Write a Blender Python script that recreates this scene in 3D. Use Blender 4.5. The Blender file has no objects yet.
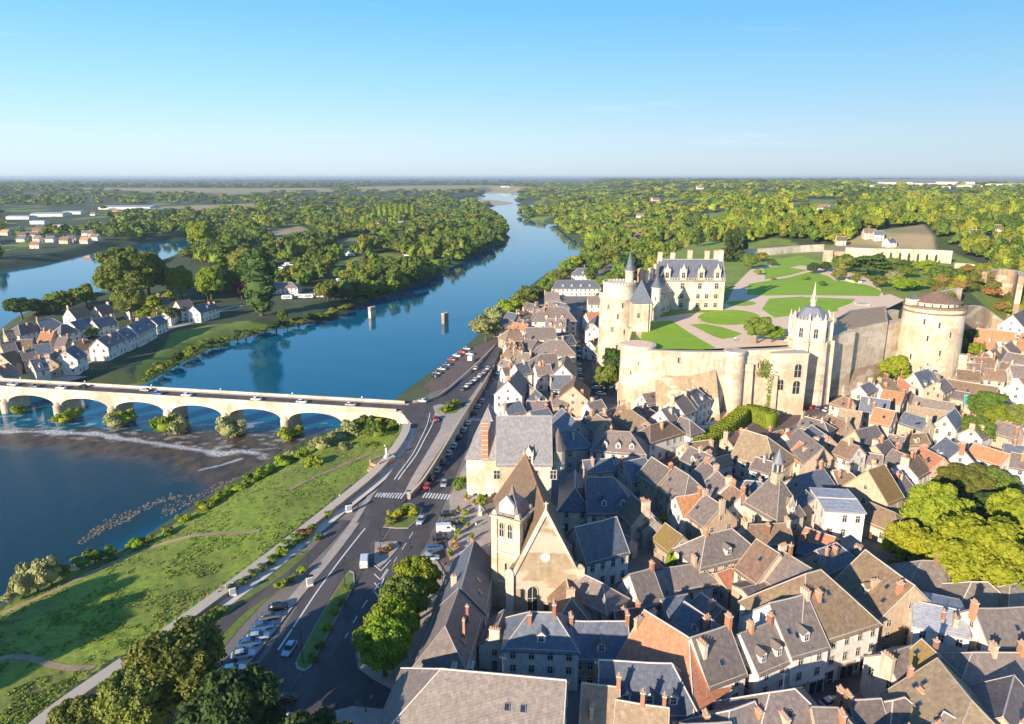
import bpy, bmesh, math, random
import numpy as np
from mathutils import Vector, Matrix
from mathutils.geometry import tessellate_polygon
random.seed(7); rng=np.random.default_rng(7)
SC=bpy.context.scene; COL=SC.collection
F=700.0; PITCH=math.atan(185/F); CH=95.0
cp,sp=math.cos(PITCH),math.sin(PITCH)
def G(px,py,z=7.0):
    a=(px-512)/F; b=(362-py)/F
    dz=-sp+b*cp
    t=(z-CH)/dz
    return (a*t, t*(cp+b*sp), z)
def g2(px,py,z=7.0): return G(px,py,z)[:2]
def proj(x,y,z):
    d=y*cp-(z-CH)*sp; u=y*sp+(z-CH)*cp
    return 512+F*x/d, 362-F*u/d, d
# ---------------------------------------------------------------- materials
def new_mat(name):
    m=bpy.data.materials.new(name); m.use_nodes=True
    nt=m.node_tree; return m,nt,nt.nodes['Principled BSDF']
def N(nt,t,**k):
    n=nt.nodes.new(t)
    for a,b in k.items():
        if a in n.inputs: n.inputs[a].default_value=b
        else: setattr(n,a,b)
    return n
def noise(nt,scale,detail=4,coord='Object',stretch=None,rough=.6,w=None):
    if coord=='World': c=N(nt,'ShaderNodeNewGeometry').outputs['Position']
    else: c=N(nt,'ShaderNodeTexCoord').outputs[coord]
    if stretch:
        mp=N(nt,'ShaderNodeMapping'); mp.inputs['Scale'].default_value=stretch
        nt.links.new(c,mp.inputs['Vector']); c=mp.outputs[0]
    n=N(nt,'ShaderNodeTexNoise'); n.inputs['Scale'].default_value=scale; n.inputs['Detail'].default_value=detail; n.inputs['Roughness'].default_value=rough
    nt.links.new(c,n.inputs['Vector']); return n.outputs['Fac']
def ramp(nt,fac,stops,interp='LINEAR'):
    r=N(nt,'ShaderNodeValToRGB'); r.color_ramp.interpolation=interp
    e=r.color_ramp.elements
    while len(e)<len(stops): e.new(.5)
    for k,(p,c) in enumerate(stops):
        e[k].position=p; e[k].color=(c[0],c[1],c[2],1) if isinstance(c,(tuple,list)) else (c,c,c,1)
    nt.links.new(fac,r.inputs[0]); return r.outputs[0]
def mix(nt,f,a,b,mode='MIX'):
    m=N(nt,'ShaderNodeMix',data_type='RGBA',blend_type=mode)
    for s,v in ((m.inputs[0],f),(m.inputs[6],a),(m.inputs[7],b)):
        if isinstance(v,(int,float)): s.default_value=v
        elif isinstance(v,(tuple,list)): s.default_value=(v[0],v[1],v[2],1)
        else: nt.links.new(v,s)
    return m.outputs[2]
def bump(nt,bs,h,strength=.4,dist=.05):
    b=N(nt,'ShaderNodeBump'); b.inputs['Strength'].default_value=strength; b.inputs['Distance'].default_value=dist
    nt.links.new(h,b.inputs['Height']); nt.links.new(b.outputs[0],bs.inputs['Normal'])
def mul(c,k): return tuple(x*k for x in c)
def rand_shift(nt,col,amt=.25,hue=.02):
    oi=N(nt,'ShaderNodeObjectInfo'); h=N(nt,'ShaderNodeHueSaturation')
    mr=N(nt,'ShaderNodeMapRange'); mr.inputs[3].default_value=1-amt; mr.inputs[4].default_value=1+amt
    nt.links.new(oi.outputs['Random'],mr.inputs[0]); nt.links.new(mr.outputs[0],h.inputs['Value'])
    mr2=N(nt,'ShaderNodeMapRange'); mr2.inputs[3].default_value=.5-hue; mr2.inputs[4].default_value=.5+hue
    ml=N(nt,'ShaderNodeMath',operation='MULTIPLY'); ml.inputs[1].default_value=7.31
    fr=N(nt,'ShaderNodeMath',operation='FRACT')
    nt.links.new(oi.outputs['Random'],ml.inputs[0]); nt.links.new(ml.outputs[0],fr.inputs[0]); nt.links.new(fr.outputs[0],mr2.inputs[0]); nt.links.new(mr2.outputs[0],h.inputs['Hue'])
    nt.links.new(col,h.inputs['Color']); return h.outputs[0]
MT={}
LEAFK=1.45; HAZE=.000055
def wallmat(key,c,var=.12,stone=False):
    m,nt,b=new_mat(key)
    n=noise(nt,.35,5,'World'); n2=noise(nt,2.2 if not stone else .8,6,'World',stretch=(1,1,.35 if not stone else .22))
    k=mix(nt,ramp(nt,n,[(.35,0),(.7,1)]),mul(c,.82),mul(c,1.08))
    k=mix(nt,ramp(nt,n2,[(.42,0),(.72,1)]),k,mul((c[0]*.8,c[1]*.74,c[2]*.66),.85))
    if stone:
        br=N(nt,'ShaderNodeTexBrick'); br.inputs['Scale'].default_value=1.0
        br.inputs['Color1'].default_value=(1,1,1,1); br.inputs['Color2'].default_value=(.86,.86,.86,1); br.inputs['Mortar'].default_value=(.72,.7,.66,1)
        br.inputs['Mortar Size'].default_value=.03; br.inputs['Brick Width'].default_value=1.1; br.inputs['Row Height'].default_value=.5
        tc=N(nt,'ShaderNodeNewGeometry'); sx=N(nt,'ShaderNodeSeparateXYZ'); cx=N(nt,'ShaderNodeCombineXYZ'); ad=N(nt,'ShaderNodeMath',operation='ADD')
        nt.links.new(tc.outputs['Position'],sx.inputs[0]); nt.links.new(sx.outputs[0],ad.inputs[0]); nt.links.new(sx.outputs[1],ad.inputs[1]); nt.links.new(ad.outputs[0],cx.inputs[0]); nt.links.new(sx.outputs[2],cx.inputs[1])
        nt.links.new(cx.outputs[0],br.inputs['Vector']); k=mix(nt,1.0,k,br.outputs[0],'MULTIPLY')
        n3=noise(nt,.12,4,'World'); k=mix(nt,ramp(nt,n3,[(.48,0),(.62,.75)]),k,mul((.40,.30,.19),1)); k=mix(nt,ramp(nt,noise(nt,.07,3,'World',stretch=(1,1,2.5)),[(.52,0),(.58,.45)]),k,(.72,.64,.52))
    k=rand_shift(nt,k,var,.008)
    nt.links.new(k,b.inputs['Base Color']); b.inputs['Roughness'].default_value=.9
    bump(nt,b,n2,.25,.05); MT[key]=m
wallmat('plaster_cream',(.74,.63,.49)); wallmat('plaster_white',(.84,.79,.71),.05); wallmat('plaster_tan',(.55,.42,.29)); wallmat('plaster_grey',(.47,.42,.36))
wallmat('church_stone',(.50,.385,.25),.05,True); wallmat('ashlar',(.70,.575,.43),.05,True); wallmat('rubble',(.46,.33,.21),.08,True); wallmat('ashlar_pale',(.78,.70,.58),.04,True)
def roofmat(key,c,c2,moss=0.15,rough=.7,mossc=(.24,.19,.07),bt=(1,1,1)):
    m,nt,b=new_mat(key); c=mul(c,.84); c2=mul(c2,1.14)
    n=noise(nt,1.3,6); n2=noise(nt,.22,4,'World'); n3=noise(nt,3.0,3,stretch=(1,.25,.25))
    k=mix(nt,ramp(nt,n,[(.35,0),(.65,1)]),c,c2)
    k=mix(nt,ramp(nt,n3,[(.4,0),(.75,.55)]),k,mul(c,.55))
    k=mix(nt,ramp(nt,n2,[(.5,0),(.72,min(1,moss*2.5))]),k,mossc)
    v=N(nt,'ShaderNodeTexVoronoi',feature='F1'); v.inputs['Scale'].default_value=2.2
    tc=N(nt,'ShaderNodeTexCoord'); nt.links.new(tc.outputs['Object'],v.inputs['Vector'])
    hs=N(nt,'ShaderNodeSeparateColor'); nt.links.new(v.outputs['Color'],hs.inputs[0])
    k=mix(nt,ramp(nt,hs.outputs[0],[(0,.55),(1,0)]),k,mul(c2,.6))
    w=N(nt,'ShaderNodeTexWave',wave_type='BANDS',bands_direction='Z'); w.inputs['Scale'].default_value=2.6; w.inputs['Distortion'].default_value=1.2; w.inputs['Detail'].default_value=3
    nt.links.new(tc.outputs['Object'],w.inputs['Vector'])
    k=mix(nt,ramp(nt,w.outputs[0],[(0,.28),(.35,0)]),k,mul(c,.5))
    k=rand_shift(nt,k,.2,.012)
    nt.links.new(k,b.inputs['Base Color']); b.inputs['Roughness'].default_value=rough
    bump(nt,b,w.outputs[0],.5,.06); MT[key]=m
roofmat('slate',(.11,.13,.17),(.165,.185,.225),.08,.5,(.16,.14,.10))
roofmat('slate_brown',(.185,.145,.13),(.265,.215,.19),.15,.6,(.2,.16,.09))
roofmat('brown_tile',(.21,.13,.085),(.30,.20,.13),.3,.8,(.27,.21,.08))
roofmat('tan_tile',(.33,.235,.15),(.42,.31,.2),.25,.85,(.3,.24,.12))
roofmat('orange_tile',(.50,.20,.09),(.60,.28,.14),.12,.8,(.35,.24,.08))
roofmat('moss_tile',(.36,.22,.08),(.34,.26,.08),.5,.9,(.28,.25,.05))
roofmat('slate_pale',(.24,.23,.24),(.32,.31,.32),.05,.6,(.25,.22,.17)); roofmat('zinc',(.42,.43,.45),(.50,.51,.53),.02,.45)
roofmat('teal_sheet',(.03,.38,.30),(.05,.45,.36),.0,.5)
def plain(key,c,rough=.7,metal=0,var=0,ns=2.0,amt=.15,spec=None):
    m,nt,b=new_mat(key)
    n=noise(nt,ns,4); k=mix(nt,n,mul(c,1-amt),mul(c,1+amt))
    if var: k=rand_shift(nt,k,var,.01)
    nt.links.new(k,b.inputs['Base Color']); b.inputs['Roughness'].default_value=rough; b.inputs['Metallic'].default_value=metal
    MT[key]=m; return m
plain('ridge',(.46,.40,.35),.8,var=.35); plain('brick',(.42,.19,.10),.9,var=.35,ns=5,amt=.35); plain('pot',(.62,.25,.12),.8)
plain('cap',(.5,.43,.34),.9); plain('glass',(.025,.035,.045),.08); plain('frame',(.75,.73,.68),.6); plain('shutter_white',(.62,.64,.64),.6,var=.15)
plain('shutter_blue',(.30,.40,.46),.6); plain('door_brown',(.13,.06,.03),.6); plain('door_blue',(.07,.14,.2),.5)
plain('metal_dark',(.04,.045,.05),.5,.6); plain('metal_grey',(.32,.33,.34),.4,.7); plain('lead',(.20,.21,.235),.5,.0)
plain('bark',(.10,.075,.05),.95,ns=6,amt=.4); plain('timber',(.14,.07,.04),.8)
plain('cloth_white',(.75,.73,.68),.9); plain('cloth_grey',(.3,.33,.36),.9); plain('cloth_red',(.45,.06,.04),.9); plain('cloth_blue',(.06,.12,.25),.9); plain('skin',(.5,.3,.2),.6); plain('hair',(.05,.03,.02),.8); plain('denim',(.05,.08,.15),.9)
plain('tyre',(.02,.02,.02),.9); plain('lamp_glass',(.8,.8,.75),.3); plain('tail_red',(.5,.02,.02),.3); plain('flower_red',(.6,.05,.08),.8); plain('flower_yellow',(.7,.5,.05),.8)
plain('paint_white',(.70,.70,.68),.7,ns=8,amt=.2)
for k,c in dict(white=(.78,.78,.77),silver=(.42,.44,.46),grey=(.15,.16,.17),black=(.015,.016,.018),blue=(.05,.14,.32),red=(.50,.04,.03),pale=(.42,.52,.60),green=(.35,.50,.08)).items():
    m=plain('car_'+k,c,.25,.15,ns=.5,amt=.03); m.node_tree.nodes['Principled BSDF'].inputs['Coat Weight'].default_value=.6
def leafmat(key,c,c2,var=.25,trans=.25,hue=.02,attr=False):
    c=mul(c,LEAFK); c2=mul(c2,LEAFK)
    m,nt,b=new_mat(key)
    n=noise(nt,.5,3); k=mix(nt,ramp(nt,n,[(.35,0),(.65,1)]),c,c2)
    n2=noise(nt,3.,2,'World'); k=mix(nt,ramp(nt,n2,[(.4,0),(.8,.5)]),k,mul(c2,1.35))
    if attr:
        at=N(nt,'ShaderNodeAttribute',attribute_name='tint'); k=mix(nt,1.0,k,at.outputs[0],'MULTIPLY')
    else: k=rand_shift(nt,k,var,hue)
    nt.links.new(k,b.inputs['Base Color']); b.inputs['Roughness'].default_value=.75; b.inputs['Specular IOR Level'].default_value=.2
    tr=N(nt,'ShaderNodeBsdfTranslucent'); nt.links.new(k,tr.inputs[0]); ms=N(nt,'ShaderNodeMixShader'); ms.inputs[0].default_value=trans
    nt.links.new(b.outputs[0],ms.inputs[1]); nt.links.new(tr.outputs[0],ms.inputs[2]); nt.links.new(ms.outputs[0],nt.nodes['Material Output'].inputs[0])
    MT[key]=m
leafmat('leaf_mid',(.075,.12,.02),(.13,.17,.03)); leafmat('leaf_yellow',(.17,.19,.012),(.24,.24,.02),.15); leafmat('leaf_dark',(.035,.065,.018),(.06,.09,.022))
leafmat('leaf_olive',(.10,.115,.02),(.14,.145,.03)); leafmat('leaf_bright',(.13,.18,.012),(.18,.22,.02),.12); leafmat('leaf_pale',(.17,.18,.07),(.24,.24,.10)); leafmat('leaf_purple',(.10,.03,.04),(.14,.05,.05))
leafmat('leaf_rust',(.17,.09,.03),(.22,.13,.04)); leafmat('leaf_wood',(.10,.135,.025),(.17,.195,.035),attr=True); leafmat('weeds',(.10,.15,.025),(.17,.20,.04),attr=True)
# ---------------------------------------------------------------- mesh builder
class MB:
    def __init__(s): s.v=[]; s.f=[]; s.m=[]
    def add(s,v,f,m=0):
        o=len(s.v); s.v+=[tuple(map(float,p)) for p in v]; s.f+=[tuple(i+o for i in q) for q in f]; s.m+=[m]*len(f); return s
    def box(s,c,d,r=0,m=0,taper=1.0):
        x,y,z=c; a,b,h=d[0]/2,d[1]/2,d[2]/2; ca,sa=math.cos(r),math.sin(r)
        P=[]
        for dz,k in ((-h,1),(h,taper)):
            for dx,dy in ((-a,-b),(a,-b),(a,b),(-a,b)):
                P.append((x+(dx*ca-dy*sa)*k,y+(dx*sa+dy*ca)*k,z+dz))
        return s.add(P,[(3,2,1,0),(4,5,6,7),(0,1,5,4),(1,2,6,5),(2,3,7,6),(3,0,4,7)],m)
    def cyl(s,x,y,z0,z1,r0,r1=None,n=12,m=0,ph=0,arc=None):
        r1=r0 if r1 is None else r1
        P=[(x+r0*math.cos(ph+2*math.pi*i/n),y+r0*math.sin(ph+2*math.pi*i/n),z0) for i in range(n)]
        if r1<=1e-4:
            P.append((x,y,z1)); Fc=[(i,(i+1)%n,n) for i in range(n)]+[tuple(range(n-1,-1,-1))]
        else:
            P+=[(x+r1*math.cos(ph+2*math.pi*i/n),y+r1*math.sin(ph+2*math.pi*i/n),z1) for i in range(n)]
            Fc=[(i,(i+1)%n,n+(i+1)%n,n+i) for i in range(n)]+[tuple(range(n-1,-1,-1)),tuple(range(n,2*n))]
        return s.add(P,Fc,m)
    def tube(s,a,b,r0,r1,n=6,m=0):
        a=Vector(a); b=Vector(b); d=(b-a).normalized(); u=d.orthogonal().normalized(); w=d.cross(u)
        P=[a+(u*math.cos(2*math.pi*i/n)+w*math.sin(2*math.pi*i/n))*r0 for i in range(n)]+[b+(u*math.cos(2*math.pi*i/n)+w*math.sin(2*math.pi*i/n))*r1 for i in range(n)]
        return s.add(P,[(i,(i+1)%n,n+(i+1)%n,n+i) for i in range(n)]+[tuple(range(n-1,-1,-1)),tuple(range(n,2*n))],m)
    def prism(s,poly,z0,z1,m=0,mtop=None):
        """poly: 2D pts; z0,z1 numbers or lists"""
        n=len(poly); A=[z0]*n if not hasattr(z0,'__len__') else z0; B=[z1]*n if not hasattr(z1,'__len__') else z1
        P=[(p[0],p[1],A[i]) for i,p in enumerate(poly)]+[(p[0],p[1],B[i]) for i,p in enumerate(poly)]
        t=tessellate_polygon([[Vector((p[0],p[1],0)) for p in poly]])
        s.add(P,[(i,(i+1)%n,n+(i+1)%n,n+i) for i in range(n)]+[(c,b,a) for a,b,c in t],m)
        o=len(s.v)-2*n
        for a,b,c in t: s.f.append((o+n+a,o+n+b,o+n+c)); s.m.append(m if mtop is None else mtop)
        return s
    def mesh(s,name,mats):
        me=bpy.data.meshes.new(name); me.from_pydata(s.v,[],s.f)
        for k in mats: me.materials.append(MT[k] if isinstance(k,str) else k)
        if len(mats)>1: me.polygons.foreach_set('material_index',s.m)
        bm=bmesh.new(); bm.from_mesh(me); bmesh.ops.recalc_face_normals(bm,faces=bm.faces); bm.to_mesh(me); bm.free()
        return me
    def build(s,name,mats,parent=None,loc=(0,0,0),rz=0,smooth=False):
        me=s.mesh(name,mats)
        if smooth:
            me.polygons.foreach_set('use_smooth',[True]*len(me.polygons))
        return put(name,me,parent,loc,rz)
def put(name,me,parent=None,loc=(0,0,0),rz=0,scale=None):
    o=bpy.data.objects.new(name,me); COL.objects.link(o); o.location=loc; o.rotation_euler=(0,0,rz)
    if scale: o.scale=scale
    if parent: o.parent=parent
    return o
def tag(o,label=None,cat=None,group=None,kind=None):
    if label: o['label']=label
    if cat: o['category']=cat
    if group: o['group']=group
    if kind: o['kind']=kind
    return o
def thing(name,label,cat,loc=(0,0,0),rz=0,group=None):
    o=put(name,None,None,loc,rz); o.empty_display_size=.5; return tag(o,label,cat,group)
def copy_tree(o,parent=None):
    c=o.copy(); COL.objects.link(c)
    if parent: c.parent=parent
    for ch in list(o.children): copy_tree(ch,c)
    return c
def sheet(name,poly,z,mats,kind='structure',parent=None):
    """flat sheet from px-or-world polygon"""
    n=len(poly); Z=[z]*n if not hasattr(z,'__len__') else z
    t=tessellate_polygon([[Vector((p[0],p[1],0)) for p in poly]])
    me=bpy.data.meshes.new(name); me.from_pydata([(p[0],p[1],Z[i]) for i,p in enumerate(poly)],[],[tuple(q) for q in t])
    for k in mats: me.materials.append(MT[k])
    o=put(name,me,parent)
    if kind: o['kind']=kind
    return o
def np_mesh(name,V,quads,mats,attr=None,mi=None,smooth=False):
    me=bpy.data.meshes.new(name); nv=len(V); k=quads.shape[1]; nf=len(quads)
    me.vertices.add(nv); me.vertices.foreach_set('co',np.ascontiguousarray(V,dtype=np.float32).ravel())
    me.loops.add(nf*k); me.loops.foreach_set('vertex_index',np.ascontiguousarray(quads,dtype=np.int32).ravel())
    me.polygons.add(nf); me.polygons.foreach_set('loop_start',np.arange(0,nf*k,k,dtype=np.int32))
    me.polygons.foreach_set('loop_total',np.full(nf,k,dtype=np.int32)) if False else None
    if smooth: me.polygons.foreach_set('use_smooth',np.ones(nf,dtype=bool))
    if mi is not None: me.polygons.foreach_set('material_index',mi.astype(np.int32))
    me.update(calc_edges=True)
    if attr:
        for an,A in attr.items():
            c=me.color_attributes.new(an,'FLOAT_COLOR','POINT'); B=np.ones((nv,4),dtype=np.float32); B[:,:A.shape[1]]=A
            c.data.foreach_set('color',B.ravel())
    for m_ in mats: me.materials.append(MT[m_])
    return me
def inside(P,poly):
    x,y=P[:,0],P[:,1]; r=np.zeros(len(P),bool); n=len(poly)
    for i in range(n):
        x0,y0=poly[i]; x1,y1=poly[(i+1)%n]
        if y0==y1: continue
        c=((y0>y)!=(y1>y))&(x<(x1-x0)*(y-y0)/(y1-y0)+x0); r^=c
    return r
def dline(P,pts,closed=False):
    d=np.full(len(P),1e9); n=len(pts)
    for i in range(n if closed else n-1):
        a=np.array(pts[i]); b=np.array(pts[(i+1)%n]); ab=b-a; L=max(ab@ab,1e-9)
        t=np.clip(((P-a)@ab)/L,0,1); q=P-(a+t[:,None]*ab); d=np.minimum(d,np.hypot(q[:,0],q[:,1]))
    return d
def sdf(P,poly):
    d=dline(P,poly,True); return np.where(inside(P,poly),d,-d)
def sm(t): t=np.clip(t,0,1); return t*t*(3-2*t)
def vnoise(x,y,s,seed=0):
    x=x/s+seed*17.3; y=y/s+seed*9.1; xi=np.floor(x).astype(np.int64); yi=np.floor(y).astype(np.int64); fx=sm(x-xi); fy=sm(y-yi)
    def h(a,b):
        n=(a*374761393+b*668265263+seed*1442695)&0x7fffffff; n=(n^(n>>13))*1274126177&0x7fffffff; return (n^(n>>16))%10007/10007.
    return (h(xi,yi)*(1-fx)+h(xi+1,yi)*fx)*(1-fy)+(h(xi,yi+1)*(1-fx)+h(xi+1,yi+1)*fx)*fy
def pw(L,z): return [g2(x,y,z) for x,y in L]
# ---------------------------------------------------------------- terrain
W_MAIN=pw([(-700,760),(-300,690),(-30,622),(0,604),(60,573),(130,546),(160,526),(215,491),(262,463),(300,441),(345,426),(372,414),(396,398),(412,385),(432,371),(455,355),(475,338),(490,318),(512,298),(549,272),(584,258),(584,246),(572,238),(560,230),(555,222),(532,221),(519,216),(526,210),(553,207),(540,203),(516,202),(514,199),(540,198),(520,193),(505,190),(492,190),(478,197),(456,200),(440,202.5),(474,204),(496,206),(478,209),(494,214),(503,222),(507,235),(499,245),(476,255),(451,268),(426,282),(396,294),(372,300),(352,311),(331,319),(311,322),(281,327),(256,334),(240,338),(210,349),(177,366),(145,384),(110,388),(60,391),(20,393),(-20,396),(-120,402),(-300,410),(-700,425)],0)
W_NORTH=pw([(-700,330),(0,271),(60,261),(100,251),(122,245),(150,242),(176,240),(205,236),(196,243),(186,249),(172,256),(158,262),(130,270),(105,283),(98,296),(52,303),(30,310),(12,320),(0,330),(-40,350),(-150,372),(-700,400)],0)
GRASS=pw([(-900,900),(20,752),(72,703),(161,641),(256,571),(330,512),(372,478),(392,455),(402,436),(396,420),(380,414),(345,424),(262,461),(160,524),(0,602),(-700,757)],3.5)
HILL=pw([(612,285),(640,262),(648,248),(640,222),(625,205),(605,193),(592,185)],7)+[(3000,30000),(9000,12000),(2500,700)]+pw([(1200,360),(1075,345),(1024,325),(985,330),(955,335),(900,340),(860,345),(700,330),(640,310)],10)
PLATEAU=pw([(650,344),(790,342),(828,330),(842,318),(886,306),(915,298),(940,294),(962,290),(985,282),(985,265),(953,252),(843,244),(770,246),(700,240),(662,258),(640,285),(626,318),(634,338)],31)
ISLAND=pw([(-700,428),(0,395),(145,386),(256,335),(353,312),(426,283),(500,245),(505,215),(440,200),(300,205),(200,230),(190,250),(98,296),(0,330),(-700,402)],4)
LEVEE=pw([(-700,318),(0,262),(60,253),(122,237)],7)
TOWN=pw([(-60,820),(20,740),(72,698),(161,636),(256,566),(330,505),(398,440),(402,410),(430,392),(470,360),(500,335),(520,308),(560,284),(585,266),(600,262),(612,240),(640,250),(612,285),(640,310),(700,340),(860,350),(960,335),(1024,322),(1300,380),(1500,900)],7)
FIELD_TAN=[pw([(256,192.5),(330,192),(350,193.5),(290,194.5)],5),pw([(350,189.5),(480,187.8),(560,189.5),(470,193),(360,193.5)],5),pw([(340,252),(390,238),(500,226),(470,233),(390,246),(352,256)],4),pw([(150,208),(256,204),(256,211),(190,212)],5),
 pw([(846,232),(925,224),(940,238),(905,243),(830,243),(800,240)],42),pw([(840,182),(1030,180),(1030,187),(880,188)],40),pw([(256,233),(300,226),(330,238),(280,246)],4)]
FIELD_GREEN=[PLATEAU,pw([(768,246),(775,239),(800,236),(842,235),(846,243),(800,245)],42),pw([(350,225),(420,223),(430,229),(360,232)],4),pw([(100,384),(150,372),(200,352),(215,346),(150,382)],4)]
def height(P):
    x,y=P[:,0],P[:,1]; r=np.hypot(x,y)
    hz=np.full(len(P),7.0)
    hz=np.where(inside(P,ISLAND),4.6,hz)
    g=sdf(P,GRASS); hz=np.where(g>0,3.4+.8*vnoise(x,y,14,3)+.25*vnoise(x,y,2.2,5),hz)
    dh=sdf(P,HILL); hill=7+33*sm(dh/170)+8*sm((dh-150)/500)
    far=sm((r-1500)/5000); roll=far*(22*vnoise(x,y,2600,1)+10*vnoise(x,y,900,2))
    h=np.maximum(hz,np.where(dh>0,hill,0))
    dp=sdf(P,PLATEAU); h=np.where(dp<=0,np.minimum(h,np.where(dh>0,31+np.maximum(-dp-6,0)*.22,h)),h); h=np.where(dp>-70,np.maximum(h,np.where(dp>0,31.0,31+dp*np.where(x>192,.9,7.0))),h); h=np.where((dp>0),31.0,h)
    behind=(dp<=0)&(dh>0); h=np.where(behind,np.maximum(np.minimum(h,45),0),h)
    h=h+roll
    dm=sdf(P,W_MAIN); dn=sdf(P,W_NORTH)
    dw=np.maximum(dm,dn); slope=np.where(g>-3,.22,.34)
    h=np.where(dw>0,-.15-np.minimum(dw*.25,2.5),np.minimum(h,.05+(-dw)*slope))
    return h,dm,dn,dh,dp,g
def terrain():
    nr,nc=760,620
    R=26*(45000/26.)**(np.linspace(0,1,nr)); T=np.radians(np.linspace(-50,50,nc))
    RR,TT=np.meshgrid(R,T,indexing='ij'); P=np.stack([(RR*np.sin(TT)).ravel(),(RR*np.cos(TT)).ravel()],1)
    h,dm,dn,dh,dp,g=height(P)
    x,y=P[:,0],P[:,1]; r=np.hypot(x,y)
    cov=np.zeros((len(P),3),np.float32)
    tw=sdf(P,TOWN); cov[:,0]=sm(tw/1.5)
    cov[:,0]=cov[:,0]*(dp<0)*(h<8.6)
    grn=sm(g/1.0)
    for f in FIELD_GREEN: grn=np.maximum(grn,sm(sdf(P,f)/3))
    tan=np.zeros(len(P))
    for f in FIELD_TAN: tan=np.maximum(tan,sm(sdf(P,f)/4))
    ff=vnoise(x,y*1.0,1500,11)*.6+vnoise(x,y,500,12)*.4
    farf=sm((ff-.70)/.03)*sm((r-1500)/800)*np.where(x>400,.7,1)
    tan=np.maximum(tan,farf)
    cov[:,1]=grn; cov[:,2]=tan
    clr=(vnoise(x,y,70,41)<.25)&(r<3000)&(cov[:,0]<.1)&(dm<0)&(dn<0); cov[:,1]=np.maximum(cov[:,1],clr*.75)
    V=np.column_stack([P,h]); i=np.arange(nr*nc).reshape(nr,nc)
    Q=np.stack([i[:-1,:-1],i[:-1,1:],i[1:,1:],i[1:,:-1]],-1).reshape(-1,4)
    me=np_mesh('ground',V,Q,['ground'],{'cover':cov},smooth=True); o=put('ground',me); o['kind']='structure'
    return o
def ground_mat():
    m,nt,b=new_mat('ground'); at=N(nt,'ShaderNodeAttribute',attribute_name='cover'); s=N(nt,'ShaderNodeSeparateColor'); nt.links.new(at.outputs[0],s.inputs[0])
    nb=noise(nt,.06,6,'World'); nf=noise(nt,.9,5,'World'); nx=noise(nt,.008,5,'World')
    base=mix(nt,ramp(nt,nb,[(.35,0),(.65,1)]),(.035,.055,.018),(.075,.10,.028))
    base=mix(nt,ramp(nt,nx,[(.4,0),(.6,.8)]),base,(.045,.07,.022))
    grass=mix(nt,ramp(nt,nf,[(.3,0),(.7,1)]),(.13,.22,.02),(.31,.38,.04))
    grass=mix(nt,ramp(nt,nb,[(.45,0),(.7,.7)]),grass,(.15,.13,.045))
    tan=mix(nt,nb,(.34,.25,.13),(.42,.33,.18)); tan=mix(nt,ramp(nt,nx,[(.45,0),(.6,.6)]),tan,(.22,.24,.06))
    pav=mix(nt,nf,(.19,.165,.145),(.27,.235,.20)); pav=mix(nt,ramp(nt,nb,[(.4,0),(.7,.6)]),pav,(.15,.13,.115))
    k=mix(nt,s.outputs[1],base,grass); k=mix(nt,s.outputs[2],k,tan); k=mix(nt,s.outputs[0],k,pav)
    nt.links.new(k,b.inputs['Base Color']); b.inputs['Roughness'].default_value=.95; bump(nt,b,nf,.6,.15); MT['ground']=m
def water_mat():
    m,nt,b=new_mat('water'); at=N(nt,'ShaderNodeAttribute',attribute_name='river'); s=N(nt,'ShaderNodeSeparateColor'); nt.links.new(at.outputs[0],s.inputs[0])
    n1=noise(nt,.25,5,'World',stretch=(1,.5,1)); n2=noise(nt,1.6,5,'World',stretch=(1,.6,1),rough=.75); n0=noise(nt,.035,5,'World',stretch=(.6,1.6,1))
    deep_sky=mix(nt,n0,(.0,.085,.155),(.0,.13,.21))  # body blue raised in the colour to carry the sky's reflection upstream
    sh=mix(nt,ramp(nt,n1,[(.35,0),(.65,1)]),(.025,.03,.035),(.15,.10,.06))
    k=mix(nt,ramp(nt,s.outputs[2],[(0,0),(.5,1)]),deep_sky,(.004,.032,.045)); k=mix(nt,s.outputs[1],k,sh)  # near reach painted darker where less sky is mirrored; brown shallows on top
    fm=N(nt,'ShaderNodeMath',operation='MULTIPLY'); nt.links.new(s.outputs[0],fm.inputs[0]); nt.links.new(ramp(nt,n2,[(.38,0),(.58,1)]),fm.inputs[1])
    k=mix(nt,fm.outputs[0],k,(.75,.77,.78)); nt.links.new(k,b.inputs['Base Color'])
    rr=N(nt,'ShaderNodeMapRange'); rr.inputs[3].default_value=.04; rr.inputs[4].default_value=.5; nt.links.new(fm.outputs[0],rr.inputs[0]); nt.links.new(rr.outputs[0],b.inputs['Roughness'])
    b.inputs['IOR'].default_value=1.33; sl_=N(nt,'ShaderNodeMapRange'); sl_.inputs[3].default_value=.5; sl_.inputs[4].default_value=.12; nt.links.new(s.outputs[2],sl_.inputs[0]); nt.links.new(sl_.outputs[0],b.inputs['Specular IOR Level'])
    bp=N(nt,'ShaderNodeBump'); bp.inputs['Distance'].default_value=.10
    st=N(nt,'ShaderNodeMath',operation='MULTIPLY_ADD'); nt.links.new(s.outputs[2],st.inputs[0]); st.inputs[1].default_value=1.6; st.inputs[2].default_value=.10; nt.links.new(st.outputs[0],bp.inputs['Strength'])
    nt.links.new(n2,bp.inputs['Height']); nt.links.new(bp.outputs[0],b.inputs['Normal']); MT['water']=m
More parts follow.
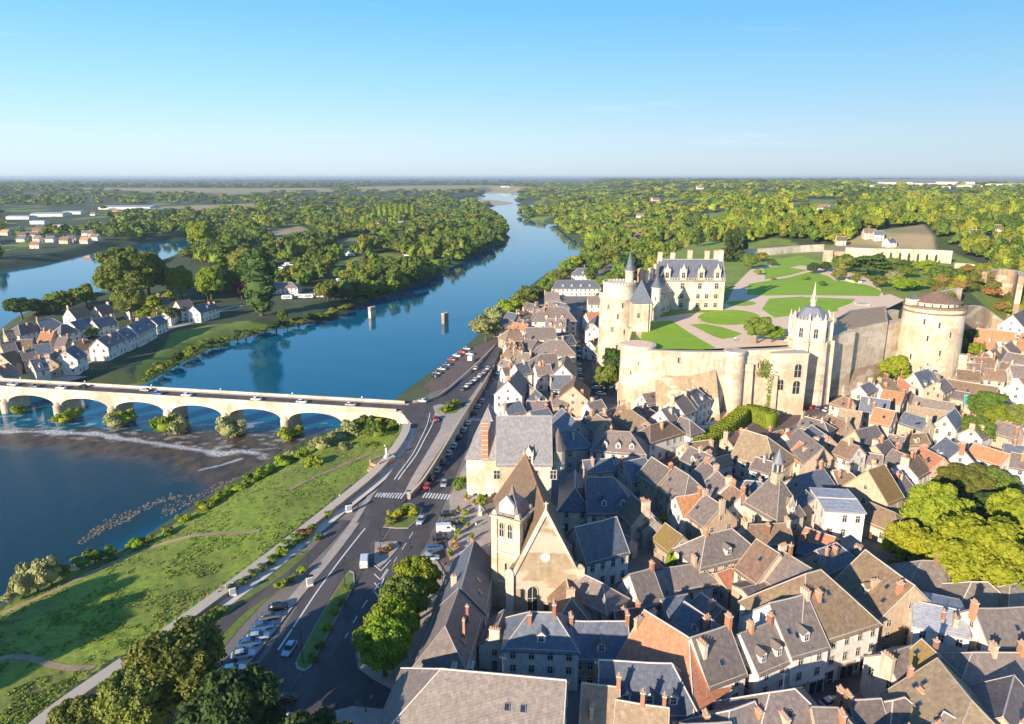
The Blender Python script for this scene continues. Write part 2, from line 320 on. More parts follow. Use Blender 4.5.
def water():
    nr,nc=520,520
    R=26*(45000/26.)**(np.linspace(0,1,nr)); T=np.radians(np.linspace(-50,50,nc))
    R=np.concatenate([R[R<110],np.linspace(110,420,360),R[R>425]]); nr=len(R)
    RR,TT=np.meshgrid(R,T,indexing='ij'); P=np.stack([(RR*np.sin(TT)).ravel(),(RR*np.cos(TT)).ravel()],1)
    foam=pw([(-120,436),(0,432),(40,431.5),(92,434),(132,440),(160,444),(200,450),(222,454),(240,451),(256,453)],0)
    foam2=pw([(200,470),(222,465),(240,459)],0)
    x,y=P[:,0],P[:,1]
    wob=(vnoise(x,y,5,4)-.5)*3; wid=1.0+2.2*vnoise(x,y,9,6)
    d=np.abs(dline(P,foam)+wob*0.6); f=sm((wid-d)/1.2)
    f=np.maximum(f,sm((wid*.5-dline(P,foam2))/.7)*.9)
    rap=inside(P,pw([(-120,410),(400,425),(270,470),(240,458),(130,443),(0,434),(-120,438)],0))
    f=np.maximum(f,rap*sm((vnoise(x,y*2.2,3.2,8)-.66)/.12)*.55)
    shz=inside(P,pw([(-200,424),(400,430),(300,470),(200,500),(130,480),(0,452),(-200,450)],0))
    sd=sdf(P,pw([(-200,422),(400,430),(300,470),(200,500),(130,470),(0,450),(-200,448)],0)); sh=sm((sd+8*(vnoise(x,y,12,9)-.3))/14)*.9
    rough=np.maximum(sh,sm(sdf(P,pw([(-600,430),(400,425),(200,520),(0,620),(-600,760)],0))/15)*.55)
    A=np.column_stack([f,sh,rough]); V=np.column_stack([P,np.zeros(len(P))]); i=np.arange(nr*nc).reshape(nr,nc)
    Q=np.stack([i[:-1,:-1],i[:-1,1:],i[1:,1:],i[1:,:-1]],-1).reshape(-1,4)
    o=put('river_water',np_mesh('river_water',V,Q,['water'],{'river':A})); o['kind']='structure'
ground_mat(); water_mat(); terrain(); water()
def hgt(x,y):
    return float(height(np.array([[x,y]],float))[0][0])
# ---------------------------------------------------------------- camera, sky, sun
cam=bpy.data.cameras.new('camera'); co=bpy.data.objects.new('camera',cam); COL.objects.link(co); co.location=(0,0,CH); co.rotation_euler=(math.pi/2-PITCH,0,0)
cam.sensor_width=36; cam.lens=F/1024*36; cam.clip_start=1; cam.clip_end=90000; SC.camera=co
SUNV=Vector((-.62,-.785,0)).normalized(); EL=math.radians(17.5)
sv=Vector((SUNV.x*math.cos(EL),SUNV.y*math.cos(EL),math.sin(EL)))
sl=bpy.data.lights.new('sun','SUN'); sl.energy=4.6; sl.angle=math.radians(.55); sl.color=(1,.83,.62); so=bpy.data.objects.new('sun',sl); COL.objects.link(so); sl.color=(1,.85,.67); so.rotation_euler=sv.to_track_quat('Z','Y').to_euler()
w=bpy.data.worlds.new('World'); SC.world=w; w.use_nodes=True; nt=w.node_tree
sky=nt.nodes.new('ShaderNodeTexSky'); sky.sky_type='NISHITA'; sky.sun_disc=False; sky.sun_elevation=EL; sky.sun_rotation=-math.atan2(SUNV.x,SUNV.y); sky.altitude=100; sky.air_density=.85; sky.dust_density=.5; sky.ozone_density=2.5
bg=nt.nodes['Background']; bg.inputs[1].default_value=.092
tcs=N(nt,'ShaderNodeTexCoord'); sz=N(nt,'ShaderNodeSeparateXYZ'); nt.links.new(tcs.outputs['Generated'],sz.inputs[0])
tn=ramp(nt,sz.outputs[2],[(0,(.94,.95,1.2)),(.05,(.92,.93,1.12)),(.14,(.86,.93,1.08)),(.30,(.62,.99,1.24)),(1,(.5,.9,1.3))])
wn=N(nt,'ShaderNodeTexNoise'); wn.inputs['Scale'].default_value=3.2; wn.inputs['Detail'].default_value=7; wn.inputs['Roughness'].default_value=.6
wm=N(nt,'ShaderNodeMapping'); wm.inputs['Scale'].default_value=(1,1,9); wm.inputs['Rotation'].default_value=(.05,.0,.3); nt.links.new(tcs.outputs['Generated'],wm.inputs['Vector']); nt.links.new(wm.outputs[0],wn.inputs['Vector'])
gr_=ramp(nt,sz.outputs[2],[(0,(.62,.78,.89)),(.05,(.60,.80,.93)),(.12,(.38,.76,.99)),(.2,(.21,.64,1.06)),(.4,(.09,.34,.80)),(1,(.05,.17,.50))]); gs_=N(nt,'ShaderNodeVectorMath',operation='SCALE'); gs_.inputs['Scale'].default_value=5.3; nt.links.new(gr_,gs_.inputs[0]); tint=mix(nt,.68,mix(nt,1.0,sky.outputs[0],tn,'MULTIPLY'),gs_.outputs[0]); cl_=mix(nt,ramp(nt,wn.outputs['Fac'],[(.62,0),(.85,.35)]),tint,(6.5,7.2,8.2)); nt.links.new(cl_,bg.inputs[0])
SC.view_settings.view_transform='Standard'; SC.view_settings.look='None'; SC.view_settings.exposure=1.0; SC.view_settings.gamma=1
SC.cycles.use_denoising=True; SC.cycles.max_bounces=5; SC.cycles.diffuse_bounces=2; SC.cycles.glossy_bounces=2; SC.cycles.transmission_bounces=2; SC.cycles.volume_bounces=0; SC.cycles.transparent_max_bounces=4
SC.render.use_persistent_data=False
# ================================================================ roads, quays, bridge
def amat(key,c,amt=.15,scale=.25,r=.9,patch=None):
    m,nt,b=new_mat(key); n=noise(nt,scale,5,'World'); n2=noise(nt,6,3,'World')
    k=mix(nt,ramp(nt,n,[(.3,0),(.7,1)]),mul(c,1-amt),mul(c,1+amt)); k=mix(nt,ramp(nt,n2,[(.3,.0),(.8,.3)]),k,mul(c,.6))
    if patch: k=mix(nt,ramp(nt,noise(nt,.1,3,'World',stretch=(1,.3,1)),[(.53,0),(.56,.8)]),k,patch)
    nt.links.new(k,b.inputs['Base Color']); b.inputs['Roughness'].default_value=r; bump(nt,b,n2,.3,.02); MT[key]=m
amat('asphalt',(.082,.073,.073),.2,patch=(.115,.10,.095)); amat('asphalt_red',(.16,.11,.09),.15); amat('pavement',(.45,.38,.32),.15,.5); amat('path',(.70,.60,.49),.12,.4); amat('gravel_path',(.86,.62,.42),.08,.5)
amat('sand',(.48,.38,.25),.15,.3); amat('lawn',(.27,.43,.015),.12,.15); amat('verge',(.15,.20,.035),.3,.6); amat('dirt',(.36,.26,.16),.2,.5); amat('stone_rock',(.22,.165,.11),.4,2)
def struct(o,k='structure'): o['kind']=k; return o
def ribbon(name,pts,w,z,mats,parent=None,kind='structure'):
    """flat strip along world pts"""
    n=len(pts); L=[];Rr=[]
    for i,p in enumerate(pts):
        a=pts[max(i-1,0)]; b=pts[min(i+1,n-1)]; dx,dy=b[0]-a[0],b[1]-a[1]; l=math.hypot(dx,dy); nx,ny=-dy/l,dx/l
        ww=w[i] if hasattr(w,'__len__') else w
        L.append((p[0]+nx*ww/2,p[1]+ny*ww/2)); Rr.append((p[0]-nx*ww/2,p[1]-ny*ww/2))
    Z=z if hasattr(z,'__len__') else [z]*n
    mb=MB(); V=[(L[i][0],L[i][1],Z[i]) for i in range(n)]+[(Rr[i][0],Rr[i][1],Z[i]) for i in range(n)]
    mb.add(V,[(i,n+i,n+i+1,i+1) for i in range(n-1)]); o=mb.build(name,mats,parent)
    if kind: o['kind']=kind
    return o
def smooth(pts,k=4):
    out=[]; P=[np.array(p,float) for p in pts]; P=[2*P[0]-P[1]]+P+[2*P[-1]-P[-2]]
    for i in range(1,len(P)-2):
        for t in np.linspace(0,1,k,endpoint=False):
            a,b,c,d=P[i-1],P[i],P[i+1],P[i+2]
            out.append(tuple(.5*((2*b)+(-a+c)*t+(2*a-5*b+4*c-d)*t*t+(-a+3*b-3*c+d)*t**3)))
    out.append(tuple(P[-2])); return out
def PZ(L): return [G(x,y,z) for x,y,z in L]
# lower street: quay street on town level (z 7)
low=[(512,330),(502,352),(484,382),(464,410),(449,440),(424,480),(409,497),(396,520),(380,545),(366,566),(352,590),(336,620),(318,648),(300,676),(282,700),(262,724),(225,775),(330,775),(372,724),(398,694),(358,669),(355,653),(372,622),(393,590),(411,566),(424,548),(436,522),(447,497),(466,450),(470,420),(484,396),(500,372),(515,345),(520,332)]
sheet('quay_street',pw(low,7.05),7.05,['asphalt'])
# upper carriageway block
zr=lambda y: 7.12 if y>505 else (10.47 if y<432 else 7.12+(505-y)/73.*3.35)
upL=[(398,401),(400,410),(408,420),(416,428),(413,440),(400,458),(385,480),(373,495),(352,530),(334,557),(310,584),(291,616),(272,646),(256,668),(236,695),(213,728),(180,775)]
upR=[(232,775),(262,728),(284,698),(300,672),(318,644),(337,615),(354,586),(366,564),(378,545),(396,516),(408,494),(424,470),(442,441),(461,412),(481,384),(494,362),(503,345),(510,330),(504,328),(496,345),(484,365),(466,378),(431,397),(411,400)]
def zz(y): return zr(y) if y>=400 else max(7.3,10.47-(400-y)/62.*3.2)
poly=[(x,y,zz(y)) for x,y in upL+upR]; Wp=PZ(poly)
mb=MB(); mb.prism([(p[0],p[1]) for p in Wp],[min(6.0,p[2]-.1) for p in Wp],[p[2] for p in Wp],0,1); struct(mb.build('quay_road',['rubble','asphalt']))
def zroad(px,py): return zz(py)
def RP(L,dz=.0): return [G(x,y,zz(y)+dz) for x,y in L]
def strip(name,L,w,mat,dz=.012): 
    P=smooth(RP(L,dz),5); return ribbon(name,[p[:2] for p in P],w,[p[2] for p in P],[mat])
strip('road_centre_line',[(436,412),(432,425),(424,440),(416,455),(402,474),(388,495),(372,520),(362,532),(340,560),(318,590),(298,620),(278,650)],.35,'paint_white')
strip('road_centre_line',[(430,413),(427,425),(420,440),(412,455),(398,474),(384,495),(369,518)],.3,'paint_white')
def dashes(L,w,seg,gap,z,name='lane_marking'):
    P=smooth(L,12); mb=MB(); acc=0; on=True; i=0
    for a,b in zip(P[:-1],P[1:]):
        l=math.hypot(b[0]-a[0],b[1]-a[1])
        if (acc%(seg+gap))<seg:
            r=math.atan2(b[1]-a[1],b[0]-a[0]); mb.box(((a[0]+b[0])/2,(a[1]+b[1])/2,z if not callable(z) else z(a,b)),(l,w,.01),r)
        acc+=l
    if mb.v: struct(mb.build(name,['paint_white']))
dashes(pw([(420,520),(405,545),(385,575),(362,608),(345,638)],7.07),.18,3,3,7.075)
dashes(pw([(487,390),(470,422),(452,455),(440,480)],7.07),.15,3,4,7.075)
# kerbed pale pavement between the carriageways
pv=[(463,408),(481,382),(484,384),(464,414),(452,432),(428,468),(411,493),(404,493),(412,477),(426,454),(440,430),(443,420),(436,414),(433,406),(440,404)]
pvw=PZ([(x,y,zz(y)+.14) for x,y in pv]); mb=MB(); mb.prism([p[:2] for p in pvw],[p[2]-.3 for p in pvw],[p[2] for p in pvw]); struct(mb.build('pavement',['pavement']))
def kerb_island(name,L,mat_top,zf=lambda y:7.05,h=.14,inner=None):
    P=PZ([(x,y,zf(y)+h) for x,y in L]); mb=MB(); mb.prism([p[:2] for p in P],[p[2]-.25 for p in P],[p[2] for p in P],0,0); o=struct(mb.build(name,['pavement']))
    if mat_top!='pavement':
        c=np.mean([p[:2] for p in P],0); Q=[((p[0]-c[0])*.93+c[0],(p[1]-c[1])*.96+c[1],p[2]+.01) for p in P]; s_=sheet(name+'_planting',Q,[p[2]for p in Q],[mat_top])
    return o
kerb_island('planted_median',[(354,572),(355,583),(345,602),(331,628),(318,652),(311,666),(304,671),(297,669),(295,663),(303,648),(318,620),(332,596),(345,576),(350,570)],'verge',zz)
kerb_island('planted_island',[(411,503),(423,508),(419,518),(408,528),(396,528),(383,527),(392,514),(400,504)],'verge')
kerb_island('traffic_island',[(375,542),(397,541),(400,546),(386,562),(380,567),(374,562)],'pavement')
kerb_island('junction_island',[(443,410),(456,404),(463,407),(455,413),(445,414)],'verge',zz)
# chevron markings below the traffic island and by the corner
mb=MB()
for k in range(4):
    a=G(374+k*0.3,565+k*9,7.08); b=G(381-k*.6,571+k*9,7.08); c=G(391-k*3.5,560+k*9,7.08)
    for p,q in ((a,b),(b,c)):
        mb.box(((p[0]+q[0])/2,(p[1]+q[1])/2,7.14),(math.hypot(q[0]-p[0],q[1]-p[1]),.3,.01),math.atan2(q[1]-p[1],q[0]-p[0]))
struct(mb.build('chevron_marking',['paint_white']))
def zebra(name,p,q,w,n,zf):
    a=Vector(G(*p,zf)); b=Vector(G(*q,zf)); d=b-a; r=math.atan2(d.y,d.x); mb=MB(); L=d.length
    for k in range(n):
        c=a+d*((k+.5)/n); mb.box((c.x,c.y,zf+.012),(L/n*.52,w,.01),r)
    struct(mb.build(name,['paint_white']))
zebra('zebra_crossing',(376,494),(404,496),3.6,10,7.66); zebra('zebra_crossing',(423,495),(450,497),3.4,9,7.06); zebra('zebra_crossing',(282,718),(318,724),3,8,7.13); zebra('zebra_crossing',(469,419),(482,420),2.6,7,7.06)
# pavements on the town side
kerb_island('pavement',[(357,652),(374,624),(396,590),(414,566),(426,550),(437,560),(446,575),(436,600),(420,650),(424,690),(398,692),(372,678),(359,668)],'pavement')
kerb_island('pavement',[(449,498),(462,470),(470,455),(476,470),(478,500),(492,520),(490,560),(470,550),(450,560),(444,540),(452,520)],'pavement')
kerb_island('pavement',[(322,728),(330,712),(352,706),(385,709),(402,714),(398,745),(330,745)],'pavement')
sheet('parking_lot',pw([(430,536),(441,522),(462,520),(466,530),(449,566),(437,560),(424,552)],7.06),7.062,['asphalt_red'])
sheet('parking_lot',pw([(468,349),(497,338),(497,346),(470,376),(452,386),(432,392),(424,386),(445,366)],7.06),7.07,['asphalt_red'])
# river-side path system
emb=[(20,738),(72,697),(161,636),(256,566),(330,508),(372,474),(392,452),(404,434),(407,424)]
ez=[8.2,8.2,8.2,8.2,8.4,9.3,10.2,11,11.3]
def wallstrip(name,label,L,Z,thick,z0,mats,cat='wall',cap=None,group=None):
    P=smooth([(*G(x,y,z)[:2],z) for (x,y),z in zip(L,Z)],4); n=len(P); mb=MB(); Lf=[];Rt=[]
    for i,p in enumerate(P):
        a=P[max(i-1,0)]; b=P[min(i+1,n-1)]; dx,dy=b[0]-a[0],b[1]-a[1]; l=math.hypot(dx,dy) or 1; nx,ny=-dy/l,dx/l
        Lf.append((p[0]+nx*thick/2,p[1]+ny*thick/2)); Rt.append((p[0]-nx*thick/2,p[1]-ny*thick/2))
    V=[(*Lf[i],P[i][2]) for i in range(n)]+[(*Rt[i],P[i][2]) for i in range(n)]+[(*Lf[i],z0) for i in range(n)]+[(*Rt[i],z0) for i in range(n)]
    Fc=[]
    for i in range(n-1): Fc+=[(i,i+1,n+i+1,n+i),(i,2*n+i,2*n+i+1,i+1),(n+i,n+i+1,3*n+i+1,3*n+i)]
    Fc+=[(0,n,3*n,2*n),(n-1,3*n-1,4*n-1,2*n-1)]
    mb.add(V,Fc); o=tag(mb.build(name,mats),label,cat,group); 
    if cap:
        mc=MB(); e=.15; V=[]
        for i in range(n):
            V+=[(Lf[i][0]+(Lf[i][0]-P[i][0])*e/thick,Lf[i][1]+(Lf[i][1]-P[i][1])*e/thick,P[i][2]+.16),(Rt[i][0]+(Rt[i][0]-P[i][0])*e/thick,Rt[i][1]+(Rt[i][1]-P[i][1])*e/thick,P[i][2]+.16)]
            V+=[(V[-2][0],V[-2][1],P[i][2]+.003),(V[-1][0],V[-1][1],P[i][2]+.003)]
        Fc=[]
        for i in range(n-1):
            k=4*i; Fc+=[(k,k+1,k+5,k+4),(k+2,k+6,k+7,k+3),(k,k+4,k+6,k+2),(k+1,k+3,k+7,k+5)]
        mc.add(V,Fc); mc.build('coping',[cap],o)
    return o
wallstrip('embankment_wall','long pale stone embankment wall between the river meadow and the promenade',emb,ez,2.6,2.0,['rubble'],cap='cap')
prom=[(30,745),(85,700),(180,632),(262,572),(338,510),(378,478),(398,455),(410,438),(412,428)]
P=smooth([G(x,y,z) for (x,y),z in zip(prom,[7.1]*4+[7.3,7.9,8.8,9.8,10.4])],5); ribbon('promenade',[p[:2] for p in P],5.0,[p[2] for p in P],['path'])
P=smooth(pw([(95,724),(150,690),(208,640),(240,610),(290,575),(322,545),(345,520)],7.1),5); ribbon('cycle_path',[p[:2] for p in P],3.2,7.085,['asphalt'])
sheet('lawn_strip',pw([(190,640),(214,620),(262,582),(300,552),(318,548),(300,572),(262,604),(236,632),(214,660)],7.06),7.06,['verge'])
P=smooth(pw([(200,724),(236,672),(262,640),(290,604),(310,580),(330,556),(350,530),(366,505),(380,484)],7.1),5); ribbon('pavement',[p[:2] for p in P],2.4,[7.2 for p in P],['pavement'])
sheet('car_park',pw([(150,740),(215,672),(246,634),(262,612),(289,607),(272,640),(236,690),(205,740)],7.06),7.045,['asphalt'])
for k,L in enumerate([[(-20,662),(18,657),(50,664),(70,668),(95,667)],[(0,604),(22,596),(60,582),(110,558),(150,541),(200,535),(260,531)],[(290,490),(330,470),(372,452)]]):
    P=smooth(pw(L,4),5); P=[(p[0],p[1],hgt(p[0],p[1])+.08) for p in P]; ribbon('dirt_path',[p[:2] for p in P],1.6,[p[2] for p in P],['dirt'])
# retaining wall between carriageways
wallstrip('retaining_wall','brown stone retaining wall between the upper quay road and the parked cars',[(410,494),(424,478),(444,447),(463,415),(481,387),(494,365)],[7.9,8.9,10.6,11.3,10.0,8.2],.5,6.5,['rubble'],cap='cap')
# parapet by the junction towards the riverside car park
wallstrip('quay_parapet','low pale parapet curving from the bridge end towards the riverside car park',[(413,401),(431,398),(446,390),(466,373),(482,358),(495,345)],[11.3,11.2,10.9,9.6,8.6,8.0],.4,6.5,['ashlar'],cap='cap')
# street through town behind the hotel (z7) and castle ramp
def street(name,L,w,mat='asphalt',z=7.03):
    P=smooth(pw(L,z),5); ribbon(name,[p[:2] for p in P],w,z,[mat])
street('town_street',[(588,300),(584,330),(585,360),(592,392),(600,415)],6)
street('valley_road',[(585,262),(600,255),(622,240),(634,228),(628,214),(618,206)],7,'asphalt',7.3)
street('town_street',[(640,470),(672,462),(700,452),(730,425),(760,398)],9,'asphalt_red')
street('town_street',[(655,720),(700,706),(760,690),(800,672),(850,655),(880,640)],8)
street('town_street',[(848,680),(870,660),(895,630),(872,600)],5)
sheet('small_square',pw([(800,690),(812,672),(845,655),(862,668),(862,690),(845,700),(815,705)],7.04),7.045,['asphalt'])
sheet('castle_square',pw([(690,450),(740,432),(800,400),(840,392),(845,405),(800,420),(770,440),(740,455)],7.04),7.046,['asphalt_red'])
Pr=smooth([G(x,y,z) for x,y,z in [(700,440,7.2),(722,422,8.3),(745,402,10.5),(765,386,13),(790,372,15),(805,366,16)]],5)
ribbon('castle_ramp',[p[:2] for p in Pr],7,[p[2] for p in Pr],['gravel_path'])
# solid under the ramp
n=len(Pr); mb=MB()
for a,b in zip(Pr[:-1],Pr[1:]):
    r=math.atan2(b[1]-a[1],b[0]-a[0]); mb.box(((a[0]+b[0])/2,(a[1]+b[1])/2,(6+min(a[2],b[2])-.05)/2),(math.hypot(b[0]-a[0],b[1]-a[1])+.15,7.4,min(a[2],b[2])-.05-6),r)
struct(mb.build('ramp_bank',['rubble']))
# island quay road + slipway
street('island_quay',[(20,384),(60,372),(100,352),(150,334),(190,322),(220,310),(240,305)],7,'pavement',4.7)
sheet('slipway',[(*g2(x,y,z),z) for x,y,z in [(20,385,4.72),(70,369,4.72),(130,344,4.72),(148,353,3.6),(118,370,3.0),(60,384,3.4)]],[4.72,4.72,4.72,3.7,3.4,3.6],['pavement'])
# ---------------------------------------------------------------- bridge
A=Vector(G(0,386,11.4)); B=Vector(G(381,408.5,11.4)); dr=(B-A); dr.z=0; dr.normalize(); nr_=Vector((-dr.y,dr.x,0)); WB=10.0
def s_of(px,py,z=2): 
    p=Vector(G(px,py,z)); return (p-A).dot(dr)
piers=[s_of(12,405.5),s_of(64,407.5),s_of(119.5,409.8),s_of(175.5,413),s_of(232,417),s_of(291,422),s_of(350,427)]
sp_=(piers[-1]-piers[0])/6; piers=[piers[0]+sp_*k for k in range(-5,7)]; end=piers[-1]+sp_
s0=piers[0]; s1=end+1
br=thing('stone_bridge','long cream stone arched road bridge crossing the river to the island','bridge',(A.x,A.y,0),math.atan2(dr.y,dr.x))
PW=3.4
def low_z(s):
    ks=[k for k in range(len(piers)) if piers[k]+PW/2<=s<=(piers[k+1] if k+1<len(piers) else end)-PW/2]
    if not ks: return 4.6
    k=ks[0]; a=piers[k]+PW/2; b=(piers[k+1] if k+1<len(piers) else end)-PW/2; t=(s-(a+b)/2)/((b-a)/2)
    return 4.6+3.5*math.sqrt(max(0,1-t*t))
S=[]
for k in range(len(piers)):
    a=piers[k]+PW/2; b=(piers[k+1] if k+1<len(piers) else end)-PW/2
    S+=[piers[k]-PW/2]+[ (a+b)/2-(b-a)/2*math.cos(math.pi*i/20) for i in range(21)]
S+=[end-PW/2+.01,s1]
S=sorted(set(round(v,3) for v in S)); mb=MB(); V=[];Fc=[]
for s in S:
    z=low_z(s); V+=[(s,0,z),(s,0,10.3),(s,WB,10.3),(s,WB,z)]
for i in range(len(S)-1):
    k=4*i; Fc+=[(k,k+4,k+5,k+1),(k+1,k+5,k+6,k+2),(k+2,k+6,k+7,k+3),(k+3,k+7,k+4,k)]
mb.add(V,Fc); mb.build('arches',['ashlar_pale'],br)
for p in piers:
    mb=MB(); pts=[(p-PW/2,0),(p-PW/2,WB),(p,WB+2.2),(p+PW/2,WB),(p+PW/2,0)]+[(p+PW/2*math.cos(t),-PW/2*1.1*math.sin(t)) for t in np.linspace(.15,math.pi-.15,9)]
    mb.prism(pts,-3,4.598); c=MB().prism([(x,(y-WB/2)*1.02+WB/2) for x,y in pts],4.6,4.9)
    pr=mb.build('pier',['ashlar'],br)
    mb=MB(); mb.cyl(p,-.02,4.6,6.0,PW/2*.98,.2,14); mb.build('cutwater_cap',['ashlar'],pr)
for y0 in (-.12,WB-.28):
    mb=MB(); mb.box(((s0+s1-6)/2,y0+.2,10.85),(s1-s0-6,.4,1.1)); mb.box(((s0+s1-6)/2,y0+.2,11.46),(s1-s0-5.9,.56,.14)); mb.build('parapet',['ashlar_pale'],br)
mb=MB(); mb.box(((s0+s1)/2,-.14,10.25),(s1-s0,.3,.22)); mb.build('cornice',['cap'],br)
mb=MB(); mb.box(((s0+s1)/2,WB/2,10.4),(s1-s0,6.6,.2)); mb.build('carriageway',['asphalt'],br)
for y0 in (.95,WB-.95):
    mb=MB(); mb.box(((s0+s1-4)/2,y0,10.42),(s1-s0-4,1.35,.3)); mb.build('footway',['pavement'],br)
def bpt(s,y,z=10.5): 
    p=A+dr*s+nr_*y; return (p.x,p.y,z)
# curved abutment wall from last arch down to embankment (junction block)
jb=PZ([(388,409,10.44),(398,411.5,10.44),(404,415,10.44),(408,423,10.44),(405,434,10.4),(400,444,10.2),(405,441,10.2),(411,429,10.4),(409,416,10.44),(403,406,10.44),(395,402,10.44)])
mb=MB(); mb.prism([p[:2] for p in jb],0,[p[2] for p in jb]); tag(mb.build('bridge_abutment',['ashlar_pale']),'curved stone abutment where the bridge meets the town quay','abutment')
# remains of a former bridge: two piers in the river
for (px,py,h,lb) in ((372,318,7.4,'old stone pier standing in the river beside the wooded island bank'),(445,323,6.4,'lone stone pier standing out in open blue water')):
    p=G(px,py,0); t=thing('ruined_pier',lb,'bridge pier',p,-.5,'piers of a former bridge')
    pts=[(-1.1,-2.4),(1.1,-2.4),(1.3,2.4),(0,3.6),(-1.3,2.4)]
    mb=MB(); mb.prism(pts,-2,h); mb.build('shaft',['rubble'],t)
    mb=MB(); mb.prism([(x*1.15,y*1.08) for x,y in pts],h+.003,h+.5); mb.build('coping',['cap'],t)
# foundation stones / rock bar
V=[];Fq=[]
def rocks(name,areas,n,z,smin,smax,mat='stone_rock'):
    mb=MB(); k=0
    while k<n:
        px,py,rx,ry,a=random.choice(areas); t=random.random()*6.28; r=math.sqrt(random.random()); dx=rx*r*math.cos(t); dy=ry*r*math.sin(t)
        p=G(px+dx*math.cos(a)-dy*math.sin(a),py+dx*math.sin(a)+dy*math.cos(a),z); s=random.uniform(smin,smax); k+=1
        mb.cyl(p[0],p[1],z-.3,z+s*random.uniform(.2,.5),s,s*random.uniform(.3,.7),random.choice((5,6,7)),0,random.random()*6)
    o=mb.build(name,[mat]); o['kind']='stuff'; return o
tag(rocks('river_rocks',[(142,510,36,3,-.5),(118,520,24,6,-.4),(204,494,26,3,-.55),(60,572,34,2,-.5),(228,484,16,2,-.5),(160,502,24,2,-.3),(175,506,20,6,-.6),(95,533,20,4,-.6)],1300,-.12,.12,.6),'pale rocks and gravel bars along the edge of the river','rocks')
tag(rocks('river_gravel',[(400,441,1,1,0),(40,434,60,3,0),(150,440,60,5,.1),(250,462,30,5,-.4)],300,-.25,.2,.6),'dark stones breaking the shallow rapids below the bridge','stones')

for L in ([(436,201),(478,199),(512,202.5),(500,205),(470,204.5),(450,203.5)],[(514,199.5),(535,197.5),(556,198),(548,201),(522,201.5)],[(516,214),(530,210.5),(552,211),(545,216),(526,218)]):
    sheet('sandbar',smooth(pw(L,.3)+pw(L[:1],.3),3)[:-1],.3,['sand'])
# ================================================================ houses
# shared small parts
def win_mesh():
    m=MB(); m.box((0,.03,0),(.86,.06,.92),0,1); m.box((0,.05,.48),(1.1,.14,.1),0,0); m.box((0,.06,-.5),(1.16,.2,.09),0,0)
    m.box((-.48,.05,0),(.12,.12,1),0,0); m.box((.48,.05,0),(.12,.12,1),0,0); m.box((0,.065,0),(.05,.05,.9),0,2); m.box((0,.066,.12),(.84,.045,.04),0,2)
    return m.mesh('window',['cap','glass','frame'])
def winpane(): m=MB(); m.box((0,.03,0),(.86,.06,.96)); m.box((0,.065,.0),(.06,.03,.9),0,1); m.box((0,.066,.15),(.84,.028,.05),0,1); return m.mesh('window',['glass','frame'])
def winframe():
    m=MB(); m.box((0,.05,.53),(1.12,.13,.1)); m.box((0,.09,-.53),(1.2,.22,.09)); m.box((-.5,.045,0),(.12,.1,.96)); m.box((.5,.045,0),(.12,.1,.96)); return m.mesh('frame',['cap'])
def shut(key): m=MB(); m.box((0,.04,0),(.48,.06,1)); m.box((0,.08,.2),(.4,.02,.04)); m.box((0,.08,-.2),(.4,.02,.04)); return m.mesh('shutter',[key])
def doorm(key): m=MB(); m.box((0,.03,0),(.9,.06,1)); m.box((0,.06,.1),(.6,.04,.4)); m.box((-.5,.04,0),(.14,.12,1.0),0,1); m.box((.5,.04,0),(.14,.12,1.0),0,1); m.box((0,.04,.53),(1.14,.12,.06),0,1); return m.mesh('door',[key,'cap'])
M_WIN=win_mesh(); M_PANE=winpane(); M_FR=winframe(); M_SH=[shut('shutter_white'),shut('shutter_blue')]; M_DO=[doorm('door_brown'),doorm('door_blue')]
def chim(key,w,d,h,pots,top):
    m=MB(); m.box((0,0,h/2-1.2),(w,d,h+2.4)); m.box((0,0,h+.12),(w+.22,d+.22,.24),0,1)
    for i in range(pots):
        x=(i-(pots-1)/2)*w/max(pots,1)*.9; m.cyl(x,0,h+.24,h+.24+top,.17,.13,8,2)
    return m.mesh('chimney',[key,'cap','pot'])
M_CH=[chim('brick',1.5,.7,2.2,3,.6),chim('plaster_tan',1.8,.75,2.0,2,.5),chim('brick',.8,.7,2.6,1,.7),chim('ashlar',2.4,.8,1.7,4,.55),chim('brick',.55,.5,4.2,1,.4)]
def dorm(wall,roof,s=1.0,arch=False):
    # local: face towards -y, z0 at sill on slope, body running back (+y)
    m=MB(); w=.75; m.add([(-w,0,0),(w,0,0),(w,0,1.5),(0,0,2.15),(-w,0,1.5),(-w,1.9,0),(w,1.9,0),(w,1.9,1.5),(0,2.4,2.15),(-w,1.9,1.5)],[(0,1,2,3,4),(1,6,7,2),(0,4,9,5)],0)
    m.add([(-w-.2,-.18,1.36),(0,-.18,2.3),(w+.2,-.18,1.36),(-w-.2,2,1.36),(0,2.7,2.3),(w+.2,2,1.36),(-w-.2,-.18,1.24),(0,-.18,2.15),(w+.2,-.18,1.24)],[(0,1,4,3),(1,2,5,4),(0,6,7,1),(1,7,8,2)],1)
    m.box((0,-.04,.75),(.85,.08,1.15),0,2); m.box((0,-.06,.15),(1.1,.12,.1),0,3); m.box((0,-.06,.75),(.07,.09,1.15),0,3); m.box((0,-.06,.9),(.85,.085,.06),0,3); m.box((-.47,-.05,.75),(.1,.1,1.2),0,3); m.box((.47,-.05,.75),(.1,.1,1.2),0,3)
    return m.mesh('dormer',[wall,roof,'glass','frame'])
M_DM={k:dorm('plaster_white',k) for k in ('slate','slate_brown')}; M_DM['brown_tile']=dorm('plaster_cream','brown_tile'); M_DM['default']=dorm('plaster_cream','slate_brown')
def skl(): m=MB(); m.box((0,0,.06),(.85,1.1,.12),0,0); m.box((0,0,.11),(.68,.92,.03),0,1); return m.mesh('skylight',['metal_grey','glass'])
M_SK=skl()
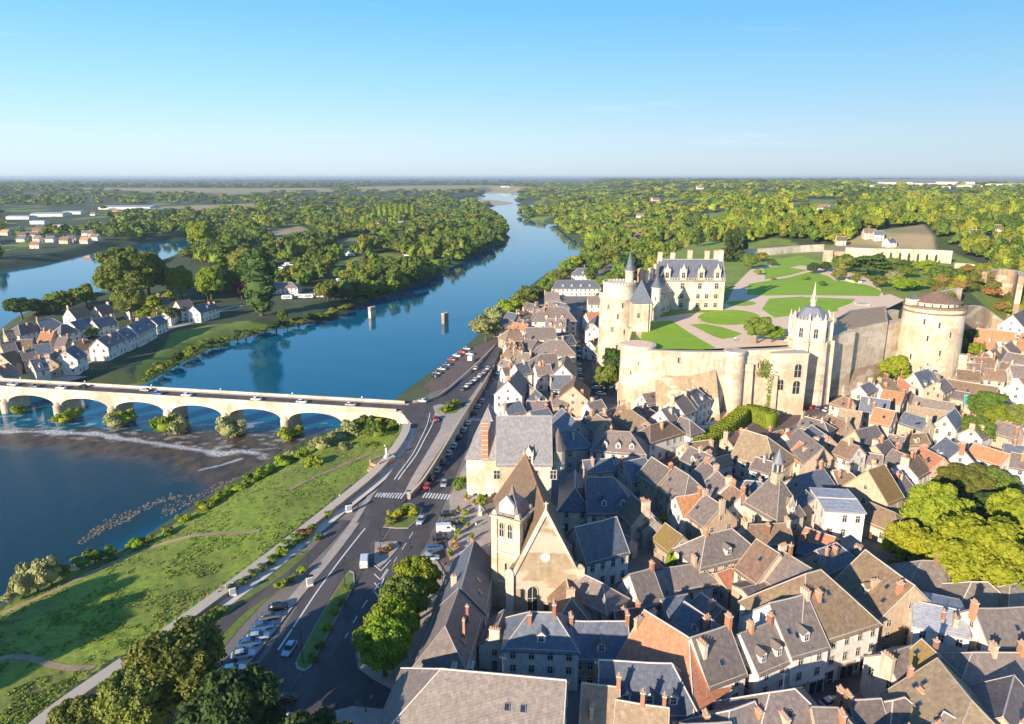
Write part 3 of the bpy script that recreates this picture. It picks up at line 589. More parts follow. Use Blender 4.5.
def ant():
    m=MB(); m.tube((0,0,0),(0,0,3.2),.03,.03,5); m.tube((-.6,0,3.0),(.6,0,3.0),.02,.02,4); m.tube((-.45,-.3,2.95),(-.45,.3,2.95),.015,.015,4); m.tube((.1,-.3,2.95),(.1,.3,2.95),.015,.015,4); m.tube((.5,-.25,2.95),(.5,.25,2.95),.015,.015,4)
    return m.mesh('aerial',['metal_grey'])
M_AN=ant()
HOUSES=[]   # (root, cx, cy, L, W, yaw, meta)
def roof_mesh(L,w,he,rise,ha,hb,mat,o=.35,flat=False):
    t=rise/w; ze=he-o*t; zr_=he+rise
    a=(-L/2+ (w if ha else -o*.6)); b=(L/2-(w if hb else -o*.6))
    if a>b: a=b=(a+b)/2
    ex0=-L/2-(o if ha else o*.6); ex1=L/2+(o if hb else o*.6)
    V=[(ex0,-w-o,ze),(ex1,-w-o,ze),(ex1,w+o,ze),(ex0,w+o,ze),(a,0,zr_),(b,0,zr_)]
    Fc=[(0,1,5,4),(2,3,4,5)]
    if ha: Fc.append((3,0,4))
    if hb: Fc.append((1,2,5))
    th=.24; Vb=[(x,y,z-th) for x,y,z in V]; m=MB(); n=6
    F2=[tuple(reversed([i+n for i in f])) for f in Fc]
    ed=[(0,1),(2,3)]+([(3,0)] if ha else [(0,4),(4,3)])+([(1,2)] if hb else [(1,5),(5,2)])
    m.add(V+Vb,Fc+F2+[(p,q,q+n,p+n) for p,q in ed])
    r=MB()
    def bar(p,q,s=.12):
        r.tube((p[0],p[1],p[2]+.03),(q[0],q[1],q[2]+.03),s,s,5)
    if b-a>.1: bar(V[4],V[5],.15)
    if ha: bar(V[0],V[4],.11); bar(V[3],V[4],.11)
    if hb: bar(V[1],V[5],.11); bar(V[2],V[5],.11)
    if not ha: bar(V[0],V[4],.07); bar(V[3],V[4],.07)
    if not hb: bar(V[1],V[5],.07); bar(V[2],V[5],.07)
    return m,r,a,b,t
def wall_mesh(L,w,he,rise,ha,hb):
    m=MB(); b0=-1.5
    V=[(-L/2,-w,b0),(L/2,-w,b0),(L/2,w,b0),(-L/2,w,b0),(-L/2,-w,he),(L/2,-w,he),(L/2,w,he),(-L/2,w,he)]
    Fc=[(0,1,5,4),(2,3,7,6)]; k=8
    e=.28*rise/ w
    if hb: Fc.append((1,2,6,5))
    else: V.append((L/2,0,he+rise-.1)); Fc.append((1,2,6,k,5)); k+=1
    if ha: Fc.append((3,0,4,7))
    else: V.append((-L/2,0,he+rise-.1)); Fc.append((3,0,4,k,7)); k+=1
    m.add(V,Fc); m.box((0,-w,he-.12),(L+.1,.16,.22),0,1); m.box((0,w,he-.12),(L+.1,.16,.22),0,1)
    return m
def house(r1,r2,w,he,pitch,roof,wall,hip='',ch=None,dm=0,sk=0,base=7.0,floors=None,nch=None,world=None,near=None,an=0,shutter=None,kind='house',label=None,cat='house',name=None,extra=None,dside=None,bays=None,door=True,skipwin=False):
    rise=w*math.tan(math.radians(pitch))
    if world: (x0,y0),(x1,y1)=world
    else:
        zt=base+he+rise; x0,y0,_=G(*r1,zt); x1,y1,_=G(*r2,zt)
    yaw=math.atan2(y1-y0,x1-x0); Lr=math.hypot(x1-x0,y1-y0)
    L=Lr; cx,cy=(x0+x1)/2,(y0+y1)/2; ha='a' in hip; hb='b' in hip
    ux,uy=math.cos(yaw),math.sin(yaw)
    if ha: L+=w; cx-=ux*w/2; cy-=uy*w/2
    if hb: L+=w; cx+=ux*w/2; cy+=uy*w/2
    if L<2*w*.5: L=max(L,w)
    d=math.hypot(cx,cy)
    if near is None: near=d<185
    t=thing(name or kind,None,cat,(cx,cy,base),yaw)
    wm=wall_mesh(L,w,he,rise,ha,hb).build('wall',[wall,'cap'],t)
    m,r,a,b,tn=roof_mesh(L,w,he,rise,ha,hb,roof)
    ro=m.build('roof',[roof],t); rg_=r.build('ridge',['ridge'],ro)
    if d<300 and pitch<60:
        sg=random.Random(int(cx*7+cy*5)); amp=min(.16,L*.012); ph=sg.random()*6
        for ob_,cuts in ((ro,5),(rg_,5)):
            bm=bmesh.new(); bm.from_mesh(ob_.data); bmesh.ops.subdivide_edges(bm,edges=[e for e in bm.edges if abs(e.verts[0].co.x-e.verts[1].co.x)>1.2],cuts=cuts,use_grid_fill=True)
            for v in bm.verts:
                u_=min(1,max(0,(v.co.x+L/2)/L)); v.co.z-=amp*(math.sin(math.pi*u_)*.8+.25*math.sin(u_*9+ph))*(1 if v.co.z>he else .5)
            bm.to_mesh(ob_.data); bm.free()
    rs=random.Random(int(cx*13+cy*7))
    # chimneys
    if ch is None:
        ch=[]
        if nch is None: nch=rs.choice((1,1,2,2,3)) if d<420 else rs.choice((0,1,1,2))
        for q in rs.sample([.04,.96,.3,.7,.5],min(nch,5)): ch.append((q,rs.choice((0,0,.35,-.35)),rs.choice((0,0,1,1,2,3))))
    for q,off,k in ch:
        xx=a+(b-a)*q; yy=off*w; z=he+rise-abs(yy)*tn
        c=put('chimney',M_CH[k],ro,(xx,yy,z-.35),rs.choice((0,math.pi/2)) if k==2 else math.pi/2,(rs.uniform(.65,.95),rs.uniform(.75,1),rs.uniform(.65,1.0)))
        c.rotation_euler=(0,0,math.pi/2)
    # which long side faces the camera
    side=-1 if (-uy*0+0)==1 else (-1 if ((uy)*(-cx)+(-ux)*(-cy))>0 else 1)   # normal of side -1 is (uy,-ux)
    sides=[side] if d>230 else [side,-side]
    dk=roof if roof in M_DM else 'default'
    if dm:
        s=dside or side
        for i in range(dm):
            xx=-L/2+L*(i+.5)/dm; sc=1.0; yy=w*.80
            if ha or hb: xx*=.72
            z=he+(w-yy)*tn
            put('dormer',M_DM[dk],ro,(xx,s*yy,z-.15),0 if s<0 else math.pi,(sc,sc,sc))
    if sk:
        for i in range(sk):
            s=rs.choice((-1,1)) if i else side; xx=rs.uniform(a*.8,b*.8) if b-a>1 else 0; f=rs.uniform(.35,.7); yy=s*w*f; z=he+(w-abs(yy))*tn
            o=put('skylight',M_SK,ro,(xx,yy,z)); ang=math.atan(tn); o.rotation_euler=(-s*ang,0,0)
    if an: put('aerial',M_AN,ro,(a+(b-a)*.5,0,he+rise-.2),rs.random()*3)
    # windows
    if not skipwin:
        fl=floors or max(1,int(round(he/3.1))); gh=he/fl
        def wall_windows(n,pos,rot,ln,top=None):
            cnt=0
            for f in range(fl):
                for i in range(n):
                    if rs.random()<.12: continue
                    u=(i+.5)/n*ln-ln/2; z=gh*f+gh*.52; p=pos(u)
                    h_=min(1.7,gh*.5); ww=1.0
                    if f==0 and i==n//2 and door:
                        put('door',M_DO[rs.random()<.5],t,(p[0],p[1],1.05),rot,(1.0,1,2.1)); continue
                    if near:
                        wo=put('window',M_PANE,t,(p[0],p[1],z),rot,(ww,1,h_)); put('frame',M_FR,wo)
                        if shutter is not None and rs.random()<.85:
                            for sx in (-.78,.78): put('shutter',M_SH[shutter],wo,(sx,0,0))
                    else: put('window',M_WIN,t,(p[0],p[1],z),rot,(ww*1.05,1,h_))
        for s in sides:
            n=bays or max(1,int(L/(2.7 if d<230 else 3.2)))
            wall_windows(n,(lambda u,s=s:(u,s*w)),0 if s>0 else math.pi,L)
        for s,hp in ((-1,ha),(1,hb)):
            nx,ny=ux*s,uy*s
            if nx*(-cx)+ny*(-cy)>0:
                n=max(1,int(2*w/3.4)); wall_windows(n,(lambda u,s=s:(s*L/2,u)),-s*math.pi/2,2*w)
                if not hp and rise>3: put('window',M_WIN if not near else M_WIN,t,(s*L/2,0,he+rise*.3),-s*math.pi/2,(.9,1,1.2))
    HOUSES.append(dict(root=t,c=(cx,cy),L=L,W=2*w,yaw=yaw,roof=roof,wall=wall,ch=len(ch),dm=dm,sk=sk,he=he,base=base,label=label,hip=ha or hb,big=L*w))
    return t
R_=dict(s='slate',n='slate_brown',b='brown_tile',t='tan_tile',o='orange_tile',m='moss_tile',z='zinc',g='teal_sheet')
W_=dict(c='plaster_cream',w='plaster_white',t='plaster_tan',g='plaster_grey',r='rubble',a='ashlar',p='ashlar_pale')
def H(x1,y1,x2,y2,w,he,p,rw,hip='',**k):
    return house((x1,y1),(x2,y2),w,he,p,R_[rw[0]],W_[rw[1]],hip,**k)
# ---- foreground, traced ridge by ridge
H(441,668,565,680,9,9,42,'nt','a',ch=[(.02,.75,1),(.18,.6,1)],sk=4,an=1,label='big brown slate roof building filling the bottom edge beside the road')
H(459,588,445,626,4.6,6.5,48,'nw','b',ch=[(.5,.6,4),(.85,.65,4)],sk=1,dside=1,label='long slate house with white end wall between the round trees and church tower')
H(474,541,461,588,4.6,6.5,48,'sw','',ch=[(.7,-.5,1)],sk=2,label='long slate range behind the white-ended house left of the church tower')
H(494.6,634,504,610,3,5,42,'nw','',nch=1,near=True,label='small white gabled house between long slate roof and church')
H(530,611,554,612,4.4,8.2,46,'sw','ab',ch=[(0,-.3,2),(1,0,0)],dm=1,sk=2,shutter=0,bays=4,label='white two-storey town house with hipped slate roof and one white dormer')
H(572,621,627,621,4.4,6,46,'sr','',ch=[(0,0,0),(.98,0,0)],dm=1,bays=5,floors=2,label='slate-roofed timbered house with one dormer right of the white town house')
H(600,660,672,663,4,6,58,'sw','b',ch=[(.0,.8,2)],dm=3,label='dark slate mansard shop with three round-topped white dormers')
H(645,610,689,637,6.6,6.5,46,'ot','b',ch=[(0.02,.3,3),(0.05,-.3,1)],dm=0,label='big house with sunlit orange tiled roof facing the road')
H(692,637,728,625,5,8,50,'nw','',ch=[(.15,-.3,3),(.98,0,0)],sk=1,near=True,label='tall purple slate shop house right of the large orange roof')
H(741,633,772,621,4.6,8,46,'nw','',ch=[(.3,0,0),(.9,0,0)],dm=2,shutter=0,label='cream street house with two stone dormers on a brown roof')
H(770,603,806,594,6.4,9,45,'nw','',ch=[(.95,0,3)],sk=2,dm=1,near=True,label='broad cream street house with wide brown roof and shop windows')
H(806,573,821,569,7.6,9.5,48,'bw','ab',ch=[(0.1,-.4,0)],sk=3,near=True,label='large hipped brown-tiled corner house ending the street row')
H(782,550,811,568,5,8,46,'nc','',nch=2,sk=1); H(757,539,779,553,5.4,8,46,'bc','',ch=[(.6,.4,3)],sk=1)
H(706,534,732,528,4.6,7,46,'nc','ab',ch=[(0,0,0)],dm=1,near=True); H(664,568,695,563,4.2,4.2,35,'nw','b',nch=1)
H(717,573,731,568,3.6,4,32,'ot','',nch=0); H(742,588,765,581,2.8,7,15,'nr','',nch=0); H(630,574,652,568,4.5,5,48,'nw','',ch=[(.95,0,0)],near=True)
H(662,599,687,594,3.6,4,30,'sg','',nch=0); H(701,593,722,609,3.2,4,35,'ng','',nch=1); H(575,527,616,517,5.4,7,48,'sw','',ch=[(.85,.5,0)],dm=0,near=True,label='white house with blue slate roof directly behind the church nave')
H(586,477,614,477,6,6,50,'sp','b',ch=[(.02,0,2)],dm=2,near=True,label='dark slate town house with two white dormers behind the church'); H(575,487,575,470,4,6,48,'sp','a',nch=1,dm=0)
H(583,460,611,458,3.6,6,35,'sp','',nch=1); H(609,430,630,431.5,5.2,7,44,'nw','ab',ch=[(.1,.1,0)],dm=3,label='white house with hipped slate roof and three dormers near the castle wall')
H(597,414,606,420,4,8,40,'tt','',ch=[(.1,.6,3),(.9,.3,3)]); H(622,403,645,419,4.2,7,42,'bt','',nch=2); H(623,412,646,428,3.2,6,42,'nt','',nch=1); H(650,425,667,420,4,7,45,'bw','ab',nch=1)
H(661,409.5,669,406,4.6,8,44,'nw','',nch=2,near=False); H(673,398.5,684,393.5,5,9,44,'nw','',ch=[(0,0,3),(.98,0,3)]); H(689,392,697,388,4,9,48,'sw','b',ch=[(.0,0,1),(.9,.2,1)],dm=1); H(701,391,712,384,4,7,44,'nw','',nch=2,dm=2)
H(652,457,671,469,4.6,7,44,'nt','',ch=[(.95,0,0)]); H(622,462,645,457,5,5,40,'sg','',ch=[(0,0,2)]); H(675,466,689,475,5,6.5,48,'nt','ab',ch=[(.2,.5,0)],sk=1); H(676,497,700,493,3.6,6,44,'ow','',nch=1,near=True)
H(705.5,494,722,505,5,6,44,'nt','',ch=[(.02,0,1),(.98,0,1)],sk=1); H(632,494,646,507,3.7,6,50,'bt','',nch=2,near=True); H(665.6,523,682,535,3.6,4,44,'mr','',nch=0); H(640,503,655,520,3,5,40,'ng','',nch=1)
H(705,460,717,470,4.2,8,44,'nw','',ch=[(.2,0,0),(.9,0,1)]); H(717,470,729,482,4.2,8,44,'nw','',ch=[(.95,0,3)],sk=1); H(729,482,743,493,4.2,7.5,44,'bw','',ch=[(.3,0,0),(.95,0,0)]); H(746,480,761,481,4.4,7,44,'sw','ab',ch=[(1,.3,0)],sk=0)
H(743.5,429.6,767,436,6.6,6,46,'tc','b',ch=[(0,.3,1)],near=False,label='large tan-tiled hall beside the clipped hedge below the castle'); H(756,457,775,462,4,7,30,'nw','',nch=1); H(786,433,798,428,4.2,6,46,'oc','',nch=1); H(799,428,823,447,5,7,44,'nt','',nch=1,sk=3)
H(800,441,813,449,3.8,6,46,'oc','',nch=1); H(879,383,893,380,3.6,6,44,'bw','',nch=1); H(898,379,912,380,3.6,6,44,'ot','',ch=[(.2,0,4)]); H(914,373,929,368.5,5,7,50,'sc','',ch=[(0.98,0,3)],dm=2,label='blue slate house with two dormers below the big round tower')
H(862,396,890,400,4.6,6,44,'sc','',nch=2); H(840,408,862,411.6,4.6,5,44,'tc','',nch=1); H(875,407,895,411,4,9,46,'oc','',ch=[(0,0,0),(0.02,.7,0)],sk=1,label='tall narrow cream house with bright orange tiled roof and skylight')
H(855,430,876,425,4.2,6,48,'nt','',nch=0); H(828,414,848,421,3.8,5,44,'bt','',nch=1,dm=1); H(812,425,830,437,4.2,6,42,'st','',nch=1); H(842,440,859,446,4,9,40,'bw','',nch=1,label='tall narrow white house with lichened brown roof in mid town'); H(865,452,883,455,3.3,5,44,'nt','',nch=1)
H(890,434,905,437,4,6,40,'nt','',nch=2,sk=1); H(915,396,955,403,3.6,5,42,'nt','',nch=0); H(910,405,948,411,4.6,5,42,'tt','',ch=[(.15,.5,1)]); H(946,415.5,955,408,3.6,7,50,'sc','',nch=0,label='chapel-like stone building with slate gable facing the town trees')
H(948,379,998,387,4.6,5,42,'bt','',nch=0,sk=1); H(947,389,970,393,3,4,38,'nt','',nch=0); H(965,395,981.5,397,3.2,4,38,'gt','',nch=0,label='small building roofed in bright teal green sheet'); H(988,401,1006,395,3.6,4,40,'sw','',nch=0); H(1019,379,1030,373,5.4,6,46,'ow','',nch=1,dm=0)
H(946,437,962,448,5,7,46,'sw','',ch=[(.4,.4,0),(.98,0,0)],dm=1); H(922,446,944,458,5,6,44,'ot','',ch=[(.0,.2,0),(.3,.6,0)],sk=2); H(975,443,1010,454,3.8,5,38,'ow','',nch=0); H(1005,443,1024,446,3.5,5,35,'sw','',nch=2); H(1012,452,1034,456,4,5,40,'nw','',nch=1)
H(868,470,884,464,6.2,7.5,48,'mt','',ch=[(.98,.3,3)],near=False,label='tall tan gabled house with mossy golden tiled roof near the park trees'); H(870,502,895,512,3.8,4.5,42,'bc','ab',nch=0); H(818,497,856,499,6.5,11,4,'zw','',nch=0,near=True,floors=3,label='tall cream block with flat grey zinc roof beside the bell tower hall')
H(806,527,835,537,3.8,4.5,34,'ot','',nch=0); H(797,476,823,468,4.2,6,40,'sg','',ch=[(.9,0,2)]); H(806,490,815,498,4,7,40,'sg','',nch=0); H(800,540,822,545,3,4,30,'sg','',nch=1)
H(885,478,900,470,4,6,40,'nw','',nch=3); H(905,462,918,455,4,7,40,'bw','',nch=3); H(893,449,908,455,3.6,6,42,'nt','',nch=2)
# ---- foreground right
H(922,560,967,562,5,6,42,'nw','a',nch=2,sk=2,near=True); H(972,581,988,581.6,5,6,40,'nw','ab',nch=0,near=True); H(1010,584,1030,581,5,6,42,'nw','a',nch=0); H(866,550,914,585,6.4,8,44,'bt','',ch=[(.9,-.3,0),(.55,-.5,1)],sk=3,dm=1,near=True)
H(912,600,965,611,6.5,9,12,'zw','',ch=[(.1,.5,3),(.75,-.6,3),(.55,-.5,2)],dm=0,shutter=0,near=True,floors=3,label='pale blue-white corner building with flat zinc roof and attic windows')
H(975,608.6,1040,606,5,9,42,'nw','',ch=[(0,0,0)],sk=1,near=True,shutter=0); H(972,652,1040,652,5,6,40,'nt','a',nch=2,near=True); H(1014,676,1003,716,6.6,6,42,'nt','',nch=1,near=True); H(938,658.5,972,700,7.6,7,42,'tt','b',ch=[(0,-.5,2)],sk=4,near=True,label='large streaked grey-tan roof at the bottom right corner')
H(924,641,938,654,4.2,8,44,'mt','',ch=[(.5,.2,2)],sk=1,near=True,label='small roof of golden orange mossy tiles behind the streaked roof'); H(884,654,913,645,3.6,7.5,40,'nc','',ch=[(0,-.3,3)],near=True,bays=3); H(893,700,905,697,4,6,42,'nt','ab',nch=0,near=True); H(849,700,880,698.6,4,6,40,'nt','',ch=[(0,0,0),(.05,.6,0)],near=True); H(910,700,930,698,3.5,6,40,'bt','',nch=1,near=True)
H(770,692,795,688,6,6,44,'nt','ab',ch=[(.2,-.5,3)],sk=2,near=True,an=1); H(813,707,838,707,5,6,44,'nt','b',ch=[(1,-.3,0)],sk=1,near=True); H(730,710,754,702,5,6,42,'nt','a',ch=[(.9,-.3,0)],near=True); H(583,683,619,687,5.6,6,40,'tc','',ch=[(.95,0,2),(.3,-.6,1)],near=True,label='small house with plain sand-coloured roof at the bottom centre'); H(617,700,668,708,4.6,6,40,'tc','',ch=[(.5,0,2),(.9,.1,2)],near=True,an=1); H(690,724,730,722,5,6,40,'nt','',nch=2,near=True)
H(950,715,985,735,6,6,42,'nt','',nch=1,near=True); H(880,735,930,740,6,6,42,'nt','',nch=1,near=True)
for h in HOUSES:
    if h['label'] and h['label'].startswith(('broad cream','large hipped brown','tall purple','cream street')):
        t=h['root']; ux,uy=math.cos(h['yaw']),math.sin(h['yaw']); s=-1 if (uy*(-h['c'][0])-ux*(-h['c'][1]))>0 else 1
        n=max(2,int(h['L']/4.5))
        for i in range(n):
            x=(i+.5)/n*h['L']-h['L']/2; m=MB(); m.box((0,s*.05,1.45),(3.1,.22,2.5),0,0); m.box((0,s*.12,2.95),(3.6,.45,.4),0,1); m.box((0,s*.14,1.45),(.09,.2,2.5),0,1); m.box((-1.65,s*.1,1.45),(.22,.3,2.9),0,1); m.box((1.65,s*.1,1.45),(.22,.3,2.9),0,1); m.build('shop_window',['glass','shutter_white' if i%2 else 'cap'],t,(x,s*h['W']/2,0))
# ---- north side of hotel
H(508,381,518,370,5.4,8,46,'nw','',ch=[(.1,0,0)],near=False,label='large blank white gable beside the quay street behind the grand hall'); H(522,379,541,394,3.4,6,44,'sw','',nch=1); H(563,365,566,355,4.4,9,46,'nw','',nch=1,label='white gabled house behind the grey mansard roof'); H(551,375,571,375,4,6.5,50,'sw','',ch=[(0,-.4,1),(1,-.4,0)]); H(573,386,576,376,5.6,8,42,'bt','',ch=[(.1,-.6,0)]); H(551,396,565,395,3.2,6,40,'nt','',nch=1); H(562,408,578,421,4.6,7,42,'sg','',nch=2); H(562,431,576,430,4.5,7,44,'sg','b',nch=1)
H(527,401,545,401,4,5,32,'nt','',nch=1); H(503,404,520,401,4,6,36,'sw','',nch=1); H(530,411,548,408,3,6,30,'sg','',nch=1)
H(525.6,327.5,555,327,5.2,8,44,'nw','',ch=[(.98,0,3)]); H(548,340,563,340,6,8,44,'nw','ab',ch=[(.1,.5,1),(1,.3,1)]); H(543,307,565,307,6.2,9,48,'nw','ab',nch=2,dm=2); H(546,318.5,566,319,4.2,8,44,'nw','',nch=2,dm=2); H(545,292,559,292,5,8,44,'nt','',ch=[(0,0,1),(.95,0,3)])
H(558,280,594,280,5,6,48,'sw','ab',ch=[],dm=4,near=False,label='long low white building with slate mansard and four dormers by the river trees'); H(578,268,587,268,5,8,46,'sw','ab',nch=1,dm=1); H(588,296,601,296,5,7,42,'nw','',nch=1); H(586,313,598,312,4.4,7,44,'ow','',nch=2); H(594,324,597,315,4.6,7,42,'nw','',nch=1); H(590,341,600,337,4,6,42,'nw','',nch=1)
H(519,352,531,353,4.6,7,42,'nw','',nch=2); H(540,354,556,353,4.6,8,44,'nw','a',nch=1); H(515,364,527,362,4,7,44,'sw','',nch=1); H(535,365,550,364,4,7,42,'nw','',nch=2)
# ---- island village
I=dict(base=4.6,near=False)
H(18,325,30,322,5,5.5,42,'nw','ab',nch=1,**I); H(37,320,52,318,5,6,44,'sw','b',nch=2,**I); H(67.6,308.5,84,305.5,5.6,6,46,'bw','',nch=1,**I); H(95,306.5,108,304,4.4,6,46,'nc','',nch=1,**I); H(70,322,88,317.5,5,5.5,42,'sw','',nch=0,sk=1,**I); H(92,320,112,316,4.4,5.5,42,'sw','',nch=1,**I); H(61,325,66,324,4,6,46,'nw','ab',nch=0,**I); H(41,331.5,54,331.5,4.4,8,44,'ot','',nch=3,**I)
H(17,340,32,339,5,6,42,'bt','',nch=1,**I); H(58,337,68,337,4.6,6,44,'nt','',nch=1,**I); H(73,341,86,339,4.6,6,42,'bw','b',nch=1,**I); H(97,339,115,331,4.6,7,44,'nw','',nch=1,dm=2,**I); H(117,331,130,325,4.6,7,44,'sw','',nch=1,dm=2,**I); H(30,360,44,357.5,4.2,7,46,'sc','',nch=2,dm=1,**I); H(64,350,74,345,5,7,44,'sw','',nch=1,dm=1,**I); H(128,325,146,316.5,4.8,7.5,46,'sw','',nch=2,dm=2,**I)
H(150,318.5,160,315,4.2,6,42,'sw','',nch=1,**I); H(163,312,170,308,4,5.5,42,'nw','',nch=1,**I); H(176,301,189,299,4.6,8,46,'nw','',nch=1,**I); H(193,306,212,301,4.6,6.5,42,'sw','',nch=2,dm=1,**I); H(0,354,14,350,5,6,42,'bt','',nch=1,**I); H(-8,369,8,363,5,6,42,'nt','',nch=1,**I); H(47,357,55,351,4,6,42,'bt','',nch=1,**I); H(5,331,12,330,4,6,42,'nt','',nch=1,**I); H(125,303,133,302,5,6,42,'nw','',nch=1,**I); H(155,297,168,296,5,5,42,'nw','',nch=1,**I)
H(0,343,14,341,5,6,42,'nt','',nch=1,**I); H(20,351,34,349,4.5,6,42,'nt','',nch=2,**I); H(33,345,50,343,4.4,6,42,'st','',nch=1,**I); H(273,282,292,282,6,5,32,'nw','ab',nch=0,**I); H(378,222,388,221,8,9,40,'bt','',nch=0,**I); H(398,221,414,221,6,8,20,'zw','',nch=0,**I)
# ---- upper right town below the big round tower
U=dict(base=9,near=False)
H(978,328.5,1017,332.5,4.6,6,42,'ow','',nch=1,**U); H(1004,345,1012,341,4,6,44,'nt','',nch=1,**U); H(1013,315,1024,309,6,9,46,'nw','',nch=1,**U); H(1010,339,1030,342,4,6,42,'ot','',nch=0,**U); H(958,353,968,357,4.4,6,46,'oc','',nch=1,**U); H(975,357,994,358,4,6,42,'bc','',nch=1,**U); H(1008,352,1030,356,4,6,40,'nw','',nch=0,**U); H(990,350,1003,347,4,6,42,'nc','',nch=1,**U); H(957,369,980,371,4,5,40,'bt','',nch=1,**U); H(985,368,1005,370,4,6,42,'bc','',nch=1,**U); H(1010,365,1030,366,4.5,6,40,'nw','',nch=1,**U); H(968,363,985,364,3.5,5,40,'nt','',nch=1,**U); H(935,383,945,378,3.5,6,42,'nt','',nch=1,**U)
# ---- fill the remaining gaps of the dense old town with ordinary houses
def rect_pts(c,L,W,yaw,g=0):
    ux,uy=math.cos(yaw),math.sin(yaw); return [(c[0]+ux*a*(L/2+g)-uy*b*(W/2+g),c[1]+uy*a*(L/2+g)+ux*b*(W/2+g)) for a,b in ((-1,-1),(1,-1),(1,1),(-1,1))]
def obb(P,Q):
    for A_ in (P,Q):
        for i in (0,1):
            ex,ey=A_[i+1][0]-A_[i][0],A_[i+1][1]-A_[i][1]; l=math.hypot(ex,ey); nx,ny=ex/l,ey/l
            p=[x*nx+y*ny for x,y in P]; q=[x*nx+y*ny for x,y in Q]
            if max(p)<min(q) or max(q)<min(p): return False
    return True
RES=[]  # reserved rectangles/polygons (streets, landmarks, parks)
def reserve(L,z=7): RES.append(pw(L,z))
reserve([(640,470),(700,455),(740,428),(800,395),(845,385),(850,400),(815,425),(770,445),(735,445),(690,462),(655,478)])
reserve([(462,415),(575,412),(575,500),(460,505)]); reserve([(480,590),(600,590),(585,480),(520,440),(480,520)]); reserve([(730,545),(815,545),(810,470),(740,470)])
reserve([(650,725),(760,695),(850,662),(880,645),(870,690),(815,710),(740,728)]); reserve([(570,310),(583,300),(595,360),(612,420),(598,425),(580,380)])
reserve([(905,600),(880,540),(890,500),(935,455),(1100,455),(1150,600),(1000,600)]); reserve([(955,400),(1024,395),(1100,400),(1100,440),(985,440),(950,425)]); reserve([(600,320),(660,400),(740,400),(800,420),(870,395),(960,385),(960,300),(620,300)])
reserve([(650,560),(680,530),(695,545),(660,575)])
allow=pw([(505,330),(600,290),(605,360),(650,410),(700,440),(820,410),(880,378),(960,370),(980,330),(1060,330),(1200,420),(1250,560),(1250,760),(640,760),(600,690),(600,600),(575,520),(575,400),(505,380)],7)
foot=[rect_pts(h['c'],h['L'],h['W'],h['yaw'],-.3) for h in HOUSES]
rr=random.Random(11); nf=0
av=np.array(allow); lo=av.min(0); hi=av.max(0)
for k in range(9000):
    x=rr.uniform(lo[0],hi[0]); y=rr.uniform(lo[1],min(hi[1],460)); pt=np.array([[x,y]])
    if not inside(pt,allow)[0] or any(inside(pt,q)[0] for q in RES): continue
    pj=proj(x,y,12)
    if not(-60<pj[0]<1100 and pj[1]<790): continue
    Ln=rr.uniform(6.5,12) if k<4500 else rr.uniform(4.5,7.5); Wd=rr.uniform(5.8,8.4) if k<4500 else rr.uniform(4.2,6); yaw=rr.choice((.55,.55,.7,-.95,-1.0,-.8,0.2))+rr.uniform(-.12,.12)
    R4=rect_pts((x,y),Ln,Wd,yaw,.25)
    if any(obb(R4,f) for f in foot if abs(f[0][0]-x)<35 and abs(f[0][1]-y)<35): continue
    if any(inside(np.array(R4),q).any() for q in RES): continue
    ux,uy=math.cos(yaw),math.sin(yaw); he=rr.uniform(4.5,7.5) if k<4500 else rr.uniform(3.5,5.5)
    hip=rr.choice(('','','','a','b')); a0=-Ln/2+(Wd/2 if 'a' in hip else 0); b0=Ln/2-(Wd/2 if 'b' in hip else 0)
    if a0>b0-.5: hip='';a0,b0=-Ln/2,Ln/2
    house(None,None,Wd/2,he,rr.uniform(38,48),R_[rr.choice('ssnnbbtno')],W_[rr.choice('ccwwtg')],hip,world=((x+ux*a0,y+uy*a0),(x+ux*b0,y+uy*b0)),sk=rr.choice((0,0,1,2)),dm=rr.choice((0,0,0,1)),near=False)
    foot.append(R4); nf+=1
    if nf>=215: break
print('fill houses',nf,'all',len(HOUSES))
# ---- scattered far houses and sheds
far=[(792,214,6,'w'),(803,213,6,'w'),(812,212,5,'w'),(821,210,10,'w'),(833,209,7,'w'),(941,223,9,'w'),(932,207,7,'c'),(916,208,6,'c'),(1000,208,8,'c'),(1012,222,9,'w'),(975,236,9,'c'),(994,232,8,'w'),(640,236,10,'c'),(628,232,10,'w'),(636,240,9,'w'),(650,232,7,'c'),(655,205,6,'w'),(653,208,6,'w'),(840,262-17,7,'t'),(868,243,9,'b'),(877,244,7,'w'),(889,247,7,'w'),(630,245,10,'n'),(615,262,8,'w'),(700,187,5,'w'),(728,186,5,'w'),(745,193,5,'c'),(630,222,6,'w'),(640,218,6,'w'),(985,211,7,'w')]
for x,y,w_,c in far:
    z=35 if x>700 else 8
    if x>640 and y<215: z=30
    gx,gy,_=G(x,y,z); gz=hgt(gx,gy); gx,gy,_=G(x,y,gz); gz=hgt(gx,gy)
    ln=w_/700*gy*1.15*2*.55; yaw=random.uniform(-.3,.3); ux,uy=math.cos(yaw),math.sin(yaw)
    house(None,None,max(4.5,ln*.3),min(6,4+ln*.1),38,R_['s' if c!='b' else 'b'] if random.random()<.5 else R_['b'],W_['w' if c=='w' else 'c'],'',world=((gx-ux*ln/2,gy-uy*ln/2),(gx+ux*ln/2,gy+uy*ln/2)),base=gz,near=False,nch=1)
rs_=random.Random(3)
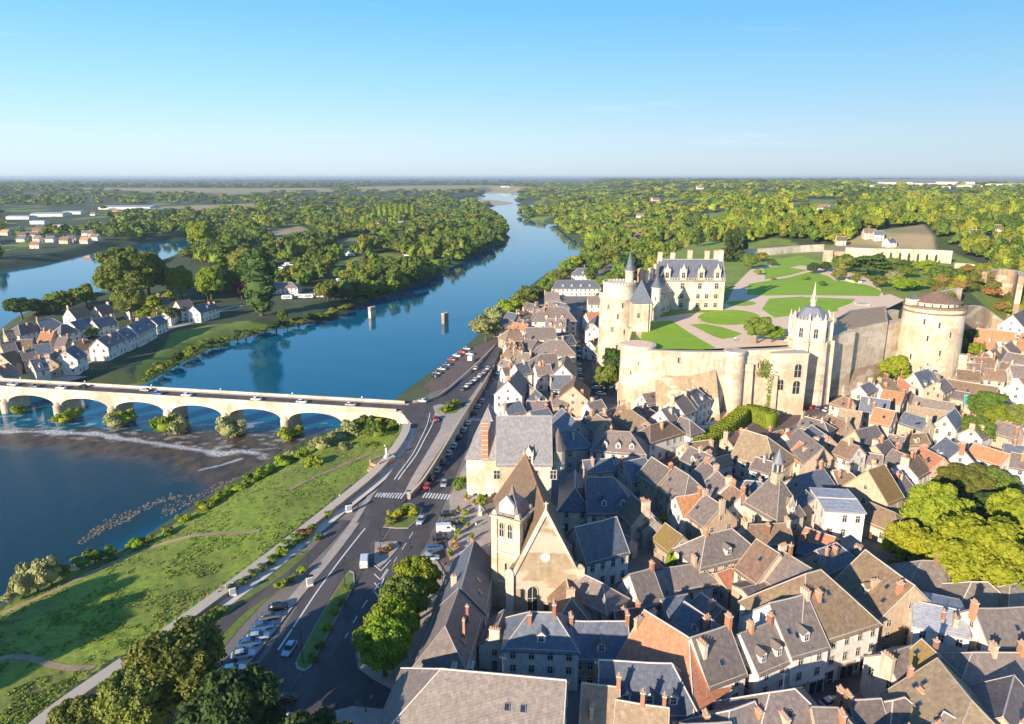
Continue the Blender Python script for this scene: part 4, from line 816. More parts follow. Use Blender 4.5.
for k in range(30):
    x=rs_.uniform(-5,112); y=rs_.uniform(233,252)-x*.06; gx,gy,_=G(x,y,7)
    if k>=22: x=rs_.uniform(90,250); y=rs_.uniform(212,222); gx,gy,_=G(x,y,7)
    yaw=rs_.uniform(-.5,.5); ln=rs_.uniform(9,16); ux,uy=math.cos(yaw),math.sin(yaw)
    house(None,None,4.2,5,40,R_[rs_.choice('snbo')],W_[rs_.choice('wwc')],'',world=((gx-ux*ln/2,gy-uy*ln/2),(gx+ux*ln/2,gy+uy*ln/2)),base=7,near=False,nch=1)
# industrial sheds
for x,y,wp,hp in [(22,219,22,3),(52,216,30,3),(75,214,18,3),(40,224,14,4),(130,209,50,2),(150,212,30,2),(895,184,28,2),(922,185,22,2),(955,184,30,2.5),(968,187,20,2),(1005,186,30,2.2),(1020,188,24,2),(880,187,16,2),(938,188,18,2),(60,229,10,5),(505,187,8,1)]:
    z=8 if x<600 else 45; gx,gy,_=G(x,y,z); gz=hgt(gx,gy); gx,gy,_=G(x,y,gz)
    ln=wp/700*gy; dp_=min(ln*.6,60); h_=max(6,hp/700*gy*.8)
    t=thing('warehouse',None,'warehouse',(gx,gy,gz),random.uniform(-.1,.1),'warehouses on the far plain')
    mb=MB(); mb.box((0,0,h_/2-1),(ln,dp_,h_+2)); mb.build('wall',['plaster_white'],t)
    mb=MB(); mb.add([(-ln/2-.5,-dp_/2-.5,h_),(ln/2+.5,-dp_/2-.5,h_),(ln/2+.5,dp_/2+.5,h_),(-ln/2-.5,dp_/2+.5,h_),(-ln/2-.5,0,h_+dp_*.07),(ln/2+.5,0,h_+dp_*.07)],[(0,1,5,4),(2,3,4,5),(0,4,3),(1,2,5),(0,3,2,1)]); mb.build('roof',['zinc'],t)
    mb=MB(); mb.box((ln*.2,-dp_/2-.1,2.2),(5,.3,4.4)); mb.build('door',['metal_grey'],t)
    t['_px']=(x,y)
# ================================================================ landmarks
def arch_win(w,h,d=.08,n=8,mull=True):
    """gothic/round window facing -y centred at sill, mesh: glass + stone surround"""
    m=MB(); pts=[(-w/2,0),(w/2,0)]+[(w/2*math.cos(t),h-w/2+w*.62*math.sin(t)) for t in np.linspace(0,math.pi,n+1)]
    V=[(x,-.02,z) for x,z in pts]; m.add(V,[tuple(range(len(pts)))],0)
    k=1+.36/w; o=[(x*k,z*1.0+(.15 if z>h*.5 else -.12)) for x,z in pts]; nn=len(pts)
    V=[(x,-.14,z) for x,z in pts]+[(x,-.14,z) for x,z in o]+[(x,.02,z) for x,z in o]+[(x,.0,z) for x,z in pts]
    Fc=[]
    for i in range(nn):
        j=(i+1)%nn; Fc+=[(i,j,nn+j,nn+i),(nn+i,nn+j,2*nn+j,2*nn+i),(i,3*nn+i,3*nn+j,j)]
    m.add(V,Fc,1)
    if mull: m.box((0,-.06,h*.5),(.12,.1,h),0,1); m.box((0,-.06,h*.55),(w,.1,.1),0,1)
    return m.mesh('window',['glass','cap'])
AW=arch_win(1.5,4.5); AW2=arch_win(1.0,2.4); AW3=arch_win(2.0,5.5)
def slit(): m=MB(); m.box((0,-.03,0),(.5,.1,2.0),0,0); m.box((0,-.06,1.1),(.9,.14,.2),0,1); m.box((0,-.06,-1.1),(.9,.14,.2),0,1); m.box((-.36,-.05,0),(.2,.12,2),0,1); m.box((.36,-.05,0),(.2,.12,2),0,1); return m.mesh('window',['glass','cap'])
SL=slit()
def cross_win(w=1.6,h=2.4):
    m=MB(); m.box((0,-.03,0),(w,.08,h),0,0); m.box((0,-.08,.25),(w,.12,.16),0,1); m.box((0,-.085,0),(.16,.12,h),0,1)
    for sx in (-1,1): m.box((sx*(w/2+.1),-.08,0),(.22,.14,h+.4),0,1)
    m.box((0,-.09,h/2+.1),(w+.5,.18,.2),0,1); m.box((0,-.11,-h/2-.1),(w+.6,.26,.2),0,1); return m.mesh('window',['glass','cap'])
CW=cross_win()
def on_ring(t,mesh,name,c,R,z,ang,s=1):
    # ang: world direction angle of outward normal ; mesh faces -y
    return put(name,mesh,t,(c[0]+R*math.cos(ang),c[1]+R*math.sin(ang),z),ang+math.pi/2,(s,s,s))
# ---- parish church
a=Vector(G(546,511,31)); b=Vector(G(526,456,31)); ax=(b-a); ax.z=0; Ln=ax.length; ax.normalize(); yw=math.atan2(ax.y,ax.x)
ch=thing('parish_church','tall stone parish church with square bell tower and steep two-tone roof','church',(a.x,a.y,7),yw)
w=6.8; he=10.5; rise=13.5; L=Ln+w
m=MB(); m.add([(0,-w,-1),(L,-w,-1),(L,w,-1),(0,w,-1),(0,-w,he),(L,-w,he),(L,w,he),(0,w,he),(0,0,he+rise)],[(0,1,5,4),(1,2,6,5),(2,3,7,6),(3,0,4,8,7)])
wl=m.build('wall',['church_stone'],ch)
o_=.4; tn=rise/w; ze=he-o_*tn; m=MB(); V=[(.35,-w-o_,ze),(L+o_,-w-o_,ze),(L+o_,w+o_,ze),(.35,w+o_,ze),(.35,0,he+rise),(L-w*.8,0,he+rise)]
Vb=[(x,y,z-.3) for x,y,z in V]; m.add(V+Vb,[(0,1,5,4),(2,3,4,5),(1,2,5),(6,10,11,7),(8,11,10,9),(7,11,8),(0,6,7,1),(1,7,8,2),(2,8,9,3),(3,9,10,4),(4,10,6,0)])
ro=m.build('roof',['brown_tile'],ch); m=MB(); m.tube((.3,0,he+rise+.05),(L-w*.8,0,he+rise+.05),.2,.2,5); m.tube((L-w*.8,0,he+rise),(L+o_,-w-o_,ze),.14,.14,5); m.tube((L-w*.8,0,he+rise),(L+o_,w+o_,ze),.14,.14,5); m.build('ridge',['orange_tile'],ro)
# gable parapet with buttress caps and cross
m=MB(); 
for s in (-1,1):
    p=Vector((0,s*(w+.4),he-.6)); q=Vector((0,0,he+rise+.5)); 
    m.add([(-.35,p.y,p.z-.3),(.45,p.y,p.z-.3),(.45,q.y,q.z),(-.35,q.y,q.z),(-.35,p.y,p.z-1.6),(.45,p.y,p.z-1.6),(.45,q.y,q.z-1.4),(-.35,q.y,q.z-1.4)],[(0,1,2,3),(4,7,6,5),(0,3,7,4),(1,5,6,2),(0,4,5,1)])
    m.box((.1,s*(w+.5),he/2+.3),(1.4,1.5,he+.6)); m.box((.1,s*(w+.5),he+.85),(1.1,1.2,.5),0,0,.3)
m.cyl(.05,0,he+rise+.4,he+rise+2.0,.25,.12,6); m.box((.05,0,he+rise+1.6),(.2,.9,.2)); m.build('gable_parapet',['ashlar_pale'],ch)
m=MB(); m.tube((-.1,0,he+3.2),(.05,0,he+3.2),1.05,1.05,20,0); m.tube((-.16,0,he+3.2),(-.1,0,he+3.2),.85,.85,20,1); m.box((-.18,.0,he+3.5),(.03,.08,.6),0,2); m.box((-.18,.2,he+3.2),(.03,.4,.08),0,2); m.build('clock',['ashlar_pale','paint_white','metal_dark'],ch)
put('window',AW3,ch,(-.03,2.6,1.6),-math.pi/2)
m=MB(); m.box((-.1,-1,1.6),(.3,2.4,3.2),0,0); m.box((-.2,-1,3.3),(.4,3,.3),0,1); m.build('door',['door_brown','cap'],ch)
for k in range(4):
    for s in (-1,1):
        x=4+k*(L-6)/3.4; mb=MB(); mb.box((x,s*(w+.6),he*.42),(1.1,1.4,he*.84)); mb.box((x,s*(w+.35),he*.88),(1.1,.8,he*.12),0,0,.6); mb.build('buttress',['ashlar'],ch)
        if k<3: put('window',AW2,ch,(x+3.2,s*(w+.03),4.6),math.pi if s>0 else 0,(1.2,1,1.5))
# bell tower (part of the church: a tower mesh with its own windows and roof)
tc=Vector((1.4,127.7)); yt=math.radians(-27); u=Vector((math.cos(yt),math.sin(yt))); v=Vector((-u.y,u.x)); TS=5.9
cen=tc-u*TS/2+v*TS/2
inv=Matrix.Rotation(-yw,3,'Z'); lc=inv@Vector((cen.x-a.x,cen.y-a.y,0))
tw=put('bell_tower',None,ch,(lc.x,lc.y,0),yt-yw)
H0=21.4; m=MB(); m.box((0,0,H0/2-.5),(TS,TS,H0+1))
for z,e in ((6.5,.25),(13.3,.3),(16.2,.25),(H0-.2,.6)): m.box((0,0,z),(TS+e*2,TS+e*2,.4),0,1)
for sx in (-1,1):
    for sy in (-1,1):
        m.box((sx*(TS/2-.35),sy*(TS/2-.35),H0/2),(1.35,1.35,H0-.5)); m.box((sx*(TS/2-.35),sy*(TS/2-.35),H0+.55),(1.2,1.2,.9),0,1,.6)
m.build('tower_wall',['ashlar','ashlar_pale'],ch,(lc.x,lc.y,0),yt-yw)
for k in range(4):
    an=yt-yw-math.pi/2+k*math.pi/2; an2=an
    for off in (-.95,.95):
        px_=(lc.x+math.cos(an)*(TS/2+.02)-math.sin(an)*off, lc.y+math.sin(an)*(TS/2+.02)+math.cos(an)*off)
        put('window',AW2,ch,(px_[0],px_[1],16.9),an+math.pi/2,(.95,1,1.25))
    put('window',SL,ch,(lc.x+math.cos(an)*(TS/2+.02),lc.y+math.sin(an)*(TS/2+.02),10),an+math.pi/2)
bpy.data.objects.remove(tw)
m=MB(); pr=[(TS/2*.95,H0+.1),(TS/2*.86,H0+1.2),(TS/2*.62,H0+2.6),(TS/2*.35,H0+3.5),(.5,H0+4.2),(.35,H0+4.9),(.0,H0+6)]
for (r0,z0),(r1,z1) in zip(pr[:-1],pr[1:]): m.cyl(0,0,z0,z1,r0*1.414,r1*1.414,4,0,math.pi/4)
m.build('tower_roof',['slate_brown'],ch,(lc.x,lc.y,0),yt-yw)
m=MB(); m.add([(-1.7,-TS/2+.3,H0+.2),(1.7,-TS/2+.3,H0+.2),(1.7,-TS/2+.3,H0+2.6),(.7,-TS/2+.3,H0+3.7),(0,-TS/2+.3,H0+4.6),(-.7,-TS/2+.3,H0+3.7),(-1.7,-TS/2+.3,H0+2.6)]+[(x,-TS/2+1.0,z) for x,z in ((-1.7,H0+.2),(1.7,H0+.2),(1.7,H0+2.6),(.7,H0+3.7),(0,H0+4.6),(-.7,H0+3.7),(-1.7,H0+2.6))],[(0,1,2,3,4,5,6),(13,12,11,10,9,8,7)]+[(i,(i+1)%7+0,(i+1)%7+7,i+7) for i in range(7)])
m.tube((0,-TS/2+.2,H0+2.2),(0,-TS/2+.32,H0+2.2),.6,.6,14); m.build('tower_gable',['brick' if 0 else 'ashlar_pale'],ch,(lc.x,lc.y,0),yt-yw)
# annexes on the side of the church
house((565.5,575),(571,598),3.6,5,44,'brown_tile','ashlar','b',ch=[(.9,0,1)],name='church_annex',label='low stone annex with brown hipped roof against the church gable',cat='annex',near=True)
house((577,571),(603,583),3.6,6,44,'slate_brown','ashlar','b',ch=[],name='church_annex',label='stone sacristy wing reaching out from the church beside the white gable',cat='annex',near=True)
# ---- grand hall (hotel by the river)
wv=dict(near=False)
hh=house((497,416),(551,416),6.2,12,62,'slate_pale','ashlar_pale','',ch=[],name='grand_hall',label='grand pale stone hall with towering grey slate roof beside the quay street',cat='hall',skipwin=True,**wv)
hx,hy=hh.location.x,hh.location.y; hy_=hh.rotation_euler.z
Lh=HOUSES[-1]['L']
def hl(x,y,z): return (x,y,z)
for x,z in ((-7.5,8.8),(-2.5,8.8),(3,8.8),(8,8.8),(-6,3.4),(2,3.4)): put('window',CW,hh,(x,-6.22,z),0,(1,1,1 if z>5 else .8))
def stone_dormer(s=1.0,tall=1.0,roof='slate'):
    m=MB(); w=1.25*s; h=2.9*s*tall; m.box((0,.6*s,h/2),(2*w,1.6*s,h),0,0); m.add([(-w,-.2,h),(w,-.2,h),(0,-.2,h+2.2*s),(-w,.4,h),(w,.4,h),(0,.4,h+2.2*s)],[(0,1,2),(5,4,3),(0,2,5,3),(1,4,5,2)],0)
    m.add([(-w-.1,.4,h-.05),(0,.4,h+1.9*s),(w+.1,.4,h-.05),(0,3.2*s,h+1.9*s),(-w-.1,2.4*s,h-.05),(w+.1,2.4*s,h-.05)],[(0,1,3,4),(1,2,5,3)],1)
    m.box((0,-.22,h*.5),(1.25*s,.1,1.9*s*tall),0,2); m.box((0,-.27,h*.58),(1.3*s,.1,.14),0,0); m.box((0,-.27,h*.5),(.15,.1,1.9*s*tall),0,0)
    for sx in (-1,1): m.cyl(sx*w,-.15,h-.2,h+1.5*s,.2*s,.02,6,0)
    m.cyl(0,.1,h+2.1*s,h+3.0*s,.18*s,.02,6,0); m.box((0,-.3,.15),(2.3*w,.4,.25),0,0)
    return m.mesh('dormer',['ashlar_pale',roof,'glass'])
SD=stone_dormer(1.0); SDL=stone_dormer(1.25,1.25)
hro=[c for c in hh.children if c.name.startswith('roof')][0]
put('dormer',SD,hro,(1.2,-6.0,11.8)); put('dormer',M_CH[3],hro,(0,0,-50)) if False else None
def rect_chimney(t,x,y,z0,z1,w,d,mat='ashlar',rz=0,brick=False):
    m=MB(); m.box((0,0,(z1-z0)/2),(w,d,z1-z0),0,0)
    if brick:
        for i in range(int((z1-z0)/1.4)): m.box((0,0,i*1.4+.5),(w+.06,d+.06,.25),0,1)
    m.box((0,0,z1-z0+.15),(w+.3,d+.3,.3),0,1); m.box((0,0,(z1-z0)*.93),(w+.2,d+.2,.2),0,1)
    for i in range(3): m.cyl((i-1)*w*.3,0,z1-z0+.3,z1-z0+.75,.16,.14,7,2)
    return m.build('chimney',[mat,'cap','pot'],t,(x,y,z0),rz)
# pavilion at the river end
pv=house((488,408),(489.5,404),5.6,12,66,'slate_pale','ashlar_pale','ab',ch=[],name='corner_pavilion',label='steep slate corner pavilion with brick chimney at the river end of the hall',cat='pavilion',skipwin=True,near=False)
pv['category']='pavilion'
pro=[c for c in pv.children if c.name.startswith('roof')][0]
Mi=pv.matrix_basis.inverted() if False else Matrix.LocRotScale(pv.location,pv.rotation_euler,None).inverted()
def loc_in(root,wp): return Matrix.LocRotScale(root.location,root.rotation_euler,None).inverted()@Vector(wp)
fr=G(485,497,7); 
q=loc_in(pv,(G(485,458,19)[0],fr[1]+.8,0)); rect_chimney(pro,q.x,q.y,11,22,1.7,1.0,'brick',-pv.rotation_euler.z,True)
# stepped gable strip on river side
for px,py,zt in ((470.5,440,20.5),):
    g_=G(470,470,15)
# corbelled corner turret
g_=G(557,497,7); q=loc_in(hh,(g_[0],g_[1]+1.0,0))
m=MB(); m.cyl(q.x,q.y,6.4,8.6,.5,2.1,12,0); m.cyl(q.x,q.y,8.6,14.0,2.1,2.1,12,0); m.cyl(q.x,q.y,13.9,14.3,2.35,2.35,12,0); m.cyl(q.x,q.y,10.2,10.5,2.25,2.25,12,0); tu=m.build('turret',['ashlar_pale'],hh)
m=MB(); m.cyl(q.x,q.y,14.3,16.0,2.6,1.7,12); m.cyl(q.x,q.y,16,20.6,1.7,.02,12); m.build('turret_roof',['slate_brown'],tu)
# ---- bell hall
u=Vector((math.cos(math.radians(25)),math.sin(math.radians(25)))); v=Vector((-u.y,u.x)); C0=Vector((62.6,150.8)); cen=C0+u*4.4+v*5.2
bh=house(None,None,4.4,9.5,62,'slate_brown','ashlar','ab',ch=[],world=((cen.x-v.x,cen.y-v.y),(cen.x+v.x,cen.y+v.y)),name='bell_hall',label='stone bell hall with steep slate roof, white clock and openwork lantern',cat='hall',skipwin=True,near=True)
bro=[c for c in bh.children if c.name.startswith('roof')][0]
for s,x,z in ((1,-2.5,6.5),(1,1.5,6.5),(1,-2,2.4),(-1,2.5,6.5),(-1,-1.5,2.4)): put('window',CW,bh,(x,s*4.42,z),math.pi if s>0 else 0,(.8,1,.8))
for y in (-1.6,1.8): put('window',CW,bh,(-5.22-.2+.0,y,6.3),-math.pi/2,(.7,1,.7))
m=MB(); m.box((0,0,1.2),(2.0,2.0,3.6),0,0)
for sx in (-1,1):
    for sy in (-1,1): m.box((sx*.75,sy*.75,4.1),(.3,.3,2.4),0,0)
m.box((0,0,3.1),(2.2,2.2,.25),0,1); m.box((0,0,5.35),(2.2,2.2,.25),0,1); m.cyl(0,0,5.4,9.2,1.25,.03,8,1); m.cyl(0,0,3.2,4.2,.5,.25,8,2); m.build('lantern',['ashlar','lead','metal_dark'],bro,(0,0,15.8))
q=(-5.2,0,9.3); dmr=put('dormer',stone_dormer(.95,1.0,'slate_brown'),bro,(-4.9,-.6,9.2),-math.pi/2)
m=MB(); m.tube((0,-.45,1.9),(0,-.28,1.9),.72,.72,18,0); m.box((0,-.5,2.15),(.06,.05,.5),0,1); m.box((.15,-.5,1.9),(.35,.05,.06),0,1); m.build('clock',['paint_white','metal_dark'],dmr)
g_=G(745,532,7); rt=thing('stair_turret','slim round pale turret with pointed grey cone beside the bell hall','turret',(g_[0],g_[1]+1.7,7))
m=MB(); m.cyl(0,0,-1,8.6,1.85,1.85,20); m.cyl(0,0,8.2,8.6,2.0,2.0,20); m.build('wall',['ashlar_pale'],rt,smooth=False); m=MB(); m.cyl(0,0,8.6,9.6,2.25,1.7,20); m.cyl(0,0,9.6,13.4,1.7,.02,20); m.build('roof',['slate_brown'],rt); on_ring(rt,SL,'window',(0,0),1.86,5,math.radians(-115),.6)
# ---------------------------------------------------------------- castle
Z0=31.0
# residence
lg=house(None,None,7,15,53,'slate','ashlar_pale','',ch=[],world=((73,351),(105,350.4)),base=Z0,name='castle_residence',label='large pale castle residence with steep slate roof, stone dormers and tall chimneys',cat='castle',skipwin=True,near=False)
Lg=HOUSES[-1]['L']; lro=[c for c in lg.children if c.name.startswith('roof')][0]
for x in (-12.5,-4.5,4.2,12.2): put('dormer',SDL,lro,(x,-6.85,14.9))
for x,y,h in ((-15.2,0,27.5),(-8.3,3,27),(-.2,1,28.3),(8.3,1,28),(15,0,28.6),(13.5,3.5,28)): rect_chimney(lro,x,y,17,h,2.2,1.3,'ashlar')
for z,xs in ((12,(-12.5,-4.8,3.8,12)),(6.9,(-12.5,-4.8,3.2,7.4,12)),(2.5,(-12.5,-4.8,3.2,7.4,12))):
    for x in xs: put('window',CW,lg,(x,-7.03,z),0,(1.0 if x>-10 else .9,1,1.1 if z>10 else .85))
m=MB()
for z in (4.7,9.4,14.6): m.box((0,-7.1,z),(Lg+.3,.35,.3))
for k in range(24): m.box((-Lg/2+(k+.5)*Lg/24,-7.15,15.35),(.35,.3,1.1))
m.box((0,-7.15,15.9),(Lg,.35,.2)); m.build('balustrade',['ashlar_pale'],lg)
# link wing behind towers
house(None,None,5,16,50,'slate','ashlar','',ch=[],world=((58,327),(74,344)),base=Z0-6,name='castle_wing',label='narrow slate-roofed castle wing wedged between the round tower and the residence',cat='castle wing',near=False,floors=3)
lw=HOUSES[-1]['root']; lwr=[c for c in lw.children if c.name.startswith('roof')][0]
for x,h in ((-8,31),(-3,29.5),(4,30),(9,31.5)): rect_chimney(lwr,x,0 if x<0 else 2,17,h-3,2.6,1.4,'brick' if x==-8 else 'ashlar',0,x==-8)
house(None,None,3.2,11,48,'slate_brown','ashlar_pale','ab',ch=[],world=((63,322),(68,331)),base=Z0-3,name='castle_wing',label='lower stone castle wing with hipped roof facing the long lawn',cat='castle wing',near=False,floors=3)
# western round tower
mt=thing('round_tower','massive round castle tower with stepped crown above the town street','tower',(48.6,315,5)); 
m=MB(); m.cyl(0,0,0,38.6,9.2,8.5,36,0); m.cyl(0,0,37.2,38.8,9.1,9.1,36,1); m.build('wall',['ashlar','ashlar_pale'],mt)
m=MB(); m.cyl(0,0,38.7,43.6,7.3,7.3,32,0); 
for k in range(32):
    an=2*math.pi*k/32; m.box((7.35*math.cos(an),7.35*math.sin(an),44.1),(.35,.9,1.0),an,0)
m.cyl(0,0,43.4,43.8,7.7,7.7,32,0); m.build('crown',['ashlar_pale'],mt)
m=MB(); m.cyl(0,0,38.75,39.9,8.95,8.95,36); m2=MB()
V=[];Fc=[]; n=36
for r,z in ((9.05,38.8),(9.05,39.9),(8.6,39.9),(8.6,38.8)): V+=[(r*math.cos(2*math.pi*i/n),r*math.sin(2*math.pi*i/n),z) for i in range(n)]
for k in range(3): Fc+=[(k*n+i,k*n+(i+1)%n,(k+1)*n+(i+1)%n,(k+1)*n+i) for i in range(n)]
m2.add(V,Fc); m2.build('parapet',['ashlar_pale'],mt)
for z,an in ((30,-100),(30,-60),(24,-115),(23,-80),(16,-100),(10,-75),(34,-130),(35,-88)): on_ring(mt,SL,'window',(0,0),8.72+ (39-z)*.018,z,math.radians(an),1.1)
g_=G(632,272,54)
m=MB(); mx,my=58.5-48.6,318-315; m.cyl(mx-5.0,my,28,49,1.9,1.9,16,0); m.cyl(mx-5,my,48.6,49.1,2.2,2.2,16,0); st=m.build('stair_turret',['ashlar_pale'],mt); m=MB(); m.cyl(mx-5,my,49.1,50.8,2.4,1.7,16); m.cyl(mx-5,my,50.8,57.5,1.7,.05,16); m.cyl(mx-5,my,57.3,59.2,.08,.02,6); m.build('turret_roof',['slate'],st)
# gate tower with steep hipped roof
gt=thing('gate_tower','square castle gate tower with steep dark slate pyramid roof beside the lawn','tower',(55.2,297,7),math.radians(4)); gt.scale=(.82,.82,1)
m=MB(); m.box((0,0,17.5),(9,9,37),0,0); m.box((0,0,35.6),(9.5,9.5,.5),0,1); m.box((-5,1,12),(3,7,26),0,0); m.box((2.5,-4.8,20),(1.2,1.4,32),0,0); m.build('wall',['ashlar','ashlar_pale'],gt)
m=MB(); m.cyl(0,0,36,45.5,6.9,.25,4,0,math.pi/4); m.build('roof',['slate'],gt); m=MB(); 
for sx in (-1,1):
    for sy in (-1,1): m.tube((sx*4.85,sy*4.85,36.05),(0,0,45.6),.14,.14,5)
m.build('ridge',['lead'],gt)
for x,z in ((-2,31),(2.2,27),(-1.5,21),(1.5,15)): put('window',CW,gt,(x,-4.53,z),0,(.8,1,.8))
put('window',AW3,gt,(0,-4.55,8.5),0,(1,1,1))
tt=thing('slate_turret','slender turret with slate cone at the corner of the castle residence','turret',(66.5,320,29)); m=MB(); m.cyl(0,0,0,17,2.2,2.2,16); m.cyl(0,0,16.6,17.1,2.5,2.5,16); m.build('wall',['ashlar_pale'],tt); m=MB(); m.cyl(0,0,17.1,18.5,2.7,2.0,16); m.cyl(0,0,18.5,23,2.0,.05,16); m.build('roof',['slate'],tt); on_ring(tt,SL,'window',(0,0),2.21,12,math.radians(-110),.8)
# wall-foot tower
gt2=thing('round_tower','squat round pale tower at the corner of the castle wall, without a roof','tower',(48.6,262.5,5)); m=MB(); m.cyl(0,0,0,27.2,7.0,6.6,32,0); m.cyl(0,0,25.6,26.1,6.95,6.95,32,1); m.cyl(0,0,26.8,27.8,6.9,6.9,32,1); m.build('wall',['ashlar','ashlar_pale'],gt2); m=MB(); m.cyl(0,0,27.8,28.0,6.0,6.0,32); m.build('platform',['gravel_path'],gt2)
for z,an in ((22,-95),(13,-75),(18,-120)): on_ring(gt2,SL,'window',(0,0),6.72,z,math.radians(an),.8)
# curtain wall with talus
cw=wallstrip('curtain_wall','high cream castle curtain wall holding up the terrace gardens',[(640,349.5),(660,350.5),(690,351.5),(722,351.5),(745,350),(770,349),(790,347.5)],[32]*7,2.4,5,['ashlar'],cap='cap')
wl0=[G(x,y,32) for x,y in [(655,350),(690,351.5),(716,351.5)]]
m=MB(); 
for (p,q_,h1,h2) in ((wl0[0],wl0[1],24,23),(wl0[1],wl0[2],23,26)):
    m.add([(p[0],p[1]-1.2,h1),(q_[0],q_[1]-1.2,h2),(q_[0]+.5,q_[1]-11,7),(p[0],p[1]-10,7)],[(0,1,2,3)])
m.build('talus',['rubble'],cw)
for x,y,z in ((703,372,25),(668,360,28),(760,362,28)): pass
for X,zz_ in ((62,29),(92,27),(98,22)):
    put('window',SL,cw,(X,G(700,351.5,32)[1]-1.25,zz_))
sw=thing('wall_turret','small half-round turret projecting from the middle of the castle curtain wall','turret',(83.5,254.6,5)); m=MB(); m.cyl(0,0,0,26.6,4.2,3.8,24,0); m.cyl(0,0,26.4,27.3,4.1,4.1,24,1); m.build('wall',['ashlar','ashlar_pale'],sw); m=MB(); m.box((5.5,1,11),(4,4.5,22),0,0,.85); m.build('buttress',['ashlar'],sw)
# cave-like arches & buttresses of the wall left of chapel
ag=thing('arcade_bastion','projecting cream bastion with dark arched openings beside the chapel tower','bastion',(104,256.2,5)); m=MB(); m.box((0,0,13),(14,5,26),0,0); m.box((0,0,26.1),(14.4,5.4,.5),0,1); m.box((-5,-3,9),(2,2,18),0,0,.8); m.build('wall',['ashlar','cap'],ag)
for x,z,s in ((3.5,17,1.0),(3.5,10.5,1.0),(-2.5,12,.8)): put('arch_opening',AW3,ag,(x,-2.55,z),0,(1.3*s,1,.9*s))
# terraced foot of the castle ramp
m=MB(); m.box((0,0,0),(12,9,7),0,0,.75); fb=thing('ramp_bastion','low sloping grey stone bastion at the foot of the chapel tower','bastion',(G(797,388,10)[0],G(797,388,10)[1],9),.25); m.build('wall',['rubble'],fb); m=MB(); m.box((0,0,3.6),(9.3,7,.25)); m.build('coping',['cap'],fb)
# chapel
cc=(118.5,272.0); cx_=thing('castle_chapel','gothic castle chapel with pinnacles and pale needle spire atop a massive buttress tower','chapel',(cc[0],cc[1],5),math.radians(-6))
m=MB(); m.cyl(0,0,0,27.5,9.4,8.2,8,0,math.pi/8)
for k in range(8):
    an=math.pi/8+k*math.pi/4; m.box((8.2*math.cos(an),8.2*math.sin(an),14),(3.0,2.0,28),an,0,.75)
m.build('buttress_tower',['ashlar'],cx_)
m=MB(); m.cyl(0,0,27.4,36,7.4,7.4,8,0,math.pi/8); m.cyl(0,0,27.3,27.8,8.3,8.3,8,0,math.pi/8); m.cyl(0,0,35.8,36.3,7.9,7.9,8,0,math.pi/8)
for k in range(8):
    an=math.pi/8+k*math.pi/4; m.box((7.6*math.cos(an),7.6*math.sin(an),32),(1.3,.9,9.5),an,0); m.cyl(7.7*math.cos(an),7.7*math.sin(an),36.7,39.2,.45,.03,6,0)
    for j in (1,2,3):
        b1=math.pi/8+(k+1)*math.pi/4; px_=7.5*(math.cos(an)*(1-j/4)+math.cos(b1)*j/4); py_=7.5*(math.sin(an)*(1-j/4)+math.sin(b1)*j/4); m.cyl(px_,py_,36.2,37.6,.2,.05,5,0)
m.build('wall',['ashlar_pale'],cx_)
for k in range(8): on_ring(cx_,AW2,'window',(0,0),6.86,29.4,k*math.pi/4,1.5)
m=MB(); m.cyl(0,0,36.1,40.6,6.9,3.0,8,0,math.pi/8); m.cyl(0,0,40.6,41.0,3.2,.9,8,0,math.pi/8); rf=m.build('roof',['lead'],cx_)
m=MB(); m.cyl(0,0,40,43,1.0,.9,8); m.cyl(0,0,43,43.4,1.3,1.3,8); m.cyl(0,0,43.4,50.3,.85,.04,8); 
for k in range(4): m.cyl(math.cos(k*1.571)*1.1,math.sin(k*1.571)*1.1,42.5,45.2,.18,.02,5)
m.build('spire',['ashlar_pale'],rf)
for k in range(4): 
    an=k*math.pi/2-math.pi/2; o=on_ring(cx_,SD,'gable',(0,0),6.6,34.4,an,.85); o.parent=rf
# eastern ramparts
rp=thing('rampart_block','tall cream rampart block with sloping brown masonry foot and grassy top','rampart',(0,0,0))
pg=[G(x,y,34) for x,y in [(849,330),(888,322),(886,306),(850,310),(836,318)]]
m=MB(); m.prism([p[:2] for p in pg],5,34); m.build('wall',['ashlar'],rp)
m=MB(); c=np.mean([p[:2] for p in pg],0); m.prism([((p[0]-c[0])*.9+c[0],(p[1]-c[1])*.9+c[1]) for p in pg],34.02,34.1); m.build('top',['dirt'],rp)
m=MB(); p,q_=pg[0],pg[1]; m.add([(p[0],p[1]-.05,16),(q_[0],q_[1]-.05,16),(q_[0]+1,q_[1]-5,7),(p[0]-1,p[1]-5,7),(p[0]-4,p[1]+6,7)],[(0,1,2,3),(0,3,4)]); m.build('talus',['rubble'],rp)
wallstrip('rampart_wall','shadowed rampart wall linking the chapel to the eastern block',[(824,338),(838,333.5),(853,331)],[33.6]*3,2.5,5,['ashlar'],cap='cap')
wallstrip('rampart_wall','short rampart wall running from the eastern block to the great tower',[(884,312),(896,310)],[33,33],3,5,['ashlar'],cap='cap')
gb_=Vector(G(923,381,9)); gd=Vector((gb_.x,gb_.y,0)).normalized(); gc_=gb_+gd*12
big=thing('great_round_tower','enormous cream round tower with low conical brown roof','tower',(gc_.x,gc_.y,4)); m=MB(); m.cyl(0,0,0,36.4,12.8,12.0,48,0); m.cyl(0,0,34.2,34.8,12.4,12.4,48,1); m.cyl(0,0,36.3,37.2,12.4,12.4,48,1); m.build('wall',['ashlar','brown_tile'],big)
m=MB(); m.cyl(0,0,37.1,38.6,9.6,9.6,40); m.cyl(0,0,38.4,38.8,10.0,10.0,40)
